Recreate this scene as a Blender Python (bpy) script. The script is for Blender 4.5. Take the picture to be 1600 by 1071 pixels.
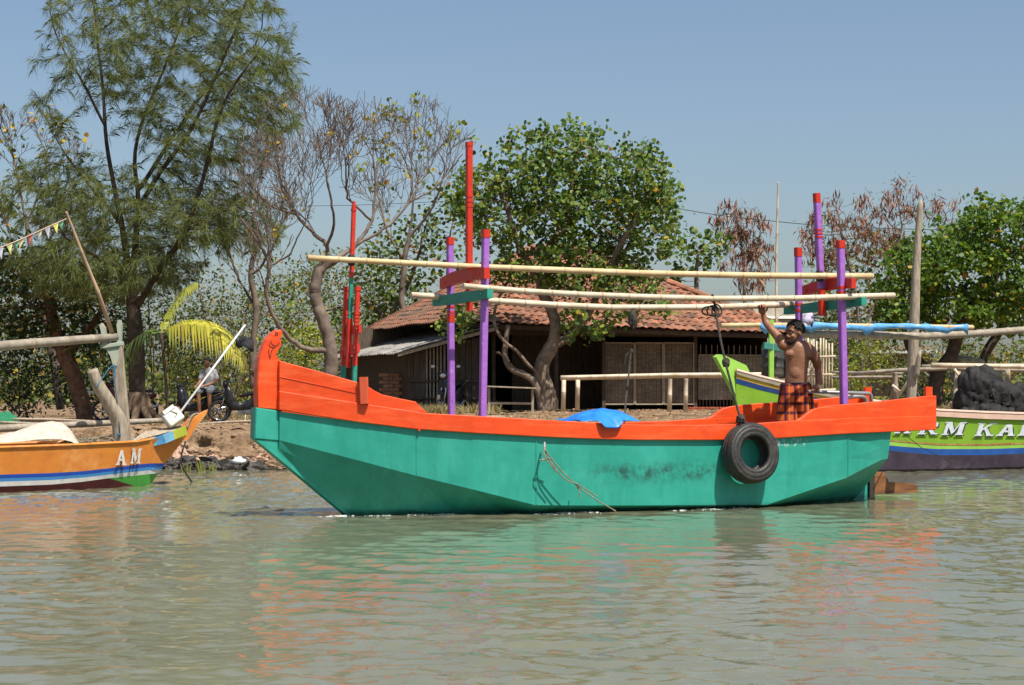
import bpy, math, random
import numpy as np
from mathutils import Vector, Matrix, noise as mnoise

random.seed(7); RS = np.random.RandomState(11)
SC = bpy.context.scene
COL = SC.collection
for _o in list(bpy.data.objects): bpy.data.objects.remove(_o)

# ------------------------------------------------------------------ camera, sky, sun, exposure
F = 2945.0; HZ = 614.0; CH = 1.2            # focal length in photo pixels, horizon row, eye height above the water
cd = bpy.data.cameras.new('camera'); cam = bpy.data.objects.new('camera', cd); COL.objects.link(cam)
cam.location = (0, 0, CH); cam.rotation_euler = (math.radians(90), 0, 0)
cd.sensor_width = 36; cd.lens = 36 * F / 1600; cd.shift_y = (HZ - 535.5) / 1600
cd.clip_start = 0.1; cd.clip_end = 3000
SC.camera = cam
SUN_EL = math.radians(61); SUN_AZ = (0.62, -0.785)
W = bpy.data.worlds.new('World'); SC.world = W; W.use_nodes = True
_n = W.node_tree.nodes; _n.clear()
_out = _n.new('ShaderNodeOutputWorld'); _bg = _n.new('ShaderNodeBackground'); _sk = _n.new('ShaderNodeTexSky')
_sk.sky_type = 'NISHITA'; _sk.sun_disc = False; _sk.sun_elevation = SUN_EL
_sk.sun_rotation = math.atan2(SUN_AZ[0], SUN_AZ[1]); _sk.air_density = 1.0; _sk.dust_density = 1.9; _sk.ozone_density = 2.6
_bg.inputs['Strength'].default_value = 0.088
W.node_tree.links.new(_sk.outputs[0], _bg.inputs[0]); W.node_tree.links.new(_bg.outputs[0], _out.inputs[0])
sl = bpy.data.lights.new('sun', 'SUN'); sun = bpy.data.objects.new('sun', sl); COL.objects.link(sun)
sl.energy = 4.8; sl.angle = math.radians(0.55); sl.color = (1.0, 0.95, 0.86)
_sd = Vector((SUN_AZ[0] * math.cos(SUN_EL), SUN_AZ[1] * math.cos(SUN_EL), math.sin(SUN_EL)))
sun.rotation_euler = _sd.to_track_quat('Z', 'Y').to_euler(); sun.location = (0, 0, 30)
SC.view_settings.view_transform = 'Standard'; SC.view_settings.look = 'None'
SC.view_settings.exposure = 0.45; SC.view_settings.gamma = 1.0; SC.view_settings.use_curve_mapping = False
SC.cycles.use_denoising = True
SC.cycles.max_bounces = 8; SC.cycles.diffuse_bounces = 3; SC.cycles.glossy_bounces = 3
SC.cycles.transparent_max_bounces = 8; SC.cycles.caustics_reflective = False; SC.cycles.caustics_refractive = False

# ------------------------------------------------------------------ helpers
WM = {}                                       # world matrix of each parent


def P(x, y, Y):                               # photo pixel + distance -> point of the place
    return Vector(((x - 800) / F * Y, Y, CH - (y - HZ) / F * Y))


class Frame:                                  # an upright frame: u along, v towards the viewer's side, z up
    def __init__(s, ox, oy, deg, flip=1):
        a = math.radians(deg); s.a = Vector((math.cos(a), math.sin(a))); s.O = Vector((ox, oy)); s.deg = deg
        s.n = Vector((math.sin(a), -math.cos(a))) * flip

    def pt(s, u, v, z):
        q = s.O + s.a * u + s.n * v
        return Vector((q.x, q.y, z))

    def hit(s, x, y, v):
        d = Vector(((x - 800) / F, 1.0)); t = (v + s.O.dot(s.n)) / d.dot(s.n)
        p = d * t
        return (p - s.O).dot(s.a), CH - (y - HZ) / F * t

    def trace(s, x, y, hf):                   # meet a curved side v = hf(u)
        v = 0.6
        for _ in range(25):
            u, z = s.hit(x, y, v); v = 0.5 * v + 0.5 * hf(u)
        return u, v, z

    def px(s, x, y, v):
        u, z = s.hit(x, y, v); return s.pt(u, v, z)


class MB:
    def __init__(s): s.v = []; s.f = []

    def add(s, vs, fs):
        o = len(s.v); s.v.extend([tuple(p) for p in vs]); s.f.extend([tuple(i + o for i in f) for f in fs]); return s

    def box(s, c, size, rot=None, taper=1.0):
        c = Vector(c); hx, hy, hz = size[0] / 2, size[1] / 2, size[2] / 2
        vs = []
        for z, t in ((-hz, 1.0), (hz, taper)):
            for x, y in ((-1, -1), (1, -1), (1, 1), (-1, 1)): vs.append(Vector((x * hx * t, y * hy * t, z)))
        if rot is not None: vs = [rot @ p for p in vs]
        return s.add([p + c for p in vs], [(3, 2, 1, 0), (4, 5, 6, 7), (0, 1, 5, 4), (1, 2, 6, 5), (2, 3, 7, 6), (3, 0, 4, 7)])

    def beam(s, a, b, w, h, up=(0, 0, 1), tw=0.0, ch=0.12):   # bar with chamfered long edges from a to b
        a = Vector(a); b = Vector(b); d = (b - a).normalized(); upv = Vector(up)
        if abs(d.dot(upv)) > 0.98: upv = Vector((0, 1, 0))
        sx = d.cross(upv).normalized(); sy = sx.cross(d).normalized()
        if tw: q = Matrix.Rotation(tw, 3, d); sx = q @ sx; sy = q @ sy
        c = ch * min(w, h); x, y = w / 2, h / 2
        pr = [(-x + c, -y), (x - c, -y), (x, -y + c), (x, y - c), (x - c, y), (-x + c, y), (-x, y - c), (-x, -y + c)]
        vs = [a + sx * p + sy * q for p, q in pr] + [b + sx * p + sy * q for p, q in pr]
        return s.add(vs, [tuple(range(7, -1, -1)), tuple(range(8, 16))] + [(i, (i + 1) % 8, 8 + (i + 1) % 8, 8 + i) for i in range(8)])

    def tube(s, pts, rad, n=8, cap=True):
        pts = [Vector(p) for p in pts]; m = len(pts)
        if not hasattr(rad, '__len__'): rad = [rad] * m
        vs = []; ref = None
        for i, p in enumerate(pts):
            d = (pts[min(i + 1, m - 1)] - pts[max(i - 1, 0)])
            if d.length < 1e-9: d = Vector((0, 0, 1))
            d.normalize()
            if ref is None: ref = Vector((0, 0, 1)) if abs(d.z) < 0.9 else Vector((1, 0, 0))
            x = d.cross(ref)
            if x.length < 1e-6: x = d.orthogonal()
            x.normalize(); y = x.cross(d).normalized(); ref = y
            for k in range(n):
                t = 2 * math.pi * k / n; vs.append(p + (x * math.cos(t) + y * math.sin(t)) * rad[i])
        fs = [(i * n + k, i * n + (k + 1) % n, (i + 1) * n + (k + 1) % n, (i + 1) * n + k) for i in range(m - 1) for k in range(n)]
        if cap: fs += [tuple(range(n - 1, -1, -1)), tuple((m - 1) * n + k for k in range(n))]
        return s.add(vs, fs)

    def prism(s, poly, off):                   # a flat outline given its thickness along off
        off = Vector(off); m = len(poly); vs = [Vector(p) for p in poly] + [Vector(p) + off for p in poly]
        return s.add(vs, [tuple(range(m)), tuple(range(2 * m - 1, m - 1, -1))] + [(i, i + m, (i + 1) % m + m, (i + 1) % m) for i in range(m)])

    def loft(s, rows, closed=False):
        n = len(rows[0]); vs = [p for r in rows for p in r]
        k = n if closed else n - 1
        return s.add(vs, [(i * n + j, i * n + (j + 1) % n, (i + 1) * n + (j + 1) % n, (i + 1) * n + j) for i in range(len(rows) - 1) for j in range(k)])

    def blob(s, c, r, nu=14, nv=9, amp=0.0, fr=2.0, seed=0, rot=None, flat=None):
        c = Vector(c); rows = []
        for j in range(nv + 1):
            th = math.pi * j / nv; row = []
            for i in range(nu):
                ph = 2 * math.pi * i / nu
                d = Vector((math.sin(th) * math.cos(ph), math.sin(th) * math.sin(ph), math.cos(th)))
                k = 1 + (amp * mnoise.noise(d * fr + Vector((seed * 7.3, seed * 3.1, 0))) if amp else 0)
                p = Vector((d.x * r[0] * k, d.y * r[1] * k, d.z * r[2] * k))
                if flat is not None and p.z < flat: p.z = flat
                if rot is not None: p = rot @ p
                row.append(c + p)
            rows.append(row)
        return s.loft(rows, True)

    def build(s, name, mat, parent=None, smooth=False, origin=None):
        vs = s.v
        if parent is not None:
            inv = WM[parent.name].inverted(); vs = [inv @ Vector(p) for p in vs]; loc = None
        else:
            if origin is None:
                a = np.array(vs); origin = ((a[:, 0].min() + a[:, 0].max()) / 2, (a[:, 1].min() + a[:, 1].max()) / 2, a[:, 2].min())
            loc = Vector(origin); vs = [Vector(p) - loc for p in vs]
        me = bpy.data.meshes.new(name); me.from_pydata([tuple(p) for p in vs], [], s.f); me.update()
        return link(name, me, mat, parent, loc, smooth)


def link(name, me, mat, parent=None, loc=None, smooth=False):
    if mat is not None and not me.materials: me.materials.append(mat)
    if smooth: me.polygons.foreach_set('use_smooth', [True] * len(me.polygons))
    o = bpy.data.objects.new(name, me); COL.objects.link(o)
    if parent is not None: o.parent = parent; WM[o.name] = WM[parent.name].copy()
    else:
        o.location = loc if loc is not None else (0, 0, 0); WM[o.name] = Matrix.Translation(o.location)
    return o


def npmesh(name, v, f, mat, parent=None, smooth=False, origin=None):   # fast build from numpy arrays, faces all of one size
    v = np.asarray(v, dtype=np.float64); f = np.asarray(f, dtype=np.int32)
    loc = None
    if parent is not None:
        m = np.array(WM[parent.name].inverted()); v = v @ m[:3, :3].T + m[:3, 3]
    elif origin is not None:
        loc = Vector(origin); v = v - np.array(origin)
    me = bpy.data.meshes.new(name); k = f.shape[1]
    me.vertices.add(len(v)); me.vertices.foreach_set('co', v.astype(np.float32).ravel())
    me.loops.add(f.size); me.loops.foreach_set('vertex_index', f.ravel())
    me.polygons.add(len(f)); me.polygons.foreach_set('loop_start', np.arange(0, f.size, k, dtype=np.int32))
    me.polygons.foreach_set('loop_total', np.full(len(f), k, dtype=np.int32)); me.update(calc_edges=True); me.validate()
    return link(name, me, mat, parent, loc, smooth)


def tag(o, label, cat, group=None, kind=None):
    if label: o['label'] = label
    if cat: o['category'] = cat
    if group: o['group'] = group
    if kind: o['kind'] = kind
    return o


def thing(name, loc, label, cat, group=None, rz=0.0):
    o = bpy.data.objects.new(name, None); COL.objects.link(o); o.location = loc; o.rotation_euler = (0, 0, rz); o.empty_display_size = 0.2
    WM[o.name] = Matrix.Translation(Vector(loc)) @ Matrix.Rotation(rz, 4, 'Z')
    return tag(o, label, cat, group)


def struct(o): o['kind'] = 'structure'; return o


def stuff(o): o['kind'] = 'stuff'; return o


def copy_tree(o, parent=None):
    c = o.copy(); COL.objects.link(c)
    if parent is not None: c.parent = parent
    for ch in list(o.children): copy_tree(ch, c)
    return c


def move(o, loc, rz): o.location = loc; o.rotation_euler = (0, 0, rz)


# ------------------------------------------------------------------ materials
MATS = {}


def nodes_of(name):
    m = bpy.data.materials.new(name); m.use_nodes = True
    nt = m.node_tree; return m, nt, nt.nodes, nt.links, nt.nodes['Principled BSDF']


def ramp(N, stops):
    r = N.new('ShaderNodeValToRGB'); e = r.color_ramp.elements
    while len(e) < len(stops): e.new(0.5)
    for k, (p, c) in enumerate(stops): e[k].position = p; e[k].color = (c[0], c[1], c[2], 1)
    return r


def M(name, c1, c2=None, scale=6.0, rough=0.6, bump=0.0, bscale=30.0, stretch=(1, 1, 1), spec=0.4, rand=0.0, detail=6, lo=0.35, hi=0.65, dirt=None, dscale=3.0, dlo=0.55, dhi=0.75, metal=0.0):
    if name in MATS: return MATS[name]
    m, nt, N, L, b = nodes_of(name)
    c2 = c2 or tuple(min(1, x * 0.78) for x in c1)
    tc = N.new('ShaderNodeTexCoord'); mp = N.new('ShaderNodeMapping'); mp.inputs['Scale'].default_value = stretch
    L.new(tc.outputs['Object'], mp.inputs[0])
    src = mp.outputs[0]
    if rand:
        oi = N.new('ShaderNodeObjectInfo'); vm = N.new('ShaderNodeVectorMath'); vm.operation = 'ADD'
        ml = N.new('ShaderNodeMath'); ml.operation = 'MULTIPLY'; ml.inputs[1].default_value = 37.0
        L.new(oi.outputs['Random'], ml.inputs[0]); L.new(src, vm.inputs[0]); L.new(ml.outputs[0], vm.inputs[1]); src = vm.outputs[0]
    no = N.new('ShaderNodeTexNoise'); no.inputs['Scale'].default_value = scale; no.inputs['Detail'].default_value = detail; no.inputs['Roughness'].default_value = 0.6
    L.new(src, no.inputs['Vector'])
    r = ramp(N, [(lo, c1), (hi, c2)]); L.new(no.outputs['Fac'], r.inputs[0]); col = r.outputs[0]
    if dirt:
        n2 = N.new('ShaderNodeTexNoise'); n2.inputs['Scale'].default_value = dscale; n2.inputs['Detail'].default_value = 9; n2.inputs['Roughness'].default_value = 0.7
        L.new(src, n2.inputs['Vector']); r2 = ramp(N, [(dlo, (0, 0, 0)), (dhi, (1, 1, 1))]); L.new(n2.outputs['Fac'], r2.inputs[0])
        mx = N.new('ShaderNodeMixRGB'); mx.inputs[2].default_value = (*dirt, 1); L.new(r2.outputs[0], mx.inputs[0]); L.new(col, mx.inputs[1]); col = mx.outputs[0]
    if rand:
        hs = N.new('ShaderNodeHueSaturation'); mr = N.new('ShaderNodeMapRange'); mr.inputs[3].default_value = 1 - rand; mr.inputs[4].default_value = 1 + rand
        L.new(oi.outputs['Random'], mr.inputs[0]); L.new(mr.outputs[0], hs.inputs['Value']); L.new(col, hs.inputs['Color']); col = hs.outputs[0]
    L.new(col, b.inputs['Base Color']); b.inputs['Roughness'].default_value = rough; b.inputs['Specular IOR Level'].default_value = spec; b.inputs['Metallic'].default_value = metal
    if bump:
        n3 = N.new('ShaderNodeTexNoise'); n3.inputs['Scale'].default_value = bscale; n3.inputs['Detail'].default_value = 5
        L.new(src, n3.inputs['Vector']); bp = N.new('ShaderNodeBump'); bp.inputs['Strength'].default_value = bump; bp.inputs['Distance'].default_value = 0.02
        L.new(n3.outputs['Fac'], bp.inputs['Height']); L.new(bp.outputs[0], b.inputs['Normal'])
    MATS[name] = m; return m


def leafmat(name, stops, trans=0.35, rough=0.5, spec=0.3):      # every leaf picks its own colour
    if name in MATS: return MATS[name]
    m, nt, N, L, b = nodes_of(name)
    g = N.new('ShaderNodeNewGeometry'); r = ramp(N, stops); r.color_ramp.interpolation = 'LINEAR'
    L.new(g.outputs['Random Per Island'], r.inputs[0]); L.new(r.outputs[0], b.inputs['Base Color'])
    b.inputs['Roughness'].default_value = rough; b.inputs['Specular IOR Level'].default_value = spec
    t = N.new('ShaderNodeBsdfTranslucent'); mx = N.new('ShaderNodeMixShader'); mx.inputs[0].default_value = trans
    hs = N.new('ShaderNodeHueSaturation'); hs.inputs['Value'].default_value = 1.25; hs.inputs['Saturation'].default_value = 1.1
    L.new(r.outputs[0], hs.inputs['Color']); L.new(hs.outputs[0], t.inputs[0])
    L.new(b.outputs[0], mx.inputs[1]); L.new(t.outputs[0], mx.inputs[2]); L.new(mx.outputs[0], N['Material Output'].inputs[0])
    MATS[name] = m; return m


# value noise on numpy grids
_T = RS.rand(256, 256)


def vnoise(x, y):
    xi = np.floor(x).astype(int); yi = np.floor(y).astype(int); fx = x - xi; fy = y - yi
    fx = fx * fx * (3 - 2 * fx); fy = fy * fy * (3 - 2 * fy)
    a = _T[xi & 255, yi & 255]; b = _T[(xi + 1) & 255, yi & 255]; c = _T[xi & 255, (yi + 1) & 255]; d = _T[(xi + 1) & 255, (yi + 1) & 255]
    return (a * (1 - fx) + b * fx) * (1 - fy) + (c * (1 - fx) + d * fx) * fy - 0.5


def fbm(x, y, o=4):
    s = 0; k = 1.0
    for i in range(o): s = s + vnoise(x * 2 ** i + 17 * i, y * 2 ** i + 5 * i) * k; k *= 0.5
    return s
# ------------------------------------------------------------------ ground, bank and water
def bank_edge(X): return 29.45 + 0.16 * np.sin(X * 0.9 + 1) + 0.1 * np.sin(X * 2.3) + np.where(X > 3, (X - 3) * 0.22, 0) + 0.35 * vnoise(X * 1.3, X * 0 + 3)


def ground_z(X, Y, rough=True):
    X = np.asarray(X, float); Y = np.asarray(Y, float)
    t = Y - bank_edge(X)
    far = np.interp(X, [-9, -5, -2.5, 1, 9], [0.42, 0.45, 0.66, 0.74, 0.72])
    z = np.interp(t, [-40, -6, -1.2, 0, 0.3, 0.85, 1.0, 1.12, 1.35, 2.0], [-1.6, -1.2, -0.3, -0.02, 0.07, 0.3, 0.36, 0.52, 0.6, 0.63])
    k = np.clip((t - 2) / 14, 0, 1); z = z * (1 - k) + far * k
    if rough:
        w = np.clip(np.interp(t, [-1, 0.2, 1.2, 2.2, 6, 60], [0.2, 1, 1.3, 0.5, 0.35, 0.6]), 0, 2)
        z = z + w * (0.10 * fbm(X * 2.1, Y * 2.3, 4) + 0.05 * fbm(X * 9, Y * 9, 2) * (t < 8))
    return z


xs = np.concatenate([[-900, -400, -150, -70, -40, -26, -20], np.arange(-16, 16.01, 0.085), [20, 26, 40, 70, 150, 400, 900]])
ys = np.concatenate([[-60, -20, 0, 15, 24], np.arange(27, 28.6, 0.2), np.arange(28.6, 33.0, 0.05), np.arange(33, 62, 0.3), [66, 72, 80, 95, 120, 160, 230, 400, 700, 1500]])
GX, GY = np.meshgrid(xs, ys); GZ = ground_z(GX, GY)
nxg, nyg = len(xs), len(ys)
# undercut, crumbling face of the bank
tt = GY - bank_edge(GX); GY = GY + np.where((tt > 0.6) & (tt < 1.6), 0.34 * fbm(GX * 2.2, GZ * 6, 4), 0)
idx = np.arange(nxg * nyg).reshape(nyg, nxg)
fq = np.stack([idx[:-1, :-1], idx[:-1, 1:], idx[1:, 1:], idx[1:, :-1]], -1).reshape(-1, 4)
m, nt, N, L, b = nodes_of('bank_soil')
tc = N.new('ShaderNodeTexCoord'); n1 = N.new('ShaderNodeTexNoise'); n1.inputs['Scale'].default_value = 1.3; n1.inputs['Detail'].default_value = 10; n1.inputs['Roughness'].default_value = 0.72
L.new(tc.outputs['Object'], n1.inputs['Vector'])
r1 = ramp(N, [(0.3, (0.11, 0.072, 0.042)), (0.5, (0.25, 0.172, 0.105)), (0.7, (0.38, 0.285, 0.19))]); L.new(n1.outputs['Fac'], r1.inputs[0])
sep = N.new('ShaderNodeSeparateXYZ'); L.new(tc.outputs['Object'], sep.inputs[0])
mr = N.new('ShaderNodeMapRange'); mr.inputs[1].default_value = 0.02; mr.inputs[2].default_value = 0.2; L.new(sep.outputs[2], mr.inputs[0])   # wet at the waterline
mx = N.new('ShaderNodeMixRGB'); mx.inputs[1].default_value = (0.045, 0.038, 0.028, 1); L.new(mr.outputs[0], mx.inputs[0]); L.new(r1.outputs[0], mx.inputs[2])
n2 = N.new('ShaderNodeTexNoise'); n2.inputs['Scale'].default_value = 14; n2.inputs['Detail'].default_value = 8; L.new(tc.outputs['Object'], n2.inputs['Vector'])
r2 = ramp(N, [(0.35, (0.55, 0.5, 0.45)), (0.65, (1.15, 1.1, 1.05))]); L.new(n2.outputs['Fac'], r2.inputs[0])
mm = N.new('ShaderNodeMixRGB'); mm.blend_type = 'MULTIPLY'; mm.inputs[0].default_value = 0.8; L.new(mx.outputs[0], mm.inputs[1]); L.new(r2.outputs[0], mm.inputs[2])
L.new(mm.outputs[0], b.inputs['Base Color']); b.inputs['Roughness'].default_value = 0.95; b.inputs['Specular IOR Level'].default_value = 0.1
bp = N.new('ShaderNodeBump'); bp.inputs['Strength'].default_value = 0.8; bp.inputs['Distance'].default_value = 0.05; L.new(n2.outputs['Fac'], bp.inputs['Height']); L.new(bp.outputs[0], b.inputs['Normal'])
ground = npmesh('ground', np.stack([GX, GY, GZ], -1).reshape(-1, 3), fq, m, smooth=True); struct(ground)


def gz(x, y): return float(ground_z(np.array([x]), np.array([y]))[0])


# river: a real rippled surface, fine near the viewer
wy = [-40.0, -10, 0, 4]; y_ = 6.5
while y_ < 33: wy.append(y_); y_ += 0.012 + 0.00028 * y_ * y_
wy = np.array(wy + [34.0]); wx = np.linspace(-1, 1, 620)
half = np.clip(wy * 0.30 + 1.0, 8, 60); half[wy < 5] = 60
WX = wx[None, :] * half[:, None]; WY = np.repeat(wy[:, None], len(wx), 1); WZ = np.zeros_like(WX)
for k in range(84):
    big = k < 46
    lam = 0.12 * (5.5 ** RS.rand()) if big else 0.08 * (2.4 ** RS.rand()); ang = RS.normal(math.pi / 2 - 0.12, 0.78 if big else 1.0)
    q = 2 * math.pi / lam; amp = (0.025 if big else 0.018) * (0.5 + RS.rand()) / q
    ph = RS.rand() * 6.28 + 2.2 * vnoise(WX * 0.45 + k, WY * 0.3 + 3 * k)
    WZ += amp * np.sin(q * (WX * math.cos(ang) + WY * math.sin(ang)) + ph)
gust = 0.9 + 1.1 * fbm(WX * 0.22 + 4, WY * 0.12, 3)
WZ *= np.clip(gust, 0.35, 1.5)
WZ[wy < 5] = 0
iw = np.arange(WX.size).reshape(WX.shape)
fw = np.stack([iw[:-1, :-1], iw[:-1, 1:], iw[1:, 1:], iw[1:, :-1]], -1).reshape(-1, 4)
m, nt, N, L, b = nodes_of('river_water')
tc = N.new('ShaderNodeTexCoord'); n1 = N.new('ShaderNodeTexNoise'); n1.inputs['Scale'].default_value = 0.5; n1.inputs['Detail'].default_value = 5; L.new(tc.outputs['Object'], n1.inputs['Vector'])
r1 = ramp(N, [(0.3, (0.145, 0.145, 0.089)), (0.7, (0.175, 0.172, 0.108))]); L.new(n1.outputs['Fac'], r1.inputs[0]); L.new(r1.outputs[0], b.inputs['Base Color'])
b.inputs['Roughness'].default_value = 0.06; b.inputs['IOR'].default_value = 1.33; b.inputs['Specular IOR Level'].default_value = 0.5
mp = N.new('ShaderNodeMapping'); mp.inputs['Scale'].default_value = (0.6, 1.3, 1); L.new(tc.outputs['Object'], mp.inputs[0])
n2 = N.new('ShaderNodeTexNoise'); n2.inputs['Scale'].default_value = 9; n2.inputs['Detail'].default_value = 4; L.new(mp.outputs[0], n2.inputs['Vector'])
bp = N.new('ShaderNodeBump'); bp.inputs['Strength'].default_value = 0.10; bp.inputs['Distance'].default_value = 0.03; L.new(n2.outputs['Fac'], bp.inputs['Height']); L.new(bp.outputs[0], b.inputs['Normal'])
water = npmesh('water', np.stack([WX, WY, WZ], -1).reshape(-1, 3), fw, m, smooth=True); struct(water)


def water_z(x, y):
    j = int(np.argmin(np.abs(wy - y))); i = int(np.argmin(np.abs(WX[j] - x))); return float(WZ[j, i])


# ------------------------------------------------------------------ common materials
green_paint = None
BAMBOO = M('pale_bamboo', (0.62, 0.47, 0.27), (0.5, 0.35, 0.17), scale=5, rough=0.5, stretch=(1, 1, 1), dirt=(0.3, 0.22, 0.13), dlo=0.6, dhi=0.85, rand=0.08)
BAMBOO_W = M('bleached_bamboo', (0.66, 0.56, 0.42), (0.5, 0.4, 0.27), scale=5, rough=0.55, dirt=(0.3, 0.25, 0.18), dlo=0.58, dhi=0.85, rand=0.08)
BAMBOO_G = M('weathered_bamboo', (0.36, 0.31, 0.24), (0.22, 0.18, 0.135), scale=7, rough=0.7, dirt=(0.5, 0.46, 0.4), dlo=0.58, dhi=0.8, rand=0.1)
GREYWOOD = M('grey_timber', (0.42, 0.35, 0.26), (0.25, 0.2, 0.145), scale=9, rough=0.8, stretch=(3, 3, 0.5), bump=0.5, bscale=18, rand=0.08)
BARK = M('grey_brown_bark', (0.23, 0.165, 0.11), (0.09, 0.062, 0.042), scale=7, rough=0.95, stretch=(1, 1, 0.35), bump=0.9, bscale=10, spec=0.1)
BARK_P = M('pale_bark', (0.26, 0.2, 0.15), (0.11, 0.082, 0.06), scale=5, rough=0.95, bump=0.8, bscale=9, spec=0.1)
BARK_D = M('dark_bark', (0.10, 0.078, 0.058), (0.045, 0.035, 0.027), scale=6, rough=0.95, bump=0.6, bscale=9, spec=0.1)
ROPE_D = M('dark_rope', (0.028, 0.025, 0.022), (0.06, 0.052, 0.042), scale=40, rough=0.9)
ROPE_P = M('pale_rope', (0.3, 0.26, 0.18), (0.16, 0.14, 0.1), scale=40, rough=0.9)
RUBBER = M('worn_rubber', (0.02, 0.02, 0.02), (0.05, 0.046, 0.04), scale=9, rough=0.52, bump=0.3, bscale=30, dirt=(0.13, 0.105, 0.075), dlo=0.55, dhi=0.78)
BLUETARP = M('blue_tarpaulin', (0.012, 0.15, 0.62), (0.03, 0.24, 0.72), scale=6, rough=0.35, bump=0.3, bscale=12)


NODE_D = M('bamboo_node', (0.36, 0.27, 0.165), (0.46, 0.35, 0.22), scale=20, rough=0.7)


def chips(m, colour, scale, lo, hi, stretch=(1, 1, 1)):      # worn spots laid over a paint
    N = m.node_tree.nodes; L = m.node_tree.links; b = N['Principled BSDF']; src = b.inputs['Base Color'].links[0].from_socket
    tc = N.new('ShaderNodeTexCoord'); mp = N.new('ShaderNodeMapping'); mp.inputs['Scale'].default_value = stretch; L.new(tc.outputs['Object'], mp.inputs[0])
    n = N.new('ShaderNodeTexNoise'); n.inputs['Scale'].default_value = scale; n.inputs['Detail'].default_value = 8; n.inputs['Roughness'].default_value = 0.7; L.new(mp.outputs[0], n.inputs['Vector'])
    r = ramp(N, [(lo, (0, 0, 0)), (hi, (1, 1, 1))]); L.new(n.outputs['Fac'], r.inputs[0]); mx = N.new('ShaderNodeMixRGB'); mx.inputs[2].default_value = (*colour, 1)
    L.new(r.outputs[0], mx.inputs[0]); L.new(src, mx.inputs[1]); L.new(mx.outputs[0], b.inputs['Base Color']); return m


def bamboo(name, pts, r0, r1, mat, label=None, group=None, node=0.34, cat='bamboo pole', parent=None, n=8):
    pts = [Vector(p) for p in pts]
    L_ = [0.0]
    for a, c in zip(pts, pts[1:]): L_.append(L_[-1] + (c - a).length)
    tot = L_[-1]; out = []; rad = []

    def at(s):
        for i in range(len(pts) - 1):
            if s <= L_[i + 1] or i == len(pts) - 2:
                k = (s - L_[i]) / max(1e-6, L_[i + 1] - L_[i]); return pts[i].lerp(pts[i + 1], k)
    s = 0.0; first = True
    while s < tot:
        r = r0 + (r1 - r0) * s / tot
        if not first:
            for ds, k in ((-0.018, 1.0), (-0.006, 1.13), (0.004, 0.97), (0.012, 1.09), (0.022, 1.0)): out.append(at(min(tot, max(0, s + ds)))); rad.append(r * k)
        else: out.append(at(0)); rad.append(r)
        first = False; s += node * random.uniform(0.8, 1.2)
    out.append(at(tot)); rad.append(r1)
    o = MB().tube(out, rad, n).build(name, mat, parent, smooth=False)
    o.data.materials.append(NODE_D); dark = {1 + 5 * k + j for k in range(len(out) // 5) for j in (1, 2)}
    for i_, p in enumerate(o.data.polygons):
        p.use_smooth = len(p.vertices) == 4
        if len(p.vertices) == 4 and (i_ // n) in dark: p.material_index = 1
    if label: tag(o, label, cat, group)
    return o


def smooth_path(pts, sub=6):                  # Catmull-Rom through the given points
    pts = [Vector(p) for p in pts]; out = []
    q = [pts[0] * 2 - pts[1]] + pts + [pts[-1] * 2 - pts[-2]]
    for i in range(1, len(q) - 2):
        for k in range(sub):
            t = k / sub; a, b_, c, d = q[i - 1], q[i], q[i + 1], q[i + 2]
            out.append(0.5 * ((2 * b_) + (c - a) * t + (2 * a - 5 * b_ + 4 * c - d) * t * t + (3 * b_ - a - 3 * c + d) * t ** 3))
    out.append(pts[-1]); return out
# ------------------------------------------------------------------ the green and orange boat
B = Frame(-1.63, 18.5, 27.0)
_hu = [-0.80, 0.0, 1.0, 1.9, 3.0, 4.5, 5.6, 6.7, 7.5]; _hh = [0.065, 0.42, 0.72, 0.84, 0.88, 0.88, 0.82, 0.66, 0.55]
hb = lambda u: float(np.interp(u, _hu, _hh))
hc = lambda u: float(np.interp(u, _hu, [0.062, 0.41, 0.70, 0.82, 0.86, 0.86, 0.78, 0.58, 0.45]))
boat = thing('wooden_boat', B.pt(0, 0, 0), 'green hulled wooden boat with orange bulwarks and purple posts, under way mid-river', 'boat', rz=math.radians(27))


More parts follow.
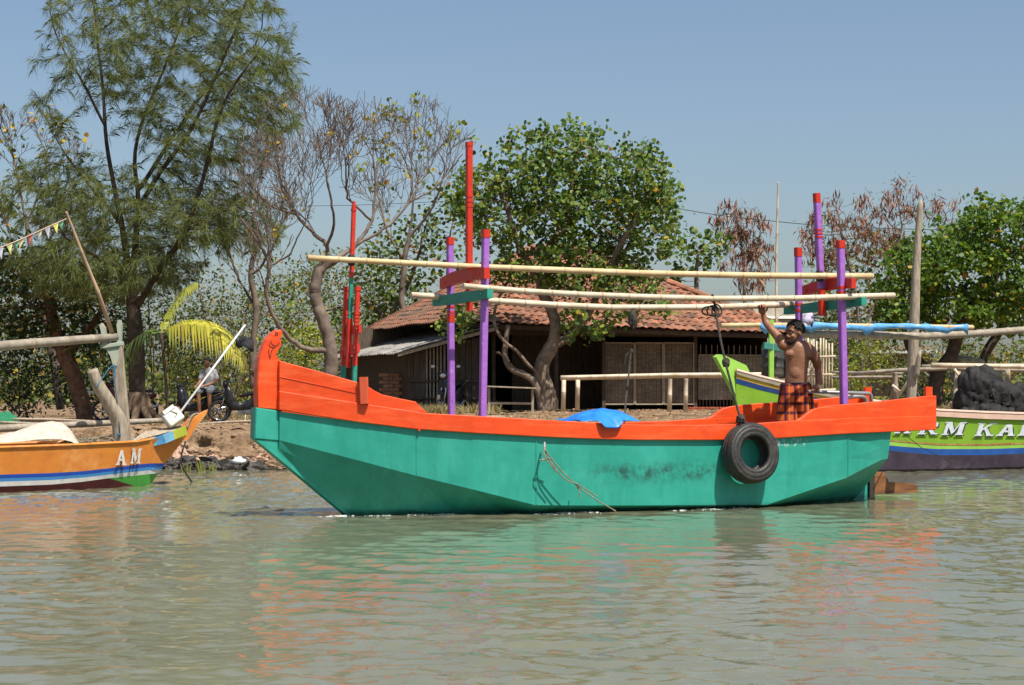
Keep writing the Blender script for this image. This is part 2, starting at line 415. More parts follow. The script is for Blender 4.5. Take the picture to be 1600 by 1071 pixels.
def hull_paint():
    m, nt, N, L, b = nodes_of('sea_green_paint')
    tc = N.new('ShaderNodeTexCoord'); sep = N.new('ShaderNodeSeparateXYZ'); L.new(tc.outputs['Object'], sep.inputs[0])
    n1 = N.new('ShaderNodeTexNoise'); n1.inputs['Scale'].default_value = 2.2; n1.inputs['Detail'].default_value = 8; n1.inputs['Roughness'].default_value = 0.65; L.new(tc.outputs['Object'], n1.inputs['Vector'])
    r1 = ramp(N, [(0.3, (0.022, 0.275, 0.205)), (0.52, (0.03, 0.325, 0.245)), (0.75, (0.05, 0.375, 0.30))]); L.new(n1.outputs['Fac'], r1.inputs[0]); col = r1.outputs[0]

    def band(sock, a, c, w):                   # 1 between a and c, soft edge w
        x = N.new('ShaderNodeMapRange'); x.interpolation_type = 'SMOOTHSTEP'; x.inputs[1].default_value = a - w; x.inputs[2].default_value = a + w; L.new(sock, x.inputs[0])
        y = N.new('ShaderNodeMapRange'); y.interpolation_type = 'SMOOTHSTEP'; y.inputs[1].default_value = c - w; y.inputs[2].default_value = c + w; y.inputs[3].default_value = 1; y.inputs[4].default_value = 0; L.new(sock, y.inputs[0])
        q = N.new('ShaderNodeMath'); q.operation = 'MULTIPLY'; L.new(x.outputs[0], q.inputs[0]); L.new(y.outputs[0], q.inputs[1]); return q.outputs[0]

    def mul(a, c):
        q = N.new('ShaderNodeMath'); q.operation = 'MULTIPLY'; L.new(a, q.inputs[0]); L.new(c, q.inputs[1]); return q.outputs[0]

    def over(fac, rgb):
        nonlocal col
        mx = N.new('ShaderNodeMixRGB'); mx.inputs[2].default_value = (*rgb, 1); L.new(fac, mx.inputs[0]); L.new(col, mx.inputs[1]); col = mx.outputs[0]

    def nz(scale, lo, hi, stretch=(1, 1, 1)):
        mp = N.new('ShaderNodeMapping'); mp.inputs['Scale'].default_value = stretch; L.new(tc.outputs['Object'], mp.inputs[0])
        n = N.new('ShaderNodeTexNoise'); n.inputs['Scale'].default_value = scale; n.inputs['Detail'].default_value = 10; n.inputs['Roughness'].default_value = 0.75; L.new(mp.outputs[0], n.inputs['Vector'])
        r = ramp(N, [(lo, (0, 0, 0)), (hi, (1, 1, 1))]); L.new(n.outputs['Fac'], r.inputs[0]); return r.outputs[0]
    u0, z0 = B.hit(925, 741, 0.9); u1, _ = B.hit(1125, 741, 0.9)
    over(mul(mul(band(sep.outputs[0], u0, u1, 0.25), band(sep.outputs[2], z0 - 0.07, z0 + 0.07, 0.10)), nz(8, 0.44, 0.60)), (0.022, 0.05, 0.042))     # fender scuffs
    u2, z2 = B.hit(820, 690, 0.9); u3, _ = B.hit(920, 690, 0.9)
    over(mul(mul(band(sep.outputs[0], u2, u3, 0.1), band(sep.outputs[2], z2 - 0.1, z2 + 0.03, 0.02)), nz(40, 0.64, 0.68, (0.5, 1, 1))), (0.55, 0.6, 0.58))
    u4, z4 = B.hit(1200, 690, 0.85); u5, _ = B.hit(1260, 690, 0.85)
    over(mul(mul(band(sep.outputs[0], u4, u5, 0.06), band(sep.outputs[2], z4 - 0.05, z4 + 0.02, 0.02)), nz(26, 0.52, 0.58)), (0.6, 0.64, 0.6))
    over(mul(band(sep.outputs[2], -1, 0.045, 0.03), nz(6, 0.3, 0.6)), (0.02, 0.075, 0.05))                                      # slimy boot line
    over(nz(7, 0.66, 0.70, (0.22, 1, 5)), (0.10, 0.42, 0.34)); over(nz(17, 0.66, 0.76), (0.02, 0.13, 0.09)); over(nz(2.6, 0.5, 0.72, (1.6, 1, 0.35)), (0.02, 0.25, 0.185)); over(nz(60, 0.70, 0.73), (0.35, 0.42, 0.38)); over(nz(1.4, 0.6, 0.9, (0.6, 1, 3)), (0.07, 0.36, 0.29))
    L.new(col, b.inputs['Base Color']); b.inputs['Roughness'].default_value = 0.42; b.inputs['Specular IOR Level'].default_value = 0.35
    n3 = N.new('ShaderNodeTexNoise'); n3.inputs['Scale'].default_value = 5; n3.inputs['Detail'].default_value = 7; L.new(tc.outputs['Object'], n3.inputs['Vector'])
    bp = N.new('ShaderNodeBump'); bp.inputs['Strength'].default_value = 0.18; bp.inputs['Distance'].default_value = 0.03; L.new(n3.outputs['Fac'], bp.inputs['Height']); L.new(bp.outputs[0], b.inputs['Normal'])
    return m


GREEN = hull_paint()
ORANGE = M('orange_paint', (0.80, 0.082, 0.013), (0.70, 0.062, 0.010), scale=3, rough=0.4, bump=0.25, bscale=6, dirt=(0.56, 0.05, 0.012), dscale=5, dlo=0.5, dhi=0.8)
REDP = M('red_paint', (0.60, 0.035, 0.012), (0.5, 0.028, 0.011), scale=6, rough=0.45, bump=0.2, dirt=(0.5, 0.36, 0.27), dscale=5, dlo=0.66, dhi=0.72)
PURPLE = M('purple_paint', (0.37, 0.145, 0.52), (0.31, 0.115, 0.46), scale=8, rough=0.5, bump=0.3, bscale=14, dirt=(0.46, 0.26, 0.58), dscale=7, dlo=0.58, dhi=0.75)
POSTG = M('post_green_paint', (0.02, 0.24, 0.165), (0.03, 0.3, 0.21), scale=7, rough=0.5, bump=0.2, dirt=(0.3, 0.28, 0.2), dscale=8, dlo=0.68, dhi=0.76)
BOATWOOD = M('bare_plank', (0.30, 0.19, 0.09), (0.17, 0.1, 0.05), scale=5, rough=0.75, stretch=(0.4, 4, 4), bump=0.3)

chips(ORANGE, (0.30, 0.10, 0.16), 26, 0.685, 0.70); chips(ORANGE, (0.86, 0.16, 0.05), 3.5, 0.5, 0.8, (0.5, 1, 4)); chips(ORANGE, (0.42, 0.06, 0.02), 11, 0.66, 0.72, (0.35, 1, 2))
chips(PURPLE, (0.5, 0.4, 0.45), 22, 0.66, 0.69); chips(PURPLE, (0.2, 0.07, 0.3), 9, 0.6, 0.75); chips(POSTG, (0.42, 0.38, 0.28), 24, 0.64, 0.67)
# hull shell from traced sheer, chine and keel lines
sheer = [(437, 643), (500, 652), (560, 660), (650, 671), (740, 677), (838, 682), (920, 686), (1000, 688), (1120, 688), (1200, 686), (1325, 678), (1380, 675)]
sh = [B.trace(x, y, hb) for x, y in sheer]
ch = [B.trace(x, y, hc) for x, y in [(437, 688), (640, 741), (838, 790), (1010, 790), (1200, 789), (1325, 746), (1380, 717)]]
chz = lambda u: float(np.interp(u, [c[0] for c in ch], [c[2] for c in ch]))
k0 = B.hit(400, 686, 0.0); k1 = B.hit(540, 804, 0.0)


def keel(u):
    z = k0[1] + (u - k0[0]) * (k1[1] - k0[1]) / (k1[0] - k0[0])
    z = max(z, -0.28)
    if u > 5.2: z = -0.28 + (u - 5.2) / 1.5 * 0.40
    return z


rows = []
US = sorted([s[0] for s in sh] + [0.3, 2.5, 4.2, 6.1])
for u in US:
    zs = float(np.interp(u, [s[0] for s in sh], [s[2] for s in sh])); zc = chz(u); zk = min(keel(u), zc - 0.02)
    near = [(hb(u), zs), (hb(u) * 0.45 + hc(u) * 0.55, zs * 0.45 + zc * 0.55), (hc(u), zc), (hc(u), zc), (0.5 * hc(u) + 0.025, 0.5 * (zc + zk)), (0.05, zk)]
    rows.append([B.pt(u, v, z) for v, z in near] + [B.pt(u, -v, z) for v, z in reversed(near)])
mb = MB().loft(rows)
n_ = len(rows[0]); mb.f.append(tuple(range((len(rows) - 1) * n_, len(rows) * n_))); mb.f.append(tuple(range(n_ - 1, -1, -1)))
hull = mb.build('hull', GREEN, boat)
# plywood sheet joints: narrow proud battens along the seams
for x, y0, y1 in ((838, 684, 788), (1325, 680, 744), (651, 673, 741)):
    a = B.trace(x, y0, hb); c = B.trace(x, y1, hc)
    MB().beam(B.pt(a[0], a[1] + 0.0, a[2]), B.pt(c[0], c[1] + 0.0, c[2]), 0.012, 0.010).build('seam', GREEN, hull)


def flat(poly, v0, v1): return [B.px(x, y, v0) for x, y in poly], B.pt(0, v1, 0) - B.pt(0, v0, 0)


def bslab(poly, half, bev=0.02):               # outline traced on the near face, symmetric about the centre plane, chamfered rim
    pts = [B.hit(x, y, half) for x, y in poly]; cx = sum(p[0] for p in pts) / len(pts); cz = sum(p[1] for p in pts) / len(pts)
    ins = lambda p: (p[0] + (cx - p[0]) / max(0.05, math.hypot(p[0] - cx, p[1] - cz)) * bev, p[1] + (cz - p[1]) / max(0.05, math.hypot(p[0] - cx, p[1] - cz)) * bev)
    rw = [[B.pt(*(lambda q: (q[0], half, q[1]))(ins(p))) for p in pts], [B.pt(p[0], half - bev, p[1]) for p in pts], [B.pt(p[0], -half + bev, p[1]) for p in pts], [B.pt(*(lambda q: (q[0], -half, q[1]))(ins(p))) for p in pts]]
    m_ = MB().loft(rw, True); n = len(pts); m_.f.append(tuple(range(n - 1, -1, -1))); m_.f.append(tuple(range(3 * n, 4 * n))); return m_


head = [(403, 640), (402, 602), (404, 575), (407, 558), (412, 543), (418, 530), (426, 521), (434, 516), (439, 515), (442, 518), (441, 524), (437, 527), (440, 531), (441, 537), (437, 544), (433, 550), (433, 557), (437, 563), (443, 568), (443, 600), (441, 643)]
st = bslab(head, 0.068).build('stem_head', ORANGE, boat)
CARVE = M('carving_paint', (0.12, 0.02, 0.01), rough=0.7)
for pts in ([(423, 533), (424, 537), (428, 540), (433, 540), (436, 536)], [(421, 537), (421, 541), (426, 543), (431, 543)], [(420, 546), (420, 553), (422, 561)], [(428, 543), (424, 550), (422, 561)], [(430, 520), (433, 520), (434, 523), (431, 524), (430, 521)]):
    MB().tube(smooth_path([B.px(x, y, 0.0685) for x, y in pts], 4), 0.0045, 5).build('carved_line', CARVE, st)
bslab([(400, 637), (441, 643), (442, 690), (398, 686)], 0.074, 0.012).build('stem', GREEN, boat)
bslab([(398, 686), (440, 688), (596, 820), (640, 850), (590, 850), (546, 809)], 0.062, 0.012).build('cutwater', GREEN, boat)


def strake(name, low, top, out, thick, mat, proud=None):
    both = []
    xs_ = sorted(set([p[0] for p in low] + [p[0] for p in top]))
    prof = []
    for x in xs_:
        yl = float(np.interp(x, [p[0] for p in low], [p[1] for p in low])); yt = float(np.interp(x, [p[0] for p in top], [p[1] for p in top]))
        hf = lambda u: hb(u) + out
        a = B.trace(x, yl, hf); c = B.trace(x, yt, hf); prof.append((a[0], a[1], a[2], c[2]))
    for sgn in (1, -1):
        r = []
        for u, v, zl, zt in prof:
            e = 0.007
            q = [(v, zl + e), (v, zt - e), (v - e, zt), (v - thick + e, zt), (v - thick, zt - e), (v - thick, zl), (v - e, zl)]
            r.append([B.pt(u, sgn * a_, z) for a_, z in q])
        m_ = MB().loft(r, True); k = len(r[0])
        m_.f.append(tuple(range(k - 1, -1, -1))); m_.f.append(tuple((len(r) - 1) * k + i for i in range(k)))
        both.append(m_.build(name, mat, boat))
    return both


low = [(437, 641), (500, 651), (560, 660), (650, 671), (740, 677), (850, 683), (920, 686), (1000, 688), (1120, 688), (1200, 686), (1325, 678), (1463, 672)]
seam = [(437, 611), (560, 630), (651, 643.5), (667, 646), (760, 651), (850, 656.5), (930, 661), (1000, 664), (1100, 664.5), (1180, 662), (1250, 657), (1350, 653), (1463, 650)]
strake('bulwark', low, seam, 0.035, 0.07, ORANGE)
strake('bow_strake', [(437, 612), (560, 631), (667, 646.5)], [(437, 564), (500, 581), (560, 598), (575, 604), (586, 611), (598, 617), (625, 623), (650, 628), (656, 635), (667, 644)], 0.02, 0.05, ORANGE)
strake('bow_rail', [(437, 590), (500, 603), (562, 616)], [(437, 588), (500, 601.5), (562, 615)], 0.026, 0.03, ORANGE)
strake('stern_strake', [(1246, 658.5), (1463, 652)], [(1246, 656.5), (1254, 653), (1262, 646), (1270, 640.5), (1282, 637), (1300, 634), (1380, 627), (1450, 619), (1463, 618.5)], 0.022, 0.055, ORANGE)
# butt joint in the near bulwark, knees, stern blocks
a = B.trace(653, 672, hb); MB().beam(B.pt(a[0], a[1] + 0.028, a[2] - 0.01), B.pt(a[0] + 0.02, a[1] + 0.028, a[2] + 0.165), 0.022, 0.02).build('joint_cover', ORANGE, boat)
for s in (1, -1):
    u_, z_ = B.hit(572, 609, hb(0.25)); v_ = hb(u_) + 0.03
    MB().beam(B.pt(u_, s * v_, z_ - 0.135), B.pt(u_ - 0.01, s * v_, z_ + 0.12), 0.085, 0.10).build('mooring_cleat', M('cleat_paint', (0.62, 0.1, 0.035), (0.5, 0.075, 0.03), rough=0.6), boat)
    u_, z_ = B.hit(1456, 620, 0.55)
    MB().beam(B.pt(u_ - 0.05, s * 0.545, z_ - 0.12), B.pt(u_ - 0.05, s * 0.545, z_ + 0.11), 0.085, 0.095).build('stern_block', ORANGE, boat)
MB().beam(B.pt(6.72, -0.56, 0.84), B.pt(6.72, 0.52, 0.84), 0.09, 0.1).build('stern_beam', ORANGE, boat)
MB().beam(B.pt(6.3, -0.68, 0.80), B.pt(6.3, 0.68, 0.80), 0.12, 0.06).build('thwart', ORANGE, boat)
# deck boards, each one a board
ub = -0.35
for k in range(34):
    u0 = ub + k * 0.2; w = hb(u0 + 0.1) - 0.055
    zd = 0.34 if u0 > 0.7 else 0.5
    if u0 > 6.0: continue
    for uu in (u0, u0 + 0.2):
        zc = chz(uu)
        if zc > zd - 0.03: w = min(w, max(0.0, 0.05 + (hc(uu) - 0.05) * (zd - 0.03 - keel(uu)) / max(0.05, zc - keel(uu)) - 0.06))
    if u0 < 2.8: w = w * 0.9 - 0.05
    if w < 0.08: continue
    MB().box(B.pt(u0 + 0.1, 0, zd), (0.19, 2 * w, 0.03), Matrix.Rotation(math.radians(27), 3, 'Z')).build('deck_board', BOATWOOD, boat)
for u_ in (1.25, 2.6, 4.0): MB().beam(B.pt(u_, -hb(u_) + 0.07, 0.6), B.pt(u_, hb(u_) - 0.07, 0.6), 0.05, 0.16).build('frame_beam', BOATWOOD, boat)


def post(x0, y0, x1, y1, v, w, mat, segs, name='post', par=boat):     # tapering square post, turned rings listed as (t0, t1, scale, material, name)
    a = B.px(x0, y0, v); c = B.px(x1, y1, v)
    ang = math.radians(27)
    main = MB().beam(a, c, w, w, up=(math.sin(ang), -math.cos(ang), 0)).build(name, mat, par)
    for t0, t1, k, mt, nm in segs:
        MB().beam(a.lerp(c, t0), a.lerp(c, t1), w * k, w * k, up=(math.sin(ang), -math.cos(ang), 0)).build(nm, mt, main)
    return main


# fore gallows
post(706, 690, 703, 372, -0.40, 0.062, PURPLE, [(0.965, 1.003, 1.14, REDP, 'cap'), (0.585, 0.625, 1.08, REDP, 'red_band'), (0.63, 0.64, 1.12, REDP, 'ring'), (0.655, 0.665, 1.12, REDP, 'ring')])
post(753, 700, 759, 360, 0.40, 0.066, PURPLE, [(0.965, 1.003, 1.14, REDP, 'cap')])
fm = post(733, 486, 733, 225, 0.03, 0.06, REDP, [(0.97, 0.985, 0.9, ROPE_D, 'ring'), (0.985, 1.01, 1.12, REDP, 'cap'), (0.62, 0.632, 1.15, REDP, 'ring'), (0.65, 0.662, 1.15, REDP, 'ring'), (0.68, 0.692, 1.15, REDP, 'ring')], 'mast')


def xbeam(x0, y0, v0, x1, y1, v1, mid, h, t, mat, name):
    p0 = B.px(x0, y0, v0); p1 = B.px(x1, y1, v1); au = Vector((B.a.x, B.a.y, 0))
    rows_ = []
    for k in range(9):
        s = k / 8; p = p0.lerp(p1, s); p.z += mid * 4 * s * (1 - s) * 1.0
        hh = h * (0.8 + 0.2 * math.sin(math.pi * s)); rows_.append([p + au * x + Vector((0, 0, z)) for x, z in ((-t / 2, -hh / 2), (t / 2, -hh / 2), (t / 2, hh / 2), (-t / 2, hh / 2))])
    m_ = MB().loft(rows_, True); m_.f += [(3, 2, 1, 0), tuple(32 + i for i in range(4))]
    o = m_.build(name, mat, boat)
    for s in (0.12, 0.88):
        p = p0.lerp(p1, s) - au * (t / 2); MB().tube([p, p - au * 0.008], 0.014, 6).build('bolt', mat, o)
    return o


xbeam(691, 444, -0.52, 761, 427, 0.50, 0.03, 0.135, 0.06, REDP, 'crossbeam')
xbeam(680, 472, -0.66, 766, 459, 0.56, 0.0, 0.11, 0.065, POSTG, 'crossbeam')
# aft gallows
post(1250, 680, 1247, 388, -0.41, 0.066, PURPLE, [(0.955, 1.003, 1.14, REDP, 'cap'), (0.66, 0.675, 1.15, REDP, 'ring'), (0.69, 0.705, 1.15, REDP, 'ring')])
post(1320, 690, 1313, 377, 0.41, 0.074, PURPLE, [(0.965, 1.003, 1.14, REDP, 'cap'), (0.735, 0.75, 1.12, REDP, 'ring'), (0.76, 0.775, 1.12, REDP, 'ring')])
am = post(1285, 492, 1276, 306, 0.03, 0.066, PURPLE, [(-0.01, 0.22, 1.06, REDP, 'red_foot'), (0.64, 0.90, 0.94, REDP, 'red_head'), (0.9, 0.94, 0.75, REDP, 'neck'), (0.94, 1.02, 1.05, REDP, 'cap'), (0.645, 0.66, 1.18, REDP, 'ring'), (0.675, 0.69, 1.18, REDP, 'ring'), (0.705, 0.72, 1.18, REDP, 'ring')], 'mast')
xbeam(1254, 456, -0.5, 1334, 443, 0.58, 0.03, 0.13, 0.06, REDP, 'crossbeam')
xbeam(1228, 486, -0.66, 1350, 471, 0.60, 0.0, 0.11, 0.065, POSTG, 'crossbeam')
# carved trident of posts on the foredeck
for x, v in ((538, -0.14), (556, 0.10)):
    p = post(x - 3, 606, x + 3, 450, v, 0.042, REDP, [(0, 0.22, 1.04, POSTG, 'green_foot'), (0.97, 1.01, 1.3, REDP, 'cap'), (0.93, 0.95, 0.7, REDP, 'neck'), (0.66, 0.675, 1.25, REDP, 'ring'), (0.695, 0.71, 1.25, REDP, 'ring'), (0.73, 0.745, 1.25, REDP, 'ring')])
post(544, 575, 553, 320, 0.0, 0.036, POSTG, [(0.0, 0.3, 1.15, REDP, 'red_foot'), (0.55, 1.0, 1.08, REDP, 'red_head'), (1.0, 1.02, 0.7, REDP, 'finial'), (0.96, 0.975, 1.3, REDP, 'ring'), (0.72, 0.73, 1.25, REDP, 'ring'), (0.69, 0.70, 1.25, REDP, 'ring')], 'mast')
xbeam(533, 551, -0.2, 560, 544, 0.2, 0, 0.11, 0.03, REDP, 'crossbeam')
xbeam(536, 519, -0.2, 563, 514, 0.2, 0, 0.09, 0.03, REDP, 'crossbeam')
# rudder, skeg, tiller
RUDW = M('rudder_wood', (0.30, 0.13, 0.045), (0.12, 0.05, 0.02), scale=6, rough=0.55, stretch=(0.5, 3, 3))
bslab([(1366, 738), (1381, 738), (1384, 744), (1388, 753), (1428, 756), (1434, 759), (1435, 764), (1434, 770), (1366, 773)], 0.022, 0.008).build('rudder', RUDW, boat)
bslab([(1359, 724), (1367, 724), (1367, 800), (1359, 800)], 0.03, 0.006).build('rudder_post', ROPE_D, boat)
bslab([(1310, 740), (1356, 740), (1356, 800), (1310, 800)], 0.045, 0.01).build('skeg', GREEN, boat)
STEEL = M('galvanised_pipe', (0.36, 0.36, 0.35), (0.24, 0.24, 0.23), rough=0.4, metal=0.4)
MB().tube([B.px(1263, 612, 0.02), B.px(1358, 615, 0.02), B.px(1361, 618, 0.02), B.px(1362, 645, 0.02)], [0.02, 0.02, 0.02, 0.02], 8).build('tiller', STEEL, boat, smooth=True)
MB().tube(smooth_path([B.px(x, y, -0.1) for x, y in ((1322, 622), (1340, 620), (1352, 623), (1353, 640))], 5), 0.022, 8).build('exhaust_pipe', STEEL, boat, smooth=True)

# bamboo poles lashed to the gallows
bamboo('bamboo_pole', [B.px(x, y, 0.11) for x, y in ((480, 403), (620, 410.5), (740, 417), (870, 422), (1000, 427), (1180, 431), (1363, 432))], 0.028, 0.036, BAMBOO, 'long yellow bamboo pole, topmost of the three along the green boat', 'bamboo poles on the green boat')
bamboo('bamboo_pole', [B.px(x, y, 0.50) for x, y in ((724, 447), (800, 454), (900, 460), (1000, 464), (1110, 467), (1240, 466.5), (1397, 462))], 0.028, 0.033, BAMBOO_W, 'whitish bamboo pole on the near beam ends, middle of three over the boat', 'bamboo poles on the green boat')
bamboo('bamboo_pole', [B.px(x, y, -0.53) for x, y in ((642, 461), (780, 471), (870, 477), (960, 481), (1110, 480.5), (1238, 476))], 0.031, 0.035, BAMBOO_W, 'pale bamboo pole gripped by the man, lowest of three over the boat', 'bamboo poles on the green boat')
# lashings
for k, (x, y, v, r) in enumerate(((549, 407, 0.06, 0.045), (1281, 432, 0.07, 0.05))):
    m_ = MB()
    for q in range(4):
        c = B.px(x, y, v); pts = [c + Vector((0.012 * (q - 1.5) * B.a.x, 0.012 * (q - 1.5) * B.a.y, 0)) + Vector((B.n.x * math.cos(t) * r, B.n.y * math.cos(t) * r, math.sin(t) * r * 1.15)) for t in np.linspace(0, 6.28, 15)]
        m_.tube(pts, 0.006, 5)
    tag(m_.build('rope_lashing', ROPE_D), ['dark cord binding the topmost bamboo to the thin bow mast', 'dark cord binding the topmost bamboo to the aft purple mast'][k], 'lashing')
# tyre fender with its rope
tc_u, tc_v, tc_z = B.trace(1162, 708, hb); tyre = thing('tyre_fender', B.pt(tc_u, hb(tc_u) + 0.12, tc_z), 'old black car tyre hung as a fender on the green hull', 'tyre', rz=math.radians(27))


def tyre_mesh(c, axis, R, r_in, wdt, n=40, mat=RUBBER, par=None, tread=True):
    axis = Vector(axis).normalized(); x = axis.orthogonal().normalized(); y = axis.cross(x)
    prof = [(r_in, -0.36), (r_in + 0.02, -0.46), (r_in + (R - r_in) * 0.3, -0.49), (r_in + (R - r_in) * 0.34, -0.46), (r_in + (R - r_in) * 0.40, -0.5), (r_in + (R - r_in) * 0.62, -0.5), (r_in + (R - r_in) * 0.66, -0.455), (r_in + (R - r_in) * 0.70, -0.475), (R * 0.95, -0.42), (R * 0.945, -0.38), (R * 0.99, -0.32), (R, -0.17), (R * 0.965, -0.14), (R * 0.965, -0.09), (R, -0.06), (R, 0.06), (R * 0.965, 0.09), (R * 0.965, 0.14), (R, 0.17), (R * 0.99, 0.32), (R * 0.945, 0.38), (R * 0.95, 0.42), (r_in + (R - r_in) * 0.70, 0.475), (r_in + (R - r_in) * 0.66, 0.455), (r_in + (R - r_in) * 0.62, 0.5), (r_in + (R - r_in) * 0.40, 0.5), (r_in + (R - r_in) * 0.34, 0.46), (r_in + (R - r_in) * 0.3, 0.49), (r_in + 0.02, 0.46), (r_in, 0.36), (r_in + 0.02, 0.30), (R * 0.9, 0.30), (R * 0.9, -0.30), (r_in + 0.02, -0.30)]
    rows_ = []
    for k in range(n + 1):
        t = 2 * math.pi * k / n; d = x * math.cos(t) + y * math.sin(t); rows_.append([Vector(c) + d * r + axis * (w * wdt) for r, w in prof])
    return MB().loft(rows_, True)


ax = Vector((B.n.x, B.n.y, 0.12))
tyre_mesh(B.pt(tc_u, hb(tc_u) + 0.125, tc_z), ax, 0.315, 0.165, 0.2).build('tyre_casing', RUBBER, tyre, smooth=True)
rope = thing('fender_rope', B.px(1113, 462, 0.5), 'black rope from the bamboo poles down to the hanging tyre', 'rope')
MB().tube(smooth_path([B.px(1113, 461, 0.52), B.px(1117, 478, 0.4), B.px(1122, 510, 0.55), B.px(1132, 560, 0.7), B.px(1145, 610, 0.82), B.px(1157, 652, 0.93), B.pt(tc_u, hb(tc_u) + 0.14, tc_z + 0.27), B.pt(tc_u + 0.02, hb(tc_u) + 0.05, tc_z + 0.17)], 6), 0.013, 6).build('line', ROPE_D, rope)
for x, y, v, r in ((1114, 468, 0.45, 0.035), (1134, 567, 0.71, 0.045), (1157, 655, 0.93, 0.05), (1118, 483, 0.45, 0.032)): MB().blob(B.px(x, y, v), (r, r, r * 1.15), 8, 6, 0.35, 3, x).build('knot', ROPE_D, rope)
m_ = MB()
for q in range(3):
    c = B.px(1108 + q * 6, 486, 0.45); m_.tube([c + Vector((math.cos(t) * (0.075 - 0.012 * q), 0.02 * math.sin(2 * t), math.sin(t) * (0.045 + 0.01 * q))) for t in np.linspace(0, 6.28, 17)], 0.009, 5)
m_.build('coil', ROPE_D, rope)
m_ = MB().tube(smooth_path([B.px(990, 483, -0.5), B.px(992, 500, -0.45), B.px(989, 515, -0.5)], 4), 0.02, 6); m_.blob(B.px(989, 500, -0.48), (0.05, 0.05, 0.09), 8, 6, 0.5, 3, 2)
tag(m_.build('rope_bundle', ROPE_D), 'small black rope bundle hanging under the lowest bamboo', 'rope')
m_ = MB().tube(smooth_path([B.px(986, 546, -0.3), B.px(983, 580, -0.2), B.px(978, 625, 0.1), B.px(975, 668, 0.4)], 5), 0.011, 6); m_.blob(B.px(986, 549, -0.3), (0.03, 0.03, 0.03), 8, 6, 0.4, 3, 5); m_.tube([B.px(984, 549, -0.3), B.px(978, 556, -0.3), B.px(976, 570, -0.3)], 0.008, 5)
tag(m_.build('upright_stick', ROPE_D), 'thin black stick with a knot standing amidships in the boat', 'stick')
# frayed line over the side
sr = thing('trailing_line', B.px(851, 700, 0.92), 'frayed thin rope trailing from the green hull into the water', 'rope')
a0 = 0.93
for k, pts in enumerate(([(851, 697), (853, 705), (872, 730), (888, 746), (905, 762), (930, 780), (962, 799)], [(850, 699), (856, 714), (868, 733), (884, 750), (902, 757), (933, 776)], [(852, 698), (850, 706), (852, 716), (870, 738)], [(899, 755), (903, 764), (907, 777)])):
    MB().tube(smooth_path([B.px(x, y, (0.90 if i == 0 else a0) + 0.006 * k + 0.009 * i) for i, (x, y) in enumerate(pts)], 5), 0.0065, 5).build('strand', ROPE_P, sr)
MB().tube([B.px(843, 719, 0.9), B.px(862, 718, 0.93)], 0.008, 6).build('peg', GREYWOOD, sr)
MB().tube([B.px(851, 692, 0.87), B.px(851, 703, 0.93)], 0.012, 6).build('ring_bolt', STEEL, sr)
# folded blue tarpaulin on the gunwale
rows = []
tu, tz = B.hit(885, 657, 0.55); tu2, tz2 = B.hit(978, 657, 0.55)
for j in range(9):
    v = 0.925 - j * 0.08; row = []
    for i in range(17):
        s = i / 16; u = tu + (tu2 - tu) * s
        e = math.sin(math.pi * min(1, max(0, s))) ** 0.6
        z = tz - 0.005 + e * 0.125 * math.sin(math.pi * min(1, (j + 0.2) / 7.5)) + 0.045 * mnoise.noise(Vector((s * 7, j * 0.9, 3))) + 0.018 * mnoise.noise(Vector((s * 19, j * 1.7, 5)))
        if j == 0: z = tz - 0.035 - (0.045 if 0.28 < s < 0.62 else -0.03)
        row.append(B.pt(u, v + ((0.03 if 0.24 < s < 0.66 else -0.06) if j == 0 else (0 if j > 1 or 0.24 < s < 0.66 else -0.02)), z))
    rows.append(row)
o = MB().loft(rows).build('tarpaulin', BLUETARP, smooth=True); mod = o.modifiers.new('thickness', 'SOLIDIFY'); mod.thickness = 0.006; mod = o.modifiers.new('soft', 'SUBSURF'); mod.levels = 1; mod.render_levels = 1
tag(o, 'crumpled blue tarpaulin folded over the orange gunwale', 'tarpaulin')
# churned foam along the waterline
fm_ = MB(); cl_ = [random.choice((random.uniform(545, 600), random.uniform(600, 840), random.uniform(840, 965), random.uniform(840, 965), random.uniform(965, 1240))) for _ in range(16)]
for k in range(330):
    x = random.choice(cl_) + random.gauss(0, 9)
    u = B.hit(x, 795, 0.85)[0]; zc = chz(u)
    v = np.interp(-0.0, [keel(u), zc], [0.05, hc(u)]) if zc > 0 else hc(u)
    if x < 560: v = 0.1
    p = B.pt(u, v + 0.02 + abs(random.gauss(0, 0.07)), 0.0); p.z = water_z(p.x, p.y) + 0.002
    r = random.uniform(0.003, 0.0075); fm_.blob(p, (r * 2.4, r * 1.6, r * 0.5), 6, 4, 0.6, 3, k)
FOAM = M('foam', (0.75, 0.76, 0.72), (0.6, 0.62, 0.56), rough=0.5)
stuff(tag(fm_.build('foam', FOAM), 'white foam where the green hull meets the water', 'foam'))
# ------------------------------------------------------------------ the man at the tiller
SKIN = M('brown_skin', (0.29, 0.13, 0.07), (0.22, 0.092, 0.047), scale=14, rough=0.5, bump=0.2, bscale=60, spec=0.45)
HAIR = M('black_hair', (0.012, 0.010, 0.009), (0.02, 0.017, 0.015), scale=60, rough=0.85, bump=0.9, bscale=90)


def fuse(o, voxel, it=6):                       # weld overlapping volumes into one continuous skin
    r = o.modifiers.new('weld', 'REMESH'); r.mode = 'VOXEL'; r.voxel_size = voxel
    s = o.modifiers.new('smooth', 'SMOOTH'); s.factor = 0.5; s.iterations = it
    dg = bpy.context.evaluated_depsgraph_get(); me = bpy.data.meshes.new_from_object(o.evaluated_get(dg))
    o.modifiers.clear(); o.data = me
    me.polygons.foreach_set('use_smooth', [True] * len(me.polygons)); return o


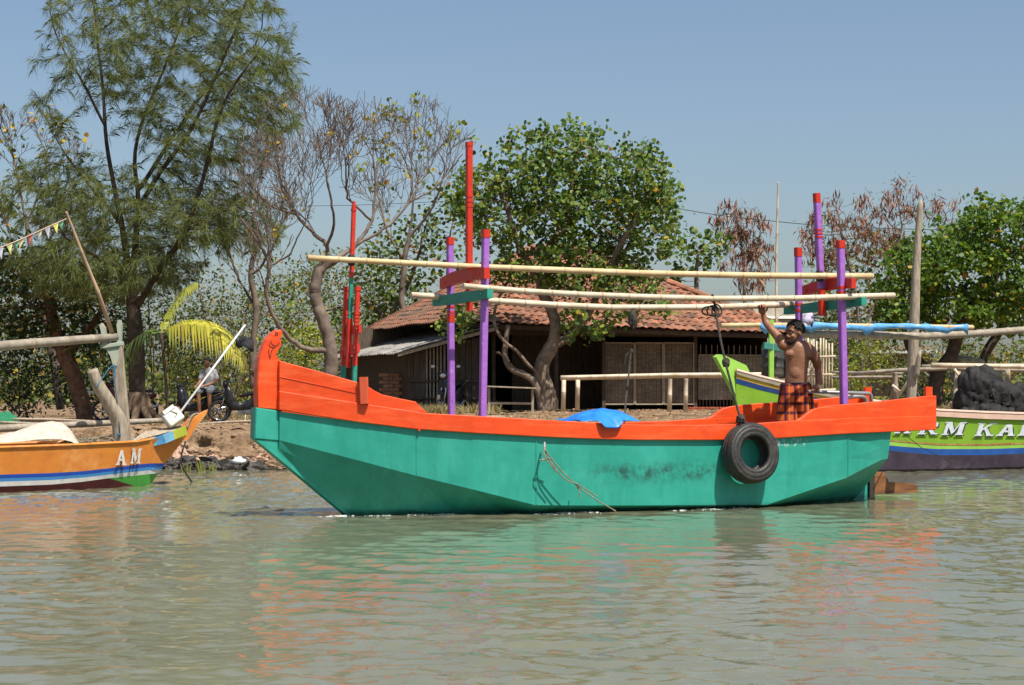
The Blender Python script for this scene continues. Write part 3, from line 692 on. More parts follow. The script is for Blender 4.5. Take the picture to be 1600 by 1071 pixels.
def limb(mb, pts, rad, n=10): mb.tube(smooth_path(pts, 5), list(np.interp(np.linspace(0, len(rad) - 1, (len(pts) - 1) * 5 + 1), range(len(rad)), rad)), n); mb.blob(pts[0], (rad[0],) * 3, 10, 7); mb.blob(pts[-1], (rad[-1],) * 3, 10, 7)


mu, mz = B.hit(1243, 600, -0.20); MY = B.pt(mu, -0.20, 0).y
J = lambda x, y, dy=0.0: P(x, y, MY) + Vector((0, dy, 0))
man = thing('person', Vector((J(1243, 600).x, MY, 0.355)), 'shirtless man in orange plaid shorts standing at the tiller, arm raised', 'person')
bm_ = MB()
# torso: stacked elliptical sections
ry = math.radians(-14)
sec = [(1242, 626, .148, .115), (1242, 612, .150, .118), (1243, 601, .146, .115), (1244, 590, .143, .117), (1245, 578, .142, .112), (1246, 567, .152, .112), (1246, 557, .163, .114), (1245, 549, .168, .108), (1244, 542, .158, .095), (1243, 537, .115, .08), (1243, 533, .062, .062)]
rows = []
for x, y, a, c in sec:
    q = J(x, y); row = []; a *= 0.85; c *= 0.88
    for k in range(20):
        t = 2 * math.pi * k / 20; cx = math.copysign(abs(math.cos(t)) ** 0.85, math.cos(t)) * a; cy = math.copysign(abs(math.sin(t)) ** 0.85, math.sin(t)) * c
        row.append(q + Vector((cx * math.cos(ry) - cy * math.sin(ry), cx * math.sin(ry) + cy * math.cos(ry), 0)))
    rows.append(row)
bm_.loft(rows, True); bm_.f.append(tuple(range(19, -1, -1))); bm_.f.append(tuple(range(200, 220)))
for x, sx in ((1236, -1), (1258, 1)): bm_.blob(J(x, 554, -0.045), (0.078, 0.05, 0.055), 10, 8)      # chest
bm_.blob(J(1244, 584, -0.045), (0.095, 0.068, 0.11), 12, 9)                                          # belly
limb(bm_, [J(1243, 540, 0.01), J(1242, 532, 0.0), J(1241, 524, -0.005)], [0.062, 0.056, 0.055])                          # neck
limb(bm_, [J(1243, 539, 0.02), J(1228, 537, 0.02), J(1219, 530, 0.02)], [0.05, 0.055, 0.06])
limb(bm_, [J(1244, 539, 0.02), J(1258, 541, 0.01), J(1267, 549, 0.0)], [0.05, 0.06, 0.064])
hand_r = J(1188, 483, 0.0); hp = B.px(1188, 479.5, -0.53)
hand_r = hp + Vector((0.01, 0, -0.05))
limb(bm_, [J(1224, 540, 0.0), J(1218, 528, 0.05), J(1207, 514, 0.10)], [0.064, 0.058, 0.046])
limb(bm_, [J(1207, 514, 0.10), J(1200, 503, 0.16), hp + Vector((0.028, -0.02, -0.085))], [0.046, 0.044, 0.029])
limb(bm_, [J(1267, 549, 0.0), J(1275, 562, 0.02), J(1280, 576, 0.05)], [0.064, 0.058, 0.046])
limb(bm_, [J(1280, 576, 0.05), J(1280, 590, 0.02), J(1277, 605, -0.02)], [0.046, 0.044, 0.029])
# legs with feet
dz = 0.355
for x, xk, s in ((1231, 1226, -1), (1254, 1257, 1)):
    k_ = J(xk, 668, -0.02); an = Vector((k_.x + 0.01 * s, k_.y + 0.05, dz + 0.09))
    limb(bm_, [J(x, 618), J((x + xk) / 2, 645, -0.02), k_], [0.088, 0.078, 0.056])
    limb(bm_, [k_, k_.lerp(an, 0.4) + Vector((0, 0.02, 0)), an], [0.056, 0.055, 0.036])
    limb(bm_, [an + Vector((0, 0.02, -0.03)), an + Vector((-0.04, -0.09, -0.055)), an + Vector((-0.06, -0.16, -0.065))], [0.04, 0.036, 0.024])
# head, turned towards the viewer's left
hc_ = J(1241, 521, -0.02); hr = Matrix.Rotation(math.radians(-58), 3, 'Z') @ Matrix.Rotation(math.radians(4), 3, 'X')
HD = lambda x, y, z: hc_ + hr @ Vector((x, y, z))          # x: his left, -y: face front
bm_.blob(HD(0, 0.012, 0.03), (0.083, 0.098, 0.098), 16, 12, rot=hr)
bm_.blob(HD(0, -0.022, -0.045), (0.064, 0.072, 0.075), 14, 10, rot=hr)
bm_.blob(HD(0, -0.055, -0.088), (0.036, 0.035, 0.032), 10, 8)
bm_.tube([HD(0, -0.086, 0.012), HD(0, -0.104, -0.022), HD(0, -0.108, -0.036)], [0.010, 0.015, 0.018], 8)
for s in (-1, 1):
    bm_.blob(HD(s * 0.014, -0.096, -0.036), (0.012, 0.012, 0.010), 8, 6)
    bm_.blob(HD(s * 0.084, 0.012, -0.008), (0.012, 0.022, 0.034), 8, 6, rot=hr)
    bm_.tube([HD(s * 0.012, -0.090, 0.03), HD(s * 0.034, -0.088, 0.036), HD(s * 0.058, -0.066, 0.028)], 0.010, 6)       # brow
    bm_.blob(HD(s * 0.045, -0.066, -0.03), (0.022, 0.02, 0.02), 8, 6)
bm_.tube([HD(-0.025, -0.084, -0.064), HD(0, -0.094, -0.062), HD(0.025, -0.084, -0.064)], [0.006, 0.009, 0.006], 6)
bm_.tube([HD(-0.02, -0.082, -0.076), HD(0, -0.091, -0.077), HD(0.02, -0.082, -0.076)], [0.006, 0.009, 0.006], 6)
body = fuse(bm_.build('body', SKIN, man), 0.0075, 5)


def hand(pts_palm, fdir, curl_axis, side, name, held_r=0.035):    # palm plus five fingers closed round a bar
    h = MB(); w, k = pts_palm
    f = Vector(fdir).normalized(); cx = Vector(curl_axis).normalized(); nrm = f.cross(cx).normalized()
    h.blob((Vector(w) + Vector(k)) / 2, (0.044, 0.044, 0.044), 10, 8, rot=None)
    h.tube([w, Vector(w).lerp(k, 0.5), k], [0.028, 0.038, 0.036], 10)
    for i, (ln, r) in enumerate(((0.085, 0.0095), (0.095, 0.010), (0.09, 0.0095), (0.072, 0.008))):
        p = Vector(k) + cx * (0.033 - 0.022 * i); seg = [p]; ang = 0.0
        for q in range(5):
            ang += 0.62; d = f * math.cos(ang) + nrm * math.sin(ang) * side; seg.append(seg[-1] + d * ln / 4.2)
        h.tube(seg, [r * 1.15, r * 1.1, r, r, r * 0.92, r * 0.75], 8)
    t0 = Vector(w).lerp(k, 0.35) + cx * 0.03
    h.tube(smooth_path([t0, t0 + cx * 0.025 + f * 0.02, t0 + cx * 0.02 + f * 0.045 + nrm * side * 0.025, t0 + cx * 0.005 + f * 0.055 + nrm * side * 0.05], 3), [0.015, 0.014, 0.013, 0.013, 0.0125, 0.012, 0.012, 0.011, 0.011, 0.008], 8)
    return fuse(h.build(name, SKIN, man), 0.0045, 3)


hand((hp + Vector((0.03, -0.035, -0.085)), hp + Vector((0.0, -0.042, -0.012))), (-0.05, 0.15, 1.0), (1, 0.4, 0), -1, 'hand')
tl = B.px(1273, 612, 0.02)
hand((J(1277, 604, -0.03), tl + Vector((0.0, -0.03, 0.022))), (-0.3, -0.5, -0.8), (-1, -0.4, 0.1), 1, 'hand')
# hair and beard
hm = MB()
hm.blob(HD(0, 0.022, 0.045), (0.084, 0.095, 0.098), 16, 12, rot=hr)
for k in range(420):                            # short tight curls over the scalp
    th = math.acos(1 - random.random() * 1.25); ph = random.random() * 6.283; d = Vector((math.sin(th) * math.cos(ph), math.sin(th) * math.sin(ph), math.cos(th)))
    fr_ = max(0.0, -d.y)
    if d.z < -0.25 + 0.75 * fr_ * fr_ * 1.5 + (0.25 if d.y < 0 else 0): continue
    rr = random.uniform(0.012, 0.02); hm.blob(HD(d.x * 0.088, 0.018 + d.y * 0.102, 0.036 + d.z * 0.104), (rr, rr, rr), 6, 4)
hm.build('hair', HAIR, man, smooth=True)
bd = MB()
for s in (-1, 1): bd.tube(smooth_path([HD(s * 0.078, -0.005, 0.0), HD(s * 0.070, -0.030, -0.055), HD(s * 0.045, -0.062, -0.092), HD(0, -0.078, -0.106)], 4), [0.007, 0.007, 0.008, 0.009, 0.010, 0.011, 0.013, 0.014, 0.016, 0.017, 0.018, 0.018, 0.018], 8)
bd.tube([HD(-0.034, -0.078, -0.062), HD(-0.015, -0.094, -0.052), HD(0.015, -0.094, -0.052), HD(0.034, -0.078, -0.062)], [0.004, 0.006, 0.006, 0.004], 6)
bd.blob(HD(0, -0.07, -0.108), (0.028, 0.024, 0.02), 10, 8, 0.3, 4)
bd.build('beard', HAIR, man, smooth=True)
EYE = M('eye_white', (0.6, 0.55, 0.5), rough=0.3)
for s in (-1, 1):
    e = MB().blob(HD(s * 0.034, -0.082, 0.013), (0.012, 0.009, 0.007), 8, 6, rot=hr).build('eye', EYE, man, smooth=True)
    MB().blob(HD(s * 0.034, -0.0885, 0.013), (0.006, 0.004, 0.006), 8, 6, rot=hr).build('pupil', HAIR, e, smooth=True)
    MB().tube([HD(s * 0.012, -0.098, 0.034), HD(s * 0.034, -0.097, 0.041), HD(s * 0.06, -0.073, 0.032)], [0.004, 0.006, 0.003], 6).build('eyebrow', HAIR, man)
nm = M('dark_skin', (0.09, 0.035, 0.018), rough=0.6)
for x, y in ((1233, 560), (1261, 560)): MB().blob(J(x, y, -0.105), (0.013, 0.008, 0.011), 8, 6).build('nipple', nm, man, smooth=True)
MB().blob(J(1242, 590, -0.130), (0.010, 0.008, 0.013), 8, 6).build('navel', nm, man, smooth=True)


def plaid():
    m, nt, N, L, b = nodes_of('orange_plaid'); tc = N.new('ShaderNodeTexCoord'); sp = N.new('ShaderNodeSeparateXYZ'); L.new(tc.outputs['Object'], sp.inputs[0])
    col = None

    def stripes(sock, per, ph, w):
        a = N.new('ShaderNodeMath'); a.operation = 'MULTIPLY_ADD'; a.inputs[1].default_value = 1 / per; a.inputs[2].default_value = ph; L.new(sock, a.inputs[0])
        f_ = N.new('ShaderNodeMath'); f_.operation = 'FRACT'; L.new(a.outputs[0], f_.inputs[0])
        g_ = N.new('ShaderNodeMath'); g_.operation = 'LESS_THAN'; g_.inputs[1].default_value = w; L.new(f_.outputs[0], g_.inputs[0]); return g_.outputs[0]
    base = N.new('ShaderNodeRGB'); base.outputs[0].default_value = (0.62, 0.135, 0.03, 1); col = base.outputs[0]
    ad = N.new('ShaderNodeMath'); ad.operation = 'MULTIPLY_ADD'; ad.inputs[1].default_value = 0.55; L.new(sp.outputs[1], ad.inputs[0]); L.new(sp.outputs[0], ad.inputs[2])
    for sock, per, ph, w, c, k in ((ad.outputs[0], 0.105, 0.1, 0.42, (0.32, 0.03, 0.025), 0.75), (sp.outputs[2], 0.105, 0.3, 0.42, (0.32, 0.03, 0.025), 0.75), (ad.outputs[0], 0.105, 0.02, 0.2, (0.018, 0.018, 0.03), 0.8), (sp.outputs[2], 0.105, 0.2, 0.2, (0.018, 0.018, 0.03), 0.8), (ad.outputs[0], 0.105, 0.55, 0.05, (0.7, 0.4, 0.15), 0.6)):
        s = stripes(sock, per, ph, w); q = N.new('ShaderNodeMath'); q.operation = 'MULTIPLY'; q.inputs[1].default_value = k; L.new(s, q.inputs[0])
        mx = N.new('ShaderNodeMixRGB'); mx.inputs[2].default_value = (*c, 1); L.new(q.outputs[0], mx.inputs[0]); L.new(col, mx.inputs[1]); col = mx.outputs[0]
    L.new(col, b.inputs['Base Color']); b.inputs['Roughness'].default_value = 0.85; b.inputs['Specular IOR Level'].default_value = 0.15; return m


# shorts: seat section dividing into two wide legs, with folds
smb = MB()
for s, xc, xk in ((-1, 1232, 1227), (1, 1254, 1259)):
    rows = []
    for j in range(13):
        t = j / 12; q = J(xc + (xk - xc) * t, 600 + 72 * t, -0.005); a = 0.096 + 0.03 * t; c = 0.128 + 0.012 * t
        row = []
        for k in range(26):
            ph = 2 * math.pi * k / 26; fold = 1 + (0.03 + 0.06 * t) * math.sin(ph * 4 + 2.2 * s + 1.2 * t) + 0.05 * mnoise.noise(Vector((math.cos(ph) * 2, math.sin(ph) * 2, t * 3 + s * 5)))
            row.append(q + Vector((a * math.cos(ph) * fold, c * math.sin(ph) * fold, 0)))
        rows.append(row)
    smb.loft(rows, True); smb.f.append(tuple(len(smb.v) - 26 * 13 + i for i in range(25, -1, -1))); smb.f.append(tuple(len(smb.v) - 26 + i for i in range(26)))
rows = []
for x, y, a, c in ((1243, 599, .152, .124), (1243, 606, .168, .136), (1243, 618, .178, .146), (1243, 630, .172, .142)):
    rows.append([J(x, y) + Vector((a * math.cos(2 * math.pi * k / 24), c * math.sin(2 * math.pi * k / 24), 0)) for k in range(24)])
smb.loft(rows, True); smb.f.append(tuple(len(smb.v) - 96 + i for i in range(23, -1, -1))); smb.f.append(tuple(len(smb.v) - 24 + i for i in range(24)))
shorts = fuse(smb.build('shorts', plaid(), man), 0.009, 4)
MB().tube([J(1243, 599) + Vector((0.153 * math.cos(t), 0.125 * math.sin(t), 0.0)) for t in np.linspace(0, 6.283, 25)], 0.011, 6).build('waistband', M('black_cloth', (0.02, 0.02, 0.025), rough=0.8), shorts)
# ------------------------------------------------------------------ trees by space colonisation
def ellipse_points(ells, Y, n, dy=None, shell=0.0):
    out = []; ar = np.array([e[2] * e[3] * (e[4] if len(e) > 4 else 1.0) for e in ells]); ar = ar / ar.sum(); s = Y / F
    for k in range(n):
        e = ells[RS.choice(len(ells), p=ar)]
        while True:
            q = RS.uniform(-1, 1, 3); r = np.linalg.norm(q)
            if r < 1 and r >= shell * RS.rand(): break
        d = (min(e[2], e[3] * 1.6) * s * 0.85) if dy is None else dy
        p = P(e[0] + q[0] * e[2], e[1] + q[1] * e[3], Y); out.append((p.x, p.y + q[2] * d, p.z))
    return np.array(out)


def colonize(trunks, att, step, infl, kill, iters, jit=0.25, up=0.0):
    pos = []; par = []; guide = []
    for ti, (pts, att_to) in enumerate(trunks):
        pts = smooth_path(pts, 5); last = -1
        if ti:
            d = [((Vector(pos[i]) - pts[0]).length, i) for i in range(len(pos))]; last = min(d)[1]
        cur = Vector(pos[last]) if ti else pts[0]
        if not ti: pos.append(tuple(cur)); par.append(-1); last = 0; guide.append(1)
        for q in pts[1:] if not ti else pts[1:]:
            while (q - cur).length > step * 0.7:
                cur = cur + (q - cur).normalized() * min(step, (q - cur).length); pos.append(tuple(cur)); par.append(last); last = len(pos) - 1; guide.append(1)
    Pn = np.array(pos); A = att.copy(); d2 = ((A[:, None, :] - Pn[None]) ** 2).sum(-1); near = d2.argmin(1); nd = np.sqrt(d2.min(1)); alive = np.ones(len(A), bool)
    for it in range(iters):
        act = alive & (nd < infl)
        if not act.any():
            if not alive.any(): break
            act = alive & (nd <= nd[alive].min() + 0.3)
        ids, invx = np.unique(near[act], return_inverse=True)
        dirs = A[act] - Pn[near[act]]; dirs /= np.linalg.norm(dirs, axis=1)[:, None] + 1e-9
        acc = np.zeros((len(ids), 3)); np.add.at(acc, invx, dirs); acc += RS.normal(0, jit, acc.shape) ; acc[:, 2] += up; acc /= np.linalg.norm(acc, axis=1)[:, None] + 1e-9
        new = Pn[ids] + acc * step; base = len(Pn); Pn = np.vstack([Pn, new]); par.extend(ids.tolist())
        dn = ((A[:, None, :] - new[None]) ** 2).sum(-1); j = dn.argmin(1); dm = np.sqrt(dn.min(1)); b = dm < nd
        near[b] = base + j[b]; nd[b] = dm[b]; alive &= nd > kill
        if not alive.any() or len(Pn) > 15000: break
    return Pn, np.array(par)


def radii(par, tip, e=2.3):
    n = len(par); acc = np.zeros(n); ch = np.zeros(n, int)
    for i in range(n - 1, 0, -1):
        if ch[i] == 0: acc[i] = tip ** e
        acc[par[i]] += acc[i]; ch[par[i]] += 1
    acc[acc == 0] = tip ** e
    return acc ** (1 / e), ch


def wood(Pn, par, r, mb, rmax=None, kink=0.0):
    n = len(par); kids = [[] for _ in range(n)]
    for i in range(1, n): kids[par[i]].append(i)
    st_ = [(0, None)]
    while st_:
        i, pr = st_.pop(); ch = [] if pr is None else [pr]; c = i
        while True:
            ch.append(c)
            if not kids[c]: break
            ks = sorted(kids[c], key=lambda k: -r[k])
            for k in ks[1:]: st_.append((k, c))
            c = ks[0]
        if len(ch) < 2: continue
        pts = [Vector(Pn[k]) for k in ch]; rr = [r[k] for k in ch]
        if pr is not None: rr[0] = min(rr[0], rr[1] * 1.25)
        R0 = max(rr); mb.tube(pts, rr, 8 if R0 > 0.07 else (5 if R0 > 0.025 else 3), cap=False)


def leaf_cloud(cent, per, spread, size, shape='hex', upb=0.6, droop=0.0, flat=1.0):
    n = len(cent) * per; c = np.repeat(np.asarray(cent), per, 0) + RS.normal(0, 1, (n, 3)) * np.array([spread, spread, spread * flat])
    nr = RS.normal(0, 1, (n, 3)); nr[:, 2] += upb * 1.5; nr[:, 1] -= 0.35; nr /= np.linalg.norm(nr, axis=1)[:, None]
    t = RS.normal(0, 1, (n, 3)); t[:, 2] -= droop; t -= (t * nr).sum(1)[:, None] * nr; t /= np.linalg.norm(t, axis=1)[:, None] + 1e-9; b = np.cross(nr, t)
    s = size * RS.uniform(0.6, 1.25, n)[:, None]
    prof = {'hex': [(-.5, 0), (-.28, .45), (.12, .46), (.55, 0), (.12, -.46), (-.28, -.45)], 'oval': [(-.5, 0), (-.1, .22), (.25, .18), (.55, 0), (.25, -.18), (-.1, -.22)], 'slim': [(-.5, 0), (0, .09), (.5, 0), (0, -.09)]}[shape]
    k = len(prof); V = np.zeros((n, k, 3))
    for i, (x, y) in enumerate(prof): V[:, i] = c + t * s * x + b * s * y + nr * s * (0.25 * abs(y) - 0.12 * x * x)
    return V.reshape(-1, 3), np.arange(n * k).reshape(n, k)


def needles(cent, dirs, per, ln, wd, droop):
    n = len(cent) * per; c = np.repeat(cent, per, 0) + RS.normal(0, 0.035, (n, 3)); d = np.repeat(dirs, per, 0) * 0.9 + RS.normal(0, 0.42, (n, 3)); d /= np.linalg.norm(d, axis=1)[:, None]
    l = ln * RS.uniform(0.5, 1.3, n)[:, None]; mid = c + d * l * 0.5; mid[:, 2] -= 0.12 * droop * l[:, 0]; tip = c + d * l * 0.85; tip[:, 2] -= droop * l[:, 0] * 0.55
    sd = np.cross(d, RS.normal(0, 1, (n, 3))); sd /= np.linalg.norm(sd, axis=1)[:, None]; sd *= wd
    V = np.stack([c - sd * .5, c + sd * .5, mid + sd * .5, tip, mid - sd * .5], 1)
    return V.reshape(-1, 3), np.arange(n * 5).reshape(n, 5)


def tree(name, label, Y, trunks, ells, natt, step, infl, kill, bark, trunk_r, tip_r, leaves, cat='tree', group=None, iters=120, jit=0.25, up=0.0, shell=0.0, e=2.3, rootz=None, dy=None, rcap=None):
    tr = [([Vector(P(x, y, Y + (d[0] if d else 0))) for x, y, *d in t], None) for t in trunks]
    if rootz is not None: tr[0][0][0].z = rootz
    base = tr[0][0][0]
    o = thing(name, base, label, cat, group)
    att = ellipse_points(ells, Y, natt, dy=dy, shell=shell)
    Pn, par = colonize(tr, att, step, infl, kill, iters, jit, up)
    r, ch = radii(par, tip_r, e); 
    r = trunk_r * (r / r[0]) ** (math.log(tip_r / trunk_r) / math.log(tip_r / r[0]))
    if rcap: r = np.minimum(r, np.interp(Pn[:, 2], *rcap))
    mb = MB(); wood(Pn, par, r, mb)
    mb.build('trunk', bark, o, smooth=True)
    dirs = Pn - Pn[np.maximum(par, 0)]; dirs /= np.linalg.norm(dirs, axis=1)[:, None] + 1e-9
    for lf in leaves:
        nm, mt, kind, per, spread, size, sel = lf[:7]; opt = lf[7] if len(lf) > 7 else {}
        if sel == 'tips': c = np.where(ch == 0)[0]
        elif sel == 'thin': c = np.where(r < tip_r * opt.get('thin', 2.6))[0]
        c = c[c > 0]
        fr = opt.get('frac', 1.0)
        if fr < 1: c = c[RS.rand(len(c)) < fr]
        if 'box' in opt:
            x0, x1, y0, y1 = opt['box']; X = 800 + F * Pn[c, 0] / Pn[c, 1]; Yp = HZ - F * (Pn[c, 2] - CH) / Pn[c, 1]; c = c[(X > x0) & (X < x1) & (Yp > y0) & (Yp < y1)]
        if not len(c): continue
        if kind == 'needle': V, Fa = needles(Pn[c], dirs[c], per, size, spread, opt.get('droop', 0.5))
        else: V, Fa = leaf_cloud(Pn[c] + dirs[c] * 0.06, per, spread, size, kind, opt.get('up', 0.6), opt.get('droop', 0.0), opt.get('flat', 1.0))
        stuff(npmesh(nm, V, Fa, mt, o))
    return o


WARU = leafmat('heart_leaves', [(0.0, (0.05, 0.10, 0.022)), (0.45, (0.10, 0.175, 0.036)), (0.8, (0.19, 0.255, 0.05)), (0.982, (0.28, 0.30, 0.05)), (0.99, (0.5, 0.36, 0.04)), (1.0, (0.5, 0.2, 0.04))], 0.3, 0.45, 0.22)
WARU_B = leafmat('bright_heart_leaves', [(0.0, (0.05, 0.10, 0.014)), (0.5, (0.09, 0.165, 0.024)), (0.9, (0.16, 0.235, 0.032)), (0.98, (0.32, 0.34, 0.04)), (0.992, (0.5, 0.24, 0.03)), (1.0, (0.5, 0.14, 0.03))], 0.35, 0.45, 0.22)
NEEDLE = leafmat('casuarina_needles', [(0.0, (0.085, 0.115, 0.032)), (0.5, (0.145, 0.185, 0.055)), (1.0, (0.27, 0.28, 0.09))], 0.4, 0.6)
SHRUB = leafmat('dull_shrub_leaves', [(0.0, (0.045, 0.075, 0.015)), (0.6, (0.10, 0.135, 0.026)), (0.9, (0.20, 0.20, 0.035)), (0.97, (0.45, 0.30, 0.04)), (1.0, (0.4, 0.14, 0.03))], 0.3, 0.5)
SHRUB_D = leafmat('dark_shrub_leaves', [(0.0, (0.028, 0.05, 0.012)), (0.7, (0.055, 0.09, 0.02)), (0.95, (0.12, 0.15, 0.028)), (1.0, (0.35, 0.22, 0.03))], 0.25, 0.45)
YELLOWG = leafmat('yellow_green_leaves', [(0.0, (0.14, 0.19, 0.018)), (0.7, (0.27, 0.31, 0.03)), (1.0, (0.42, 0.37, 0.04))], 0.35, 0.5)
YELLOW = leafmat('yellow_leaves', [(0.0, (0.45, 0.36, 0.03)), (0.7, (0.6, 0.42, 0.05)), (1.0, (0.5, 0.2, 0.03))], 0.35, 0.5)
PODS = leafmat('brown_pods', [(0.0, (0.15, 0.06, 0.036)), (0.6, (0.27, 0.12, 0.075)), (1.0, (0.42, 0.24, 0.16))], 0.15, 0.6)
FEATHER = leafmat('feathery_leaves', [(0.0, (0.07, 0.12, 0.03)), (1.0, (0.16, 0.21, 0.06))], 0.35, 0.6)
TWIG = M('grey_twig_bark', (0.23, 0.18, 0.145), (0.11, 0.085, 0.068), scale=4, rough=0.95, spec=0.1)

# the tall casuarina
tree('casuarina_tree', 'tall wispy casuarina tree with fine needles, highest tree at left', 50,
     [[(216, 660), (214, 600), (213, 540), (207, 470), (200, 415), (190, 350), (178, 290), (166, 220), (161, 140), (152, 60), (140, -60)],
      [(205, 445, .1), (212, 380, .4), (216, 310, .5), (210, 250, .5), (222, 190, .6), (255, 110, .7), (290, 20, .8), (310, -50, .9)],
      [(214, 330, .4), (250, 270, -.3), (300, 200, -.8), (350, 90, -1.2), (390, -10, -1.4)],
      [(215, 480, 0), (250, 420, -.6), (290, 360, -1.2), (320, 270, -1.6), (350, 160, -1.8), (420, 60, -2)],
      [(190, 350, 0), (140, 290, .4), (95, 230, .6), (65, 170, .8)], [(165, 200, 0), (130, 130, -.3), (90, 60, -.5), (75, 5, -.6)],
      [(216, 300, .4), (270, 215, .9), (330, 130, 1.4), (400, 70, 1.8)], [(290, 360, -1.2), (350, 330, -1.8), (400, 300, -2.2)], [(205, 430, 0), (150, 400, -1), (100, 370, -1.6)]],
     [(165, 60, 95, 110, .55), (265, 90, 120, 130, .7), (395, 90, 75, 110, .9), (330, 210, 120, 90, .8), (215, 330, 170, 70, .9), (95, 320, 85, 80, 1), (330, 350, 115, 60, 1.2), (170, 420, 150, 55, 1.3), (85, 160, 45, 70, .25), (435, 150, 50, 70, .6), (300, -10, 120, 60, .8)],
     3300, 0.155, 1.1, 0.17, BARK_D, 0.22, 0.0045,
     [('needles', NEEDLE, 'needle', 17, 0.0085, 0.32, 'thin', {'droop': 0.7, 'thin': 2.6})], up=0.3, jit=0.3, e=1.8, rootz=0.35, dy=3.0, rcap=([1, 3.2, 4.5, 6, 8, 11], [0.3, 0.2, 0.10, 0.07, 0.05, 0.03]))

# the leafless tree
def bare_tree(name, label, Y, limbs, bark, lev, ln, ratio, leaves, starts, lean=0.0, env=((0, 0, 9999, 9999),)):
    Pn = []; par = []; rad = []
    def put(p, pr, r): Pn.append(tuple(p)); par.append(pr); rad.append(r); return len(Pn) - 1
    ends = []
    for li, (pts, r0, r1) in enumerate(limbs):
        path = smooth_path([P(x, y, Y + (d[0] if d else 0)) for x, y, *d in pts], 5); pr = -1
        if li: pr = min(range(len(Pn)), key=lambda i: (Vector(Pn[i]) - path[0]).length)
        for i, q in enumerate(path):
            if li and i == 0: continue
            q = q + Vector((random.gauss(0, .015), random.gauss(0, .015), 0)); t = i / (len(path) - 1); pr = put(q, pr, (r0 + (r1 - r0) * t) * (1 if li == 0 else 0.72))
            if starts[li] and t > starts[li] and random.random() < 0.30:
                d = (path[min(i + 1, len(path) - 1)] - path[i - 1]).normalized(); ends.append((pr, d, r1 * 0.5, lev - random.choice((1, 1, 2))))
        if starts[li] is not None: ends.append((pr, (path[-1] - path[-2]).normalized(), r1 * 0.72, lev))
    while ends:
        pr, d, r, lv = ends.pop()
        if lv <= 0: continue
        q_ = Vector(Pn[pr]); xp = 800 + F * q_.x / q_.y; yp = HZ - F * (q_.z - CH) / q_.y
        if not any(((xp - a_) / c_) ** 2 + ((yp - b_) / d_) ** 2 < 1 for a_, b_, c_, d_ in env): continue
        L_ = ln * ratio ** (lev - lv) * random.uniform(0.7, 1.25); n = 5 if lv > 2 else 3
        side = Vector((random.gauss(0, 1), random.gauss(0, 0.8), random.gauss(0, 0.5))).normalized()
        for i in range(n):
            d = (d + Vector((random.gauss(0, .13), random.gauss(0, .13), random.gauss(0, .08))) + Vector((lean, 0, 0.075)) + side * 0.03).normalized()
            r2 = max(0.0078, r * (1 - 0.26 * (i + 1) / n)); pr = put(Vector(Pn[pr]) + d * L_ / n, pr, r2)
            if lv <= 5 and random.random() < 0.10: ends.append((pr, (d + Vector((random.gauss(0, .6), random.gauss(0, .6), random.gauss(0.1, .4)))).normalized(), r2 * 0.6, min(lv - 1, 2)))
        k = 2 if random.random() < 0.72 else 3; a0 = random.uniform(0, 6.28); o_ = d.orthogonal().normalized()
        for q in range(k):
            ax_ = Matrix.Rotation(a0 + 6.283 * q / k, 3, d) @ o_; sp = random.uniform(0.3, 0.75) * (0.7 if q == 0 else 1.0); dd = (d * math.cos(sp) + ax_ * math.sin(sp)); dd.y *= 0.75
            ends.append((pr, dd.normalized(), r2 * (0.86 if q == 0 else 0.68), lv - 1))
        if len(Pn) > 30000: break
    Pn = np.array(Pn); par = np.array(par); rad = np.array(rad)
    o = thing(name, tuple(Pn[0]), label, 'tree'); mb = MB(); wood(Pn, par, rad, mb); mb.build('trunk', bark, o, smooth=True)
    ch = np.bincount(par[1:], minlength=len(par)); tips = np.where(ch == 0)[0]
    for mt, per, sp, sz, fr, bx in leaves:
        c = tips[RS.rand(len(tips)) < fr]; X = 800 + F * Pn[c, 0] / Pn[c, 1]; Yp = HZ - F * (Pn[c, 2] - CH) / Pn[c, 1]; c = c[(X > bx[0]) & (X < bx[1]) & (Yp > bx[2]) & (Yp < bx[3])]
        if len(c): V, Fa = leaf_cloud(Pn[c], per, sp, sz, 'hex'); stuff(npmesh('leaves', V, Fa, mt, o))
    return o


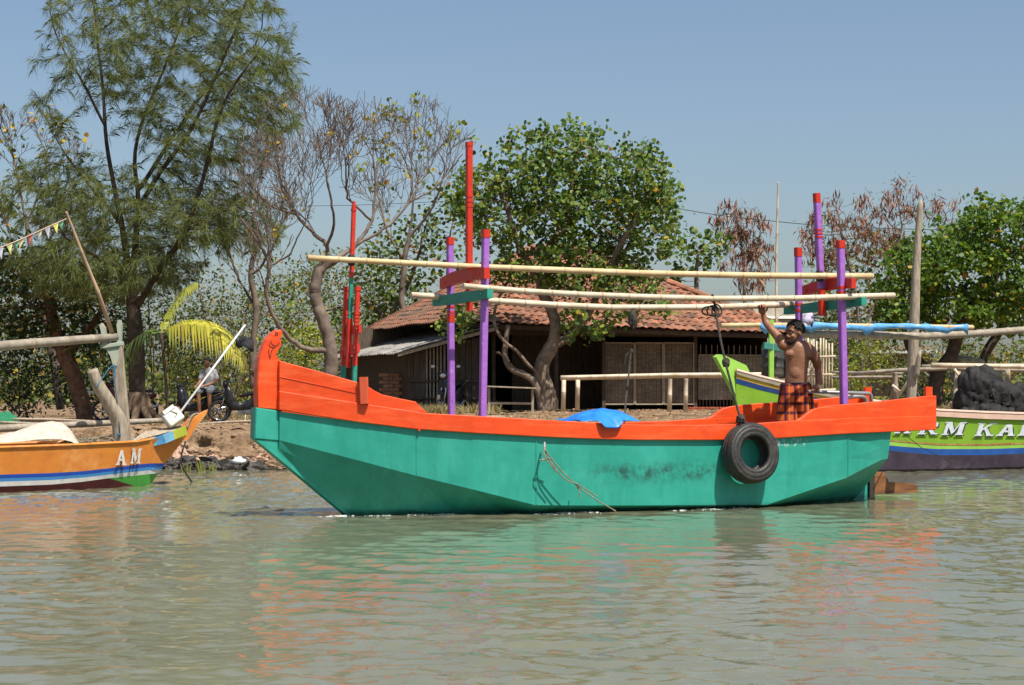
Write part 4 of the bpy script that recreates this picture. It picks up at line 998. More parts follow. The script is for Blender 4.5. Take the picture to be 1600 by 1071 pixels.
bare_tree('leafless_tree', 'nearly leafless pale barked tree with crooked trunk and a few yellow leaves', 47,
     [([(522, 645), (516, 592), (518, 552), (506, 505), (493, 470), (494, 440), (503, 418), (522, 407)], 0.185, 0.125),
      ([(512, 548, 0), (480, 546, -.3), (455, 532, -.6), (430, 500, -.9), (417, 455, -1.1), (421, 415, -1.2), (408, 385, -1.3)], 0.10, 0.05),
      ([(503, 418, 0), (512, 388, .2), (488, 362, .3), (462, 335, .4), (445, 300, .5)], 0.085, 0.045),
      ([(509, 392, .1), (522, 350, -.3), (516, 305, -.6)], 0.06, 0.04), ([(522, 407, 0), (556, 383, .4), (580, 345, .8), (586, 305, 1.0)], 0.085, 0.045),
      ([(556, 383, .4), (608, 352, .9), (640, 315, 1.3)], 0.06, 0.038), ([(462, 335, .4), (430, 325, -.4), (405, 305, -.8)], 0.045, 0.032), ([(580, 345, .8), (545, 310, .1), (540, 280, -.3)], 0.045, 0.032), ([(640, 315, 1.3), (672, 300, 1.5), (695, 275, 1.7)], 0.036, 0.028), ([(421, 415, -1.2), (450, 400, -1.0), (462, 380, -1.)], 0.04, 0.028)],
     TWIG, 6, 0.72, 0.84, [(YELLOW, 4, 0.08, 0.11, 0.008, (380, 760, 120, 420)), (YELLOWG, 5, 0.08, 0.11, 0.02, (590, 760, 120, 280)), (SHRUB, 3, 0.12, 0.11, 0.12, (380, 560, 380, 560))], [None, 0.35, 0.35, 0.3, 0.4, 0.3, 0.3, 0.3, 0.3, 0.3], env=((475, 285, 105, 140), (580, 260, 100, 95), (660, 265, 60, 70), (450, 430, 90, 90)))
bare_tree('leafless_tree', 'fine twigged bare tree between the casuarina and crooked pale tree', 55,
     [([(400, 645), (395, 560), (400, 480), (392, 430), (398, 390)], 0.11, 0.07), ([(400, 480, 0), (375, 440, .3), (360, 400, .5)], 0.06, 0.035), ([(398, 430, 0), (425, 390, -.3), (438, 350, -.5)], 0.06, 0.035), ([(398, 390, 0), (395, 350, 0), (402, 310, .2)], 0.055, 0.035)],
     TWIG, 6, 0.72, 0.82, [(SHRUB, 3, 0.12, 0.12, 0.10, (300, 500, 300, 600))], [None, 0.2, 0.2, 0.2], env=((400, 340, 85, 140),))
bare_tree('leafless_tree', 'bare tree with yellow leaf tufts at its tips behind the tall red mast', 56,
     [([(640, 645), (636, 540), (628, 470), (632, 410), (640, 370)], 0.11, 0.07), ([(632, 410, 0), (605, 360, .3), (592, 310, .5)], 0.06, 0.035), ([(640, 370, 0), (672, 330, -.3), (690, 290, -.5)], 0.06, 0.035), ([(640, 370, 0), (645, 320, 0), (640, 270, .2)], 0.055, 0.035)],
     TWIG, 6, 0.74, 0.82, [(YELLOWG, 6, 0.10, 0.13, 0.06, (560, 780, 120, 300)), (YELLOW, 5, 0.09, 0.12, 0.02, (560, 780, 120, 420)), (WARU, 4, 0.14, 0.12, 0.06, (560, 780, 300, 520))], [None, 0.2, 0.2, 0.2], env=((650, 280, 100, 120), (640, 420, 80, 80)))
tree('hedge_tree', 'loose leafy tree with dull green leaves behind the leafless tree', 57,
     [[(640, 640), (630, 560), (610, 500), (640, 440), (660, 380)], [(610, 500), (570, 470), (550, 450)], [(630, 560), (690, 480), (700, 400)]],
     [(650, 400, 75, 65), (600, 450, 60, 50), (690, 340, 45, 50), (560, 500, 40, 40), (620, 500, 50, 30), (480, 480, 60, 50, .5)], 430, 0.2, 1.6, 0.26, BARK_P, 0.12, 0.006,
     [('leaves', WARU, 'hex', 9, 0.20, 0.13, 'tips', {}), ('leaves', SHRUB, 'hex', 7, 0.22, 0.13, 'tips', {})], shell=0.6)
# the heart-leaved tree in front of the house
tree('heart_leaf_tree', 'broad heart-leaved tree with twisted trunk before the tiled house', 46,
     [[(852, 650), (858, 622), (846, 585), (850, 562), (861, 543), (868, 510), (860, 480), (846, 450), (850, 400)],
      [(846, 585, 0), (828, 573, -.2), (808, 549, -.3), (786, 532, -.3), (772, 503, -.2), (778, 470, 0), (800, 430, .2), (830, 395, .3)],
      [(861, 543, 0), (886, 529, .2), (902, 514, .3), (925, 480, .4), (950, 430, .4), (985, 380, .4)], [(850, 400, 0), (880, 350, .3), (895, 290, .5), (900, 240, .5)], [(846, 450, 0), (810, 380, -.4), (790, 320, -.6)], [(925, 480, .4), (960, 400, -.6), (1000, 330, -1)]],
     [(890, 240, 70, 50), (810, 270, 60, 60), (985, 285, 70, 70), (930, 330, 120, 60), (780, 340, 65, 60), (1020, 350, 42, 60, 1.3), (745, 310, 40, 60), (860, 300, 100, 60), (720, 500, 32, 26, .8), (935, 495, 60, 30, 1.0), (1010, 480, 40, 25, .8), (980, 440, 50, 30, .7), (860, 415, 110, 42, 1.3), (930, 440, 70, 30, .9), (990, 395, 50, 30, .8), (1040, 310, 25, 25)],
     1150, 0.15, 1.4, 0.17, BARK_P, 0.19, 0.006,
     [('leaves', WARU, 'hex', 24, 0.125, 0.108, 'tips', {'up': 0.5}), ('leaves', WARU, 'hex', 2, 0.12, 0.12, 'thin', {'thin': 1.7})], shell=0.7, jit=0.3, dy=1.6)
mb = MB(); Z = lambda x, y, d=0: P(x, y, 45.9 + d)
mb.tube(smooth_path([Z(847, 648), Z(843, 618), Z(830, 592), Z(800, 577), Z(789, 556), Z(791, 528), Z(794, 508)], 5), list(np.linspace(0.10, 0.055, 31)), 8)
mb.tube(smooth_path([Z(790, 560), Z(780, 552), Z(775, 551)], 3), 0.03, 6)
o = mb.build('dead_limb', BARK_P, smooth=True); tag(o, 'broken bare stump limb curling beside the heart-leaved tree trunk', 'tree limb')
tree('young_tree', 'small round leafy tree right of the tiled roof hip', 58, [[(1100, 640), (1092, 540), (1088, 440), (1090, 400)]], [(1090, 400, 38, 38), (1075, 430, 26, 22), (1115, 380, 22, 24), (1060, 450, 20, 20)], 90, 0.2, 1.6, 0.28, BARK_P, 0.08, 0.008, [('leaves', WARU, 'hex', 26, 0.16, 0.15, 'tips', {})], shell=0.7)
# the leafy mass at right
tree('leafy_tree', 'large bright green heart-leaved tree at the right edge behind jetty', 49,
     [[(1468, 648), (1462, 610), (1468, 580), (1488, 552), (1500, 500), (1510, 440)], [(1465, 590, 0), (1440, 565, .2), (1418, 540, .2), (1410, 480, .3)], [(1500, 500, 0), (1550, 440, .4), (1580, 380, .5)]],
     [(1500, 420, 95, 75), (1560, 370, 65, 55), (1430, 440, 60, 55), (1600, 440, 55, 80), (1480, 490, 100, 32), (1400, 490, 35, 40), (1620, 340, 40, 30), (1530, 340, 30, 25)],
     1000, 0.16, 1.5, 0.19, BARK_D, 0.2, 0.007, [('leaves', WARU_B, 'hex', 30, 0.14, 0.115, 'tips', {'up': 0.5}), ('leaves', WARU_B, 'hex', 2, 0.14, 0.12, 'thin', {'thin': 1.7})], shell=0.75, dy=1.8)
tree('shore_tree', 'dark trunked leafy tree at the far right edge of the bank', 52, [[(1560, 640), (1545, 600), (1535, 565), (1560, 520), (1580, 480)]], [(1590, 500, 50, 30), (1570, 470, 60, 40)], 200, 0.2, 1.5, 0.24, BARK_D, 0.13, 0.008, [('leaves', WARU_B, 'hex', 18, 0.17, 0.14, 'tips', {})], shell=0.6)
# pod-laden trees
tree('pod_tree', 'thin airy tree hung with brown seed pods right of small round tree', 63, [[(1168, 640), (1165, 540), (1163, 450), (1160, 390), (1150, 340)], [(1163, 450), (1180, 400), (1190, 360)]], [(1150, 355, 38, 36), (1180, 375, 26, 40), (1165, 420, 40, 40, .5)], 330, 0.16, 1.6, 0.19, TWIG, 0.06, 0.007,
     [('pods', PODS, 'slim', 17, 0.12, 0.34, 'tips', {'frac': 0.62, 'droop': 4.5, 'up': 0.0}), ('leaves', FEATHER, 'slim', 10, 0.2, 0.16, 'tips', {'frac': 0.5})], up=0.1)
tree('pod_tree', 'wide airy tree with many brown pods behind the grey forked pole', 66, [[(1350, 640), (1345, 540), (1335, 450), (1320, 390), (1310, 340)], [(1345, 520), (1390, 430), (1410, 350)], [(1345, 500), (1440, 400), (1480, 340)]], [(1300, 370, 48, 55), (1350, 350, 50, 40), (1410, 320, 40, 38), (1470, 335, 32, 28), (1280, 420, 30, 40, .5), (1390, 390, 60, 40, .6)], 800, 0.18, 1.8, 0.21, TWIG, 0.08, 0.007,
     [('pods', PODS, 'slim', 17, 0.13, 0.34, 'tips', {'frac': 0.5, 'droop': 4.5, 'up': 0.0}), ('leaves', FEATHER, 'slim', 9, 0.22, 0.18, 'tips', {'frac': 0.55})], up=0.1)
tree('background_tree', 'soft green tree in the distance between the purple aft posts', 78, [[(1350, 640), (1345, 540), (1340, 470)], [(1345, 540), (1380, 470)]], [(1330, 430, 60, 45), (1390, 420, 50, 60), (1290, 480, 45, 45), (1350, 500, 70, 40), (1240, 490, 40, 30)], 420, 0.26, 2, 0.3, BARK_P, 0.12, 0.008, [('leaves', SHRUB, 'hex', 20, 0.30, 0.17, 'tips', {})], shell=0.6)
# left edge
bare_tree('scrub_tree', 'sparse half bare tree with scattered yellow leaves at left edge', 56,
     [([(95, 640), (75, 520), (55, 420), (42, 350)], 0.13, 0.07), ([(55, 420), (85, 360), (100, 310)], 0.06, 0.035), ([(60, 450), (25, 390), (5, 330)], 0.06, 0.035), ([(42, 350), (30, 290), (22, 250)], 0.06, 0.035), ([(42, 350), (60, 300), (70, 260)], 0.05, 0.03)],
     TWIG, 6, 0.52, 0.8, [(SHRUB, 3, 0.14, 0.14, 0.10, (-80, 160, 0, 300)), (SHRUB, 3, 0.14, 0.15, 0.4, (-80, 160, 300, 650)), (YELLOW, 2, 0.12, 0.13, 0.07, (-80, 160, 0, 650))], [None, 0.3, 0.3, 0.3, 0.3])
tree('leaning_tree', 'leaning brown trunked tree with dark leaves at left of casuarina', 53, [[(135, 668), (128, 630), (112, 580), (92, 535), (80, 490), (70, 440)], [(100, 560), (150, 500), (170, 450)]], [(60, 440, 75, 50), (130, 450, 60, 50), (40, 500, 60, 50), (20, 420, 40, 50), (150, 520, 50, 40)], 560, 0.18, 1.5, 0.2, M('red_brown_bark', (0.26, 0.135, 0.075), (0.11, 0.055, 0.03), scale=6, rough=0.95, bump=0.7, bscale=10), 0.24, 0.01, [('leaves', SHRUB_D, 'oval', 22, 0.2, 0.19, 'tips', {}), ('leaves', YELLOW, 'oval', 1, 0.25, 0.15, 'tips', {'frac': 0.3})], shell=0.4)


def bush(label, Y, ells, n, mt, per=22, spread=0.2, size=0.16, shape='oval', base=None, group='shrubs along the bank', tr=0.035, nm='shrub'):
    bx, by = base or (ells[0][0], 650)
    lim = [[(bx, by), (ells[0][0], (by + ells[0][1]) / 2), (ells[0][0], ells[0][1])]] + [[(bx, by - 4), ((bx + e_[0]) / 2, (by + e_[1]) / 2 + 8), (e_[0], e_[1])] for e_ in ells[1:]]
    return tree(nm, label, Y, lim, ells, int(n * 1.9), 0.18, 1.5, 0.21, BARK_P, tr, 0.006, [('leaves', mt, shape, int(per * 1.4), spread, size * 0.85, 'tips', {})], 'shrub', group, shell=0.5)


bush('dark dense shrub at the left edge behind the net pile', 54, [(30, 590, 55, 60), (80, 600, 40, 45), (-20, 580, 40, 60)], 170, SHRUB_D)
bush('dark shrub behind the forked post of the orange boat', 56, [(160, 580, 40, 55), (190, 540, 35, 40), (130, 610, 30, 35)], 120, SHRUB_D)
bush('thin twiggy shrub with yellowing leaves behind the coconut frond', 58, [(360, 480, 60, 60), (310, 450, 45, 40), (420, 440, 50, 55), (400, 380, 30, 30)], 260, SHRUB, 9, 0.22, 0.15)
bush('loose shrub with dry leaves behind the motorcycles', 60, [(330, 590, 60, 40), (270, 590, 40, 40), (390, 580, 45, 50)], 170, SHRUB, 13)
bush('bright yellow green bush behind the carved bow', 55, [(450, 560, 40, 42), (485, 530, 26, 30), (420, 590, 30, 30)], 130, YELLOWG, 20, 0.17, 0.14)
bush('patchy green shrub left of the lean-to shed', 62, [(470, 590, 50, 40), (540, 560, 40, 40), (560, 520, 40, 40)], 160, SHRUB, 16)
bush('dark green bush under the leafy tree at right', 53, [(1420, 600, 34, 36), (1455, 625, 30, 22), (1500, 615, 28, 30)], 130, SHRUB_D, 24, 0.15, 0.13)
bush('yellow green weeds behind the purple aft post', 58, [(1330, 590, 34, 26), (1360, 560, 26, 40)], 110, YELLOWG, 16, 0.16, 0.13)
bush('dark leafy shrub between the aft post and jetty', 60, [(1350, 550, 45, 40), (1290, 530, 40, 30)], 120, SHRUB_D, 22)
bush('green bush behind the grey forked pole', 64, [(1510, 570, 40, 50), (1560, 580, 40, 40), (1600, 570, 30, 50)], 130, SHRUB, 18)
bush('tall tangle of vines and leaves behind the casuarina trunk', 60, [(240, 500, 70, 70), (170, 480, 60, 60), (290, 530, 50, 50), (230, 420, 60, 40)], 330, SHRUB_D, 18)
bush('dense leafy thicket at the left edge below the bare tree', 61, [(20, 480, 60, 60), (70, 520, 60, 50), (110, 470, 50, 60), (-10, 420, 40, 60)], 330, SHRUB, 16)
bush('wide dull green thicket left of the crooked leafless trunk', 66, [(350, 520, 60, 60), (420, 500, 60, 60), (480, 460, 50, 60), (300, 560, 50, 50)], 420, SHRUB, 13)
bush('green thicket between the leafless trunk and the tiled roof', 68, [(560, 480, 50, 60), (620, 470, 50, 50), (510, 440, 40, 50), (590, 420, 40, 40)], 330, SHRUB, 15)
bush('mixed undergrowth on the far side of the jetty', 70, [(1400, 570, 60, 40), (1300, 570, 50, 40), (1470, 560, 50, 50), (1250, 560, 40, 40)], 260, SHRUB, 16)
# a far hedge that reads as one mass
pts = []
for k in range(1500):
    x = RS.uniform(-1300, 2900); Y = RS.uniform(100, 150); p = P(x, HZ, Y); h = 0.8 + 3.4 * (vnoise(np.array([x * 0.012]), np.array([1.0]))[0] + 0.5); pts.append((p.x, p.y, 0.6 + h * RS.rand()))
V, Fa = leaf_cloud(np.array(pts), 26, 0.9, 0.5, 'oval'); stuff(tag(npmesh('far_woods', V, Fa, SHRUB), 'hazy green tree line on the horizon behind everything', 'woods'))

# coconut palm: fronds with single leaflets
PALM = M('palm_leaflet', (0.38, 0.40, 0.04), (0.55, 0.47, 0.07), scale=3, rough=0.45, rand=0.25)
PALM_D = M('palm_leaflet_dark', (0.06, 0.11, 0.02), (0.11, 0.16, 0.03), scale=3, rough=0.45, rand=0.25)
palm = thing('coconut_palm', P(262, 655, 47.5), 'young coconut palm with a yellow frond arching right over motorcycles', 'palm')
MB().tube(smooth_path([P(262, 662, 47.5), P(260, 610, 47.5), P(256, 560, 47.5), P(252, 520, 47.5)], 4), 0.04, 8).build('stem', BARK_D, palm, smooth=True)


def frond(pts, ln, mat, n, dy=0.0):
    path = smooth_path([P(x, y, 47.5 + d) for x, y, d in pts], 8); rc = MB().tube(path, list(np.linspace(0.022, 0.006, len(path))), 5).build('frond', mat, palm)
    for k in range(n):
        s = 0.12 + 0.88 * k / n; i = min(len(path) - 2, int(s * (len(path) - 1))); p = path[i]; d = (path[i + 1] - path[i]).normalized()
        for sg in (-1, 1):
            sd = d.cross(Vector((0, 0, 1))).normalized() * sg; l = ln * (0.55 + 0.6 * math.sin(math.pi * min(1, 0.15 + 0.8 * s))) * random.uniform(0.85, 1.1)
            dr = (sd * 0.6 + d * 0.6 + Vector((0, 0, 0.1))).normalized(); a_ = p + dr * l * 0.34 + Vector((0, 0, -0.16 * l)); e_ = p + dr * l * 0.52 + Vector((0, 0, -0.82 * l)); w = d * 0.045
            fold = Vector((0, 0, 0.012))
            MB().add([p - w * 0.5, p + w * 0.5, a_ + w, a_ + fold, a_ - w, e_], [(0, 1, 2, 3), (0, 3, 4), (3, 2, 5), (4, 3, 5)]).build('leaflet', mat, rc)


frond([(252, 522, 0), (285, 503, -.3), (320, 502, -.5), (352, 514, -.6), (378, 545, -.6)], 1.0, PALM, 36)
frond([(252, 522, 0), (262, 490, .3), (285, 455, .5), (310, 440, .6)], 0.42, M('palm_leaflet_mid', (0.2, 0.24, 0.03), (0.3, 0.3, 0.04), scale=3, rough=0.45, rand=0.25), 20)
frond([(252, 522, 0), (235, 515, .4), (205, 540, .8), (190, 590, 1.0)], 0.55, PALM_D, 16)
frond([(252, 522, 0), (262, 525, .6), (275, 560, 1.0), (280, 600, 1.1)], 0.5, PALM_D, 13)
# ------------------------------------------------------------------ the house
HF = Frame(*(lambda p: (p.x, p.y))(P(632, 645, 48.0)), 18.0)
H = lambda s, d, z: HF.pt(s, -d, z)
hz0 = 0.66
house = thing('tiled_house', H(5, 3, hz0), 'low village house with hipped orange tile roof and woven bamboo walls', 'house')
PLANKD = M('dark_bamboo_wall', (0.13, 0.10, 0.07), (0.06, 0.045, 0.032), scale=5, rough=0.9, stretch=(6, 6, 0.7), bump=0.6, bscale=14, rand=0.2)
DARKWOOD = M('dark_timber', (0.11, 0.075, 0.05), (0.055, 0.04, 0.028), scale=6, rough=0.9, rand=0.1)
BRICK = M('brick', (0.36, 0.20, 0.11), (0.24, 0.12, 0.065), scale=9, rough=0.95, rand=0.15)
FLOORH = M('house_floor', (0.2, 0.16, 0.12), rough=0.95)


def weave(name, c1, c2):
    m, nt, N, L, b = nodes_of(name); tc = N.new('ShaderNodeTexCoord'); mp = N.new('ShaderNodeMapping'); mp.inputs['Rotation'].default_value = (0, 0, math.radians(-18)); L.new(tc.outputs['Object'], mp.inputs[0])
    sp = N.new('ShaderNodeSeparateXYZ'); L.new(mp.outputs[0], sp.inputs[0]); cb = N.new('ShaderNodeCombineXYZ'); L.new(sp.outputs[0], cb.inputs[0]); L.new(sp.outputs[2], cb.inputs[1])
    br = N.new('ShaderNodeTexBrick'); br.inputs['Scale'].default_value = 1.0; br.inputs['Brick Width'].default_value = 0.11; br.inputs['Row Height'].default_value = 0.035; br.inputs['Mortar Size'].default_value = 0.006; br.offset = 0.33; br.offset_frequency = 1
    br.inputs['Color1'].default_value = (*c1, 1); br.inputs['Color2'].default_value = (*c2, 1); br.inputs['Mortar'].default_value = (c2[0] * 0.4, c2[1] * 0.4, c2[2] * 0.4, 1); L.new(cb.outputs[0], br.inputs[0])
    n1 = N.new('ShaderNodeTexNoise'); n1.inputs['Scale'].default_value = 2.5; n1.inputs['Detail'].default_value = 7; L.new(tc.outputs['Object'], n1.inputs['Vector']); r = ramp(N, [(0.3, (0.6, 0.58, 0.55)), (0.7, (1.15, 1.1, 1.0))]); L.new(n1.outputs['Fac'], r.inputs[0])
    mx = N.new('ShaderNodeMixRGB'); mx.blend_type = 'MULTIPLY'; mx.inputs[0].default_value = 1; L.new(br.outputs[0], mx.inputs[1]); L.new(r.outputs[0], mx.inputs[2]); L.new(mx.outputs[0], b.inputs['Base Color'])
    b.inputs['Roughness'].default_value = 0.85; bp = N.new('ShaderNodeBump'); bp.inputs['Strength'].default_value = 0.6; bp.inputs['Distance'].default_value = 0.01; L.new(br.outputs[1], bp.inputs['Height']); L.new(bp.outputs[0], b.inputs['Normal']); return m


MAT1 = weave('woven_bamboo', (0.27, 0.215, 0.16), (0.17, 0.13, 0.095)); MAT2 = weave('grey_woven_bamboo', (0.42, 0.37, 0.30), (0.26, 0.225, 0.18))


def wall(name, s0, s1, d, z0, z1, mat, t=0.05, par=house): return MB().prism([H(s0, d, z0), H(s1, d, z0), H(s1, d, z1), H(s0, d, z1)], H(0, t, 0) - H(0, 0, 0)).build(name, mat, par)


def sx(x, d=0.9):                              # pixel column -> distance along the front
    a = HF.hit(x, 600, -d)[0]; return a


def zy(y, s, d=0.9): p = H(s, d, 0); return CH - (y - HZ) / F * p.y


D = 0.9
# main posts and shell
for s in (sx(700), sx(770), sx(868), sx(942), sx(1085), sx(1232)): MB().beam(H(s, D - 0.06, hz0 - 0.1), H(s, D - 0.06, 3.0), 0.1, 0.1).build('post', DARKWOOD, house)
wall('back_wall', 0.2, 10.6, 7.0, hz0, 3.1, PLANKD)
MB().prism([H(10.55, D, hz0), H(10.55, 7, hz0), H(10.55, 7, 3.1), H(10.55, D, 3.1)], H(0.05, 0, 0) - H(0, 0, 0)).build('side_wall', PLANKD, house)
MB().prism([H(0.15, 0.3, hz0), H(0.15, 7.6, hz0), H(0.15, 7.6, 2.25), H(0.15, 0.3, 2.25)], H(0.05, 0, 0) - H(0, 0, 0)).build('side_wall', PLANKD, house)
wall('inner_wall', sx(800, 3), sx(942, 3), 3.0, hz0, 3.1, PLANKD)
MB().prism([H(0.1, 0.2, hz0 - 0.3), H(10.7, 0.2, hz0 - 0.3), H(10.7, 7.4, hz0 - 0.3), H(0.1, 7.4, hz0 - 0.3)], Vector((0, 0, 0.36))).build('floor_slab', FLOORH, house)
wall('lintel', sx(690), sx(1238), D - 0.02, 2.72, 3.05, DARKWOOD, 0.1)
# three framed woven panels, then the grey woven panel
xs_p = [942, 990, 1035, 1083]
for k in range(3):
    s0, s1 = sx(xs_p[k]) + 0.02, sx(xs_p[k + 1]) - 0.02; zb, zt = zy(632, s0), zy(536, s0)
    w_ = wall('woven_panel', s0, s1, D - 0.05, zb, zt, MAT1, 0.03)
    for q0, q1 in (((s0, zb), (s1, zb)), ((s0, zt), (s1, zt)), ((s0, zb), (s0, zt)), ((s1, zb), (s1, zt))): MB().beam(H(q0[0], D - 0.08, q0[1]), H(q1[0], D - 0.08, q1[1]), 0.035, 0.035).build('batten', GREYWOOD, w_)
s0, s1 = sx(1090), sx(1228); zb, zt = zy(625, s1), zy(556, s1)
w_ = wall('woven_panel', s0, s1, D - 0.04, zb, zt, MAT2, 0.03)
MB().beam(H(s0, D - 0.08, zt), H(s1, D - 0.08, zt), 0.04, 0.04).build('batten', BAMBOO_G, w_); MB().beam(H(s1, D - 0.08, zb - 0.2), H(s1, D - 0.08, zt + 0.1), 0.04, 0.04).build('batten', BAMBOO_G, w_)
for k in range(16):
    s = s0 + (s1 - s0) * (k + 0.5) / 16; MB().beam(H(s, D - 0.01, zt), H(s, D - 0.01, zt + 0.28), 0.02, 0.03).build('slat', BAMBOO_G, house)
for k in range(26):
    s = s0 + (s1 - s0) * (k + 0.5) / 26; MB().beam(H(s, D - 0.02, zb - 0.17), H(s, D - 0.02, zb + 0.02), 0.035, 0.03).build('slat', DARKWOOD, house)
bk = MB()
for r in range(3):
    for k in range(30):
        s = s0 - 0.4 + k * 0.1 + 0.05 * (r % 2); bk.box(H(s, D - 0.15 + random.uniform(-.02, .02), hz0 + 0.02 + r * 0.055), (0.09, 0.1, 0.045), Matrix.Rotation(math.radians(18 + random.uniform(-8, 8)), 3, 'Z'))
stuff(bk.build('brick_footing', M('red_brick', (0.42, 0.12, 0.06), (0.28, 0.07, 0.04), scale=9, rough=0.95), house))
# left front: plank and bamboo walls of the lean-to
s0 = 0.15
while s0 < sx(752, 0.3):
    w = random.uniform(0.13, 0.19); zt = 2.15 + 0.25 * s0
    xm = 800 + F * H(s0, .3, 0).x / H(s0, .3, 0).y
    gap = 664 < xm < 697
    if gap: w = 0.06
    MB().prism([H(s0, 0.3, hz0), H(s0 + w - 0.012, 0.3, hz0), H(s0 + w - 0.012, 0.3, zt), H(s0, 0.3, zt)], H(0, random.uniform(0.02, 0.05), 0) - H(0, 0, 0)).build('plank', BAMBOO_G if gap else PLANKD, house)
    s0 += w + (0.035 if gap else 0)
for z in (1.05, 1.5): MB().beam(H(0.15, 0.26, z), H(sx(752, 0.3), 0.26, z), 0.04, 0.05).build('rail', DARKWOOD, house)
for k in range(22):                             # bricks of the pier at the shed corner
    r, c = divmod(k, 2); MB().box(H(-0.05 - 0.26 * c + 0.1 * (r % 2), 0.9, hz0 + 0.05 + r * 0.095), (0.24, 0.12, 0.08), Matrix.Rotation(math.radians(18), 3, 'Z')).build('brick', BRICK, house)
# ---- roofs
TILE = M('clay_tile', (0.37, 0.145, 0.075), (0.19, 0.082, 0.05), scale=4, rough=0.85, rand=0.4, dirt=(0.12, 0.085, 0.06), dscale=2.2, dlo=0.45, dhi=0.66)
TILEF = M('clay_tile_field', (0.38, 0.15, 0.078), (0.18, 0.08, 0.05), scale=5, rough=0.85, dirt=(0.13, 0.09, 0.065), dscale=1.3, dlo=0.44, dhi=0.62)
ROOFU = M('roof_underside', (0.05, 0.036, 0.026), rough=0.95)
ez, rz_ = 2.78, 5.25
C = {'fl': H(1.0, -0.15, 3.0), 'fr': H(11.0, -0.15, ez), 'bl': H(1.0, 8.2, 3.0), 'br': H(11.0, 8.2, ez), 'rl': H(4.75, 4.0, rz_), 'rr': H(6.35, 4.0, rz_)}
roof = MB().add([C['fl'], C['fr'], C['rr'], C['rl'], C['bl'], C['br']], [(0, 1, 2, 3), (4, 0, 3), (1, 5, 2), (5, 4, 3, 2)]).build('roof', ROOFU, house)
tm = MB(); tw, tl_ = 0.235, 0.30
pr = [(-0.5, 0.0), (-0.3, 0.028), (-0.1, 0.036), (0.1, 0.02), (0.32, -0.004), (0.5, 0.012)]
vs = [];
for y in (0, 1):
    for x, z in pr: vs.append((x * tw * 1.04, (y - 0.08) * tl_ * 1.12, z + (0.03 if y == 0 else 0.004)))
for x, z in pr: vs.append((x * tw * 1.04, -0.08 * tl_ * 1.12, z + 0.012))
tm.add(vs, [(i, i + 1, i + 7, i + 6) for i in range(5)] + [(i + 12, i + 13, i + 1, i) for i in range(5)])
tile_me = bpy.data.meshes.new('tile'); tile_me.from_pydata(tm.v, [], tm.f); tile_me.materials.append(TILE); tile_me.update()
cand = []


def tile_face(e0, e1, r0, r1):
    ex = (e1 - e0).normalized(); L_e = (e1 - e0).length; nr = ex.cross(((r0 + r1) / 2 - (e0 + e1) / 2)).normalized()
    if nr.z < 0: nr = -nr
    up = nr.cross(ex).normalized(); Ht = (r0 - e0).dot(up); rows_ = int(Ht / (tl_ * 0.83)); rot = Matrix((ex, up, nr)).transposed()
    for k in range(rows_ + 1):
        t = k * tl_ * 0.83 / Ht; a = e0.lerp(r0, t); b = e1.lerp(r1, t); n = int((b - a).length / tw)
        for i in range(n + 1):
            p = a + ex * ((i + 0.5 * 0 + 0.25) * tw) + nr * (0.03 + random.uniform(0, 0.012) + 0.02 * math.sin(i * 0.37 + k * 0.2)) - up * random.uniform(0, 0.02)
            cand.append((p, rot @ Matrix.Rotation(random.gauss(0, 0.03), 3, 'Z') @ Matrix.Rotation(random.gauss(0, 0.02), 3, 'X')))


tile_face(C['fl'], C['fr'], C['rl'], C['rr']); nf = len(cand); tile_face(C['bl'], C['fl'], C['rl'], C['rl'])


def show(c):
    p = c[0]; x = 800 + F * p.x / p.y; y = HZ - F * (p.z - CH) / p.y
    return (0 if (1040 < x < 1240 and y > 470) else (1 if (660 < x < 760 and y > 440) else 2)), p.y


front = sorted(cand[:nf], key=show) + cand[nf:]
hi_ = WM[house.name].inverted()
for p, rt in front[:290]:
    o = bpy.data.objects.new('tile', tile_me); COL.objects.link(o); o.parent = roof; o.matrix_local = hi_ @ (Matrix.Translation(p) @ rt.to_4x4())
tb = MB()
for p, rt in front[290:]: tb.add([p + rt @ Vector(v) for v in tm.v], tm.f)
stuff(tb.build('tile_field', TILEF, roof))
for a, c in (('rl', 'rr'), ('rl', 'fl'), ('rr', 'fr'), ('rl', 'bl')):
    p, q = C[a], C[c]; n = int((q - p).length / 0.32)
    for k in range(n): MB().tube([p.lerp(q, k / n) + Vector((0, 0, 0.05)), p.lerp(q, (k + 1.08) / n) + Vector((0, 0, 0.07))], [0.10, 0.085], 8).build('ridge_tile', TILE, roof, smooth=False)
MB().beam(H(1.0, -0.05, 2.94), H(10.95, -0.05, ez - 0.06), 0.03, 0.12).build('fascia', DARKWOOD, roof)
# corrugated lean-to roof, sheet by sheet
SHEET = M('asbestos_sheet', (0.34, 0.32, 0.29), (0.2, 0.185, 0.165), scale=3, rough=0.95, dirt=(0.10, 0.09, 0.08), dscale=3, dlo=0.5, dhi=0.75, rand=0.15, bump=0.3)
for r in range(9):
    for q in range(2):
        d0 = -0.35 + r * 0.95; sA, sB = (-0.35, 1.05) if q == 0 else (0.95, 2.45); rows = []
        for j in range(3):
            s = sA + (sB - sA) * j / 2; row = []
            for i in range(22):
                d = d0 + i * 1.0 / 21; z = 2.2 + (s + 0.35) * 0.27 + 0.022 * math.sin(2 * math.pi * d / 0.18) + 0.02 * q + 0.008 * (r % 2) + 0.02 * mnoise.noise(Vector((s, d, 0))); row.append(H(s + 0.03 * mnoise.noise(Vector((r, q, 1.5))), d, z))
            rows.append(row)
        m_ = MB().loft(rows); m_.loft([[p - Vector((0, 0, 0.008)) for p in rows[2]], [p - Vector((0, 0, 0.008)) for p in rows[0]]]); m_.build('roof_sheet', SHEET, house)
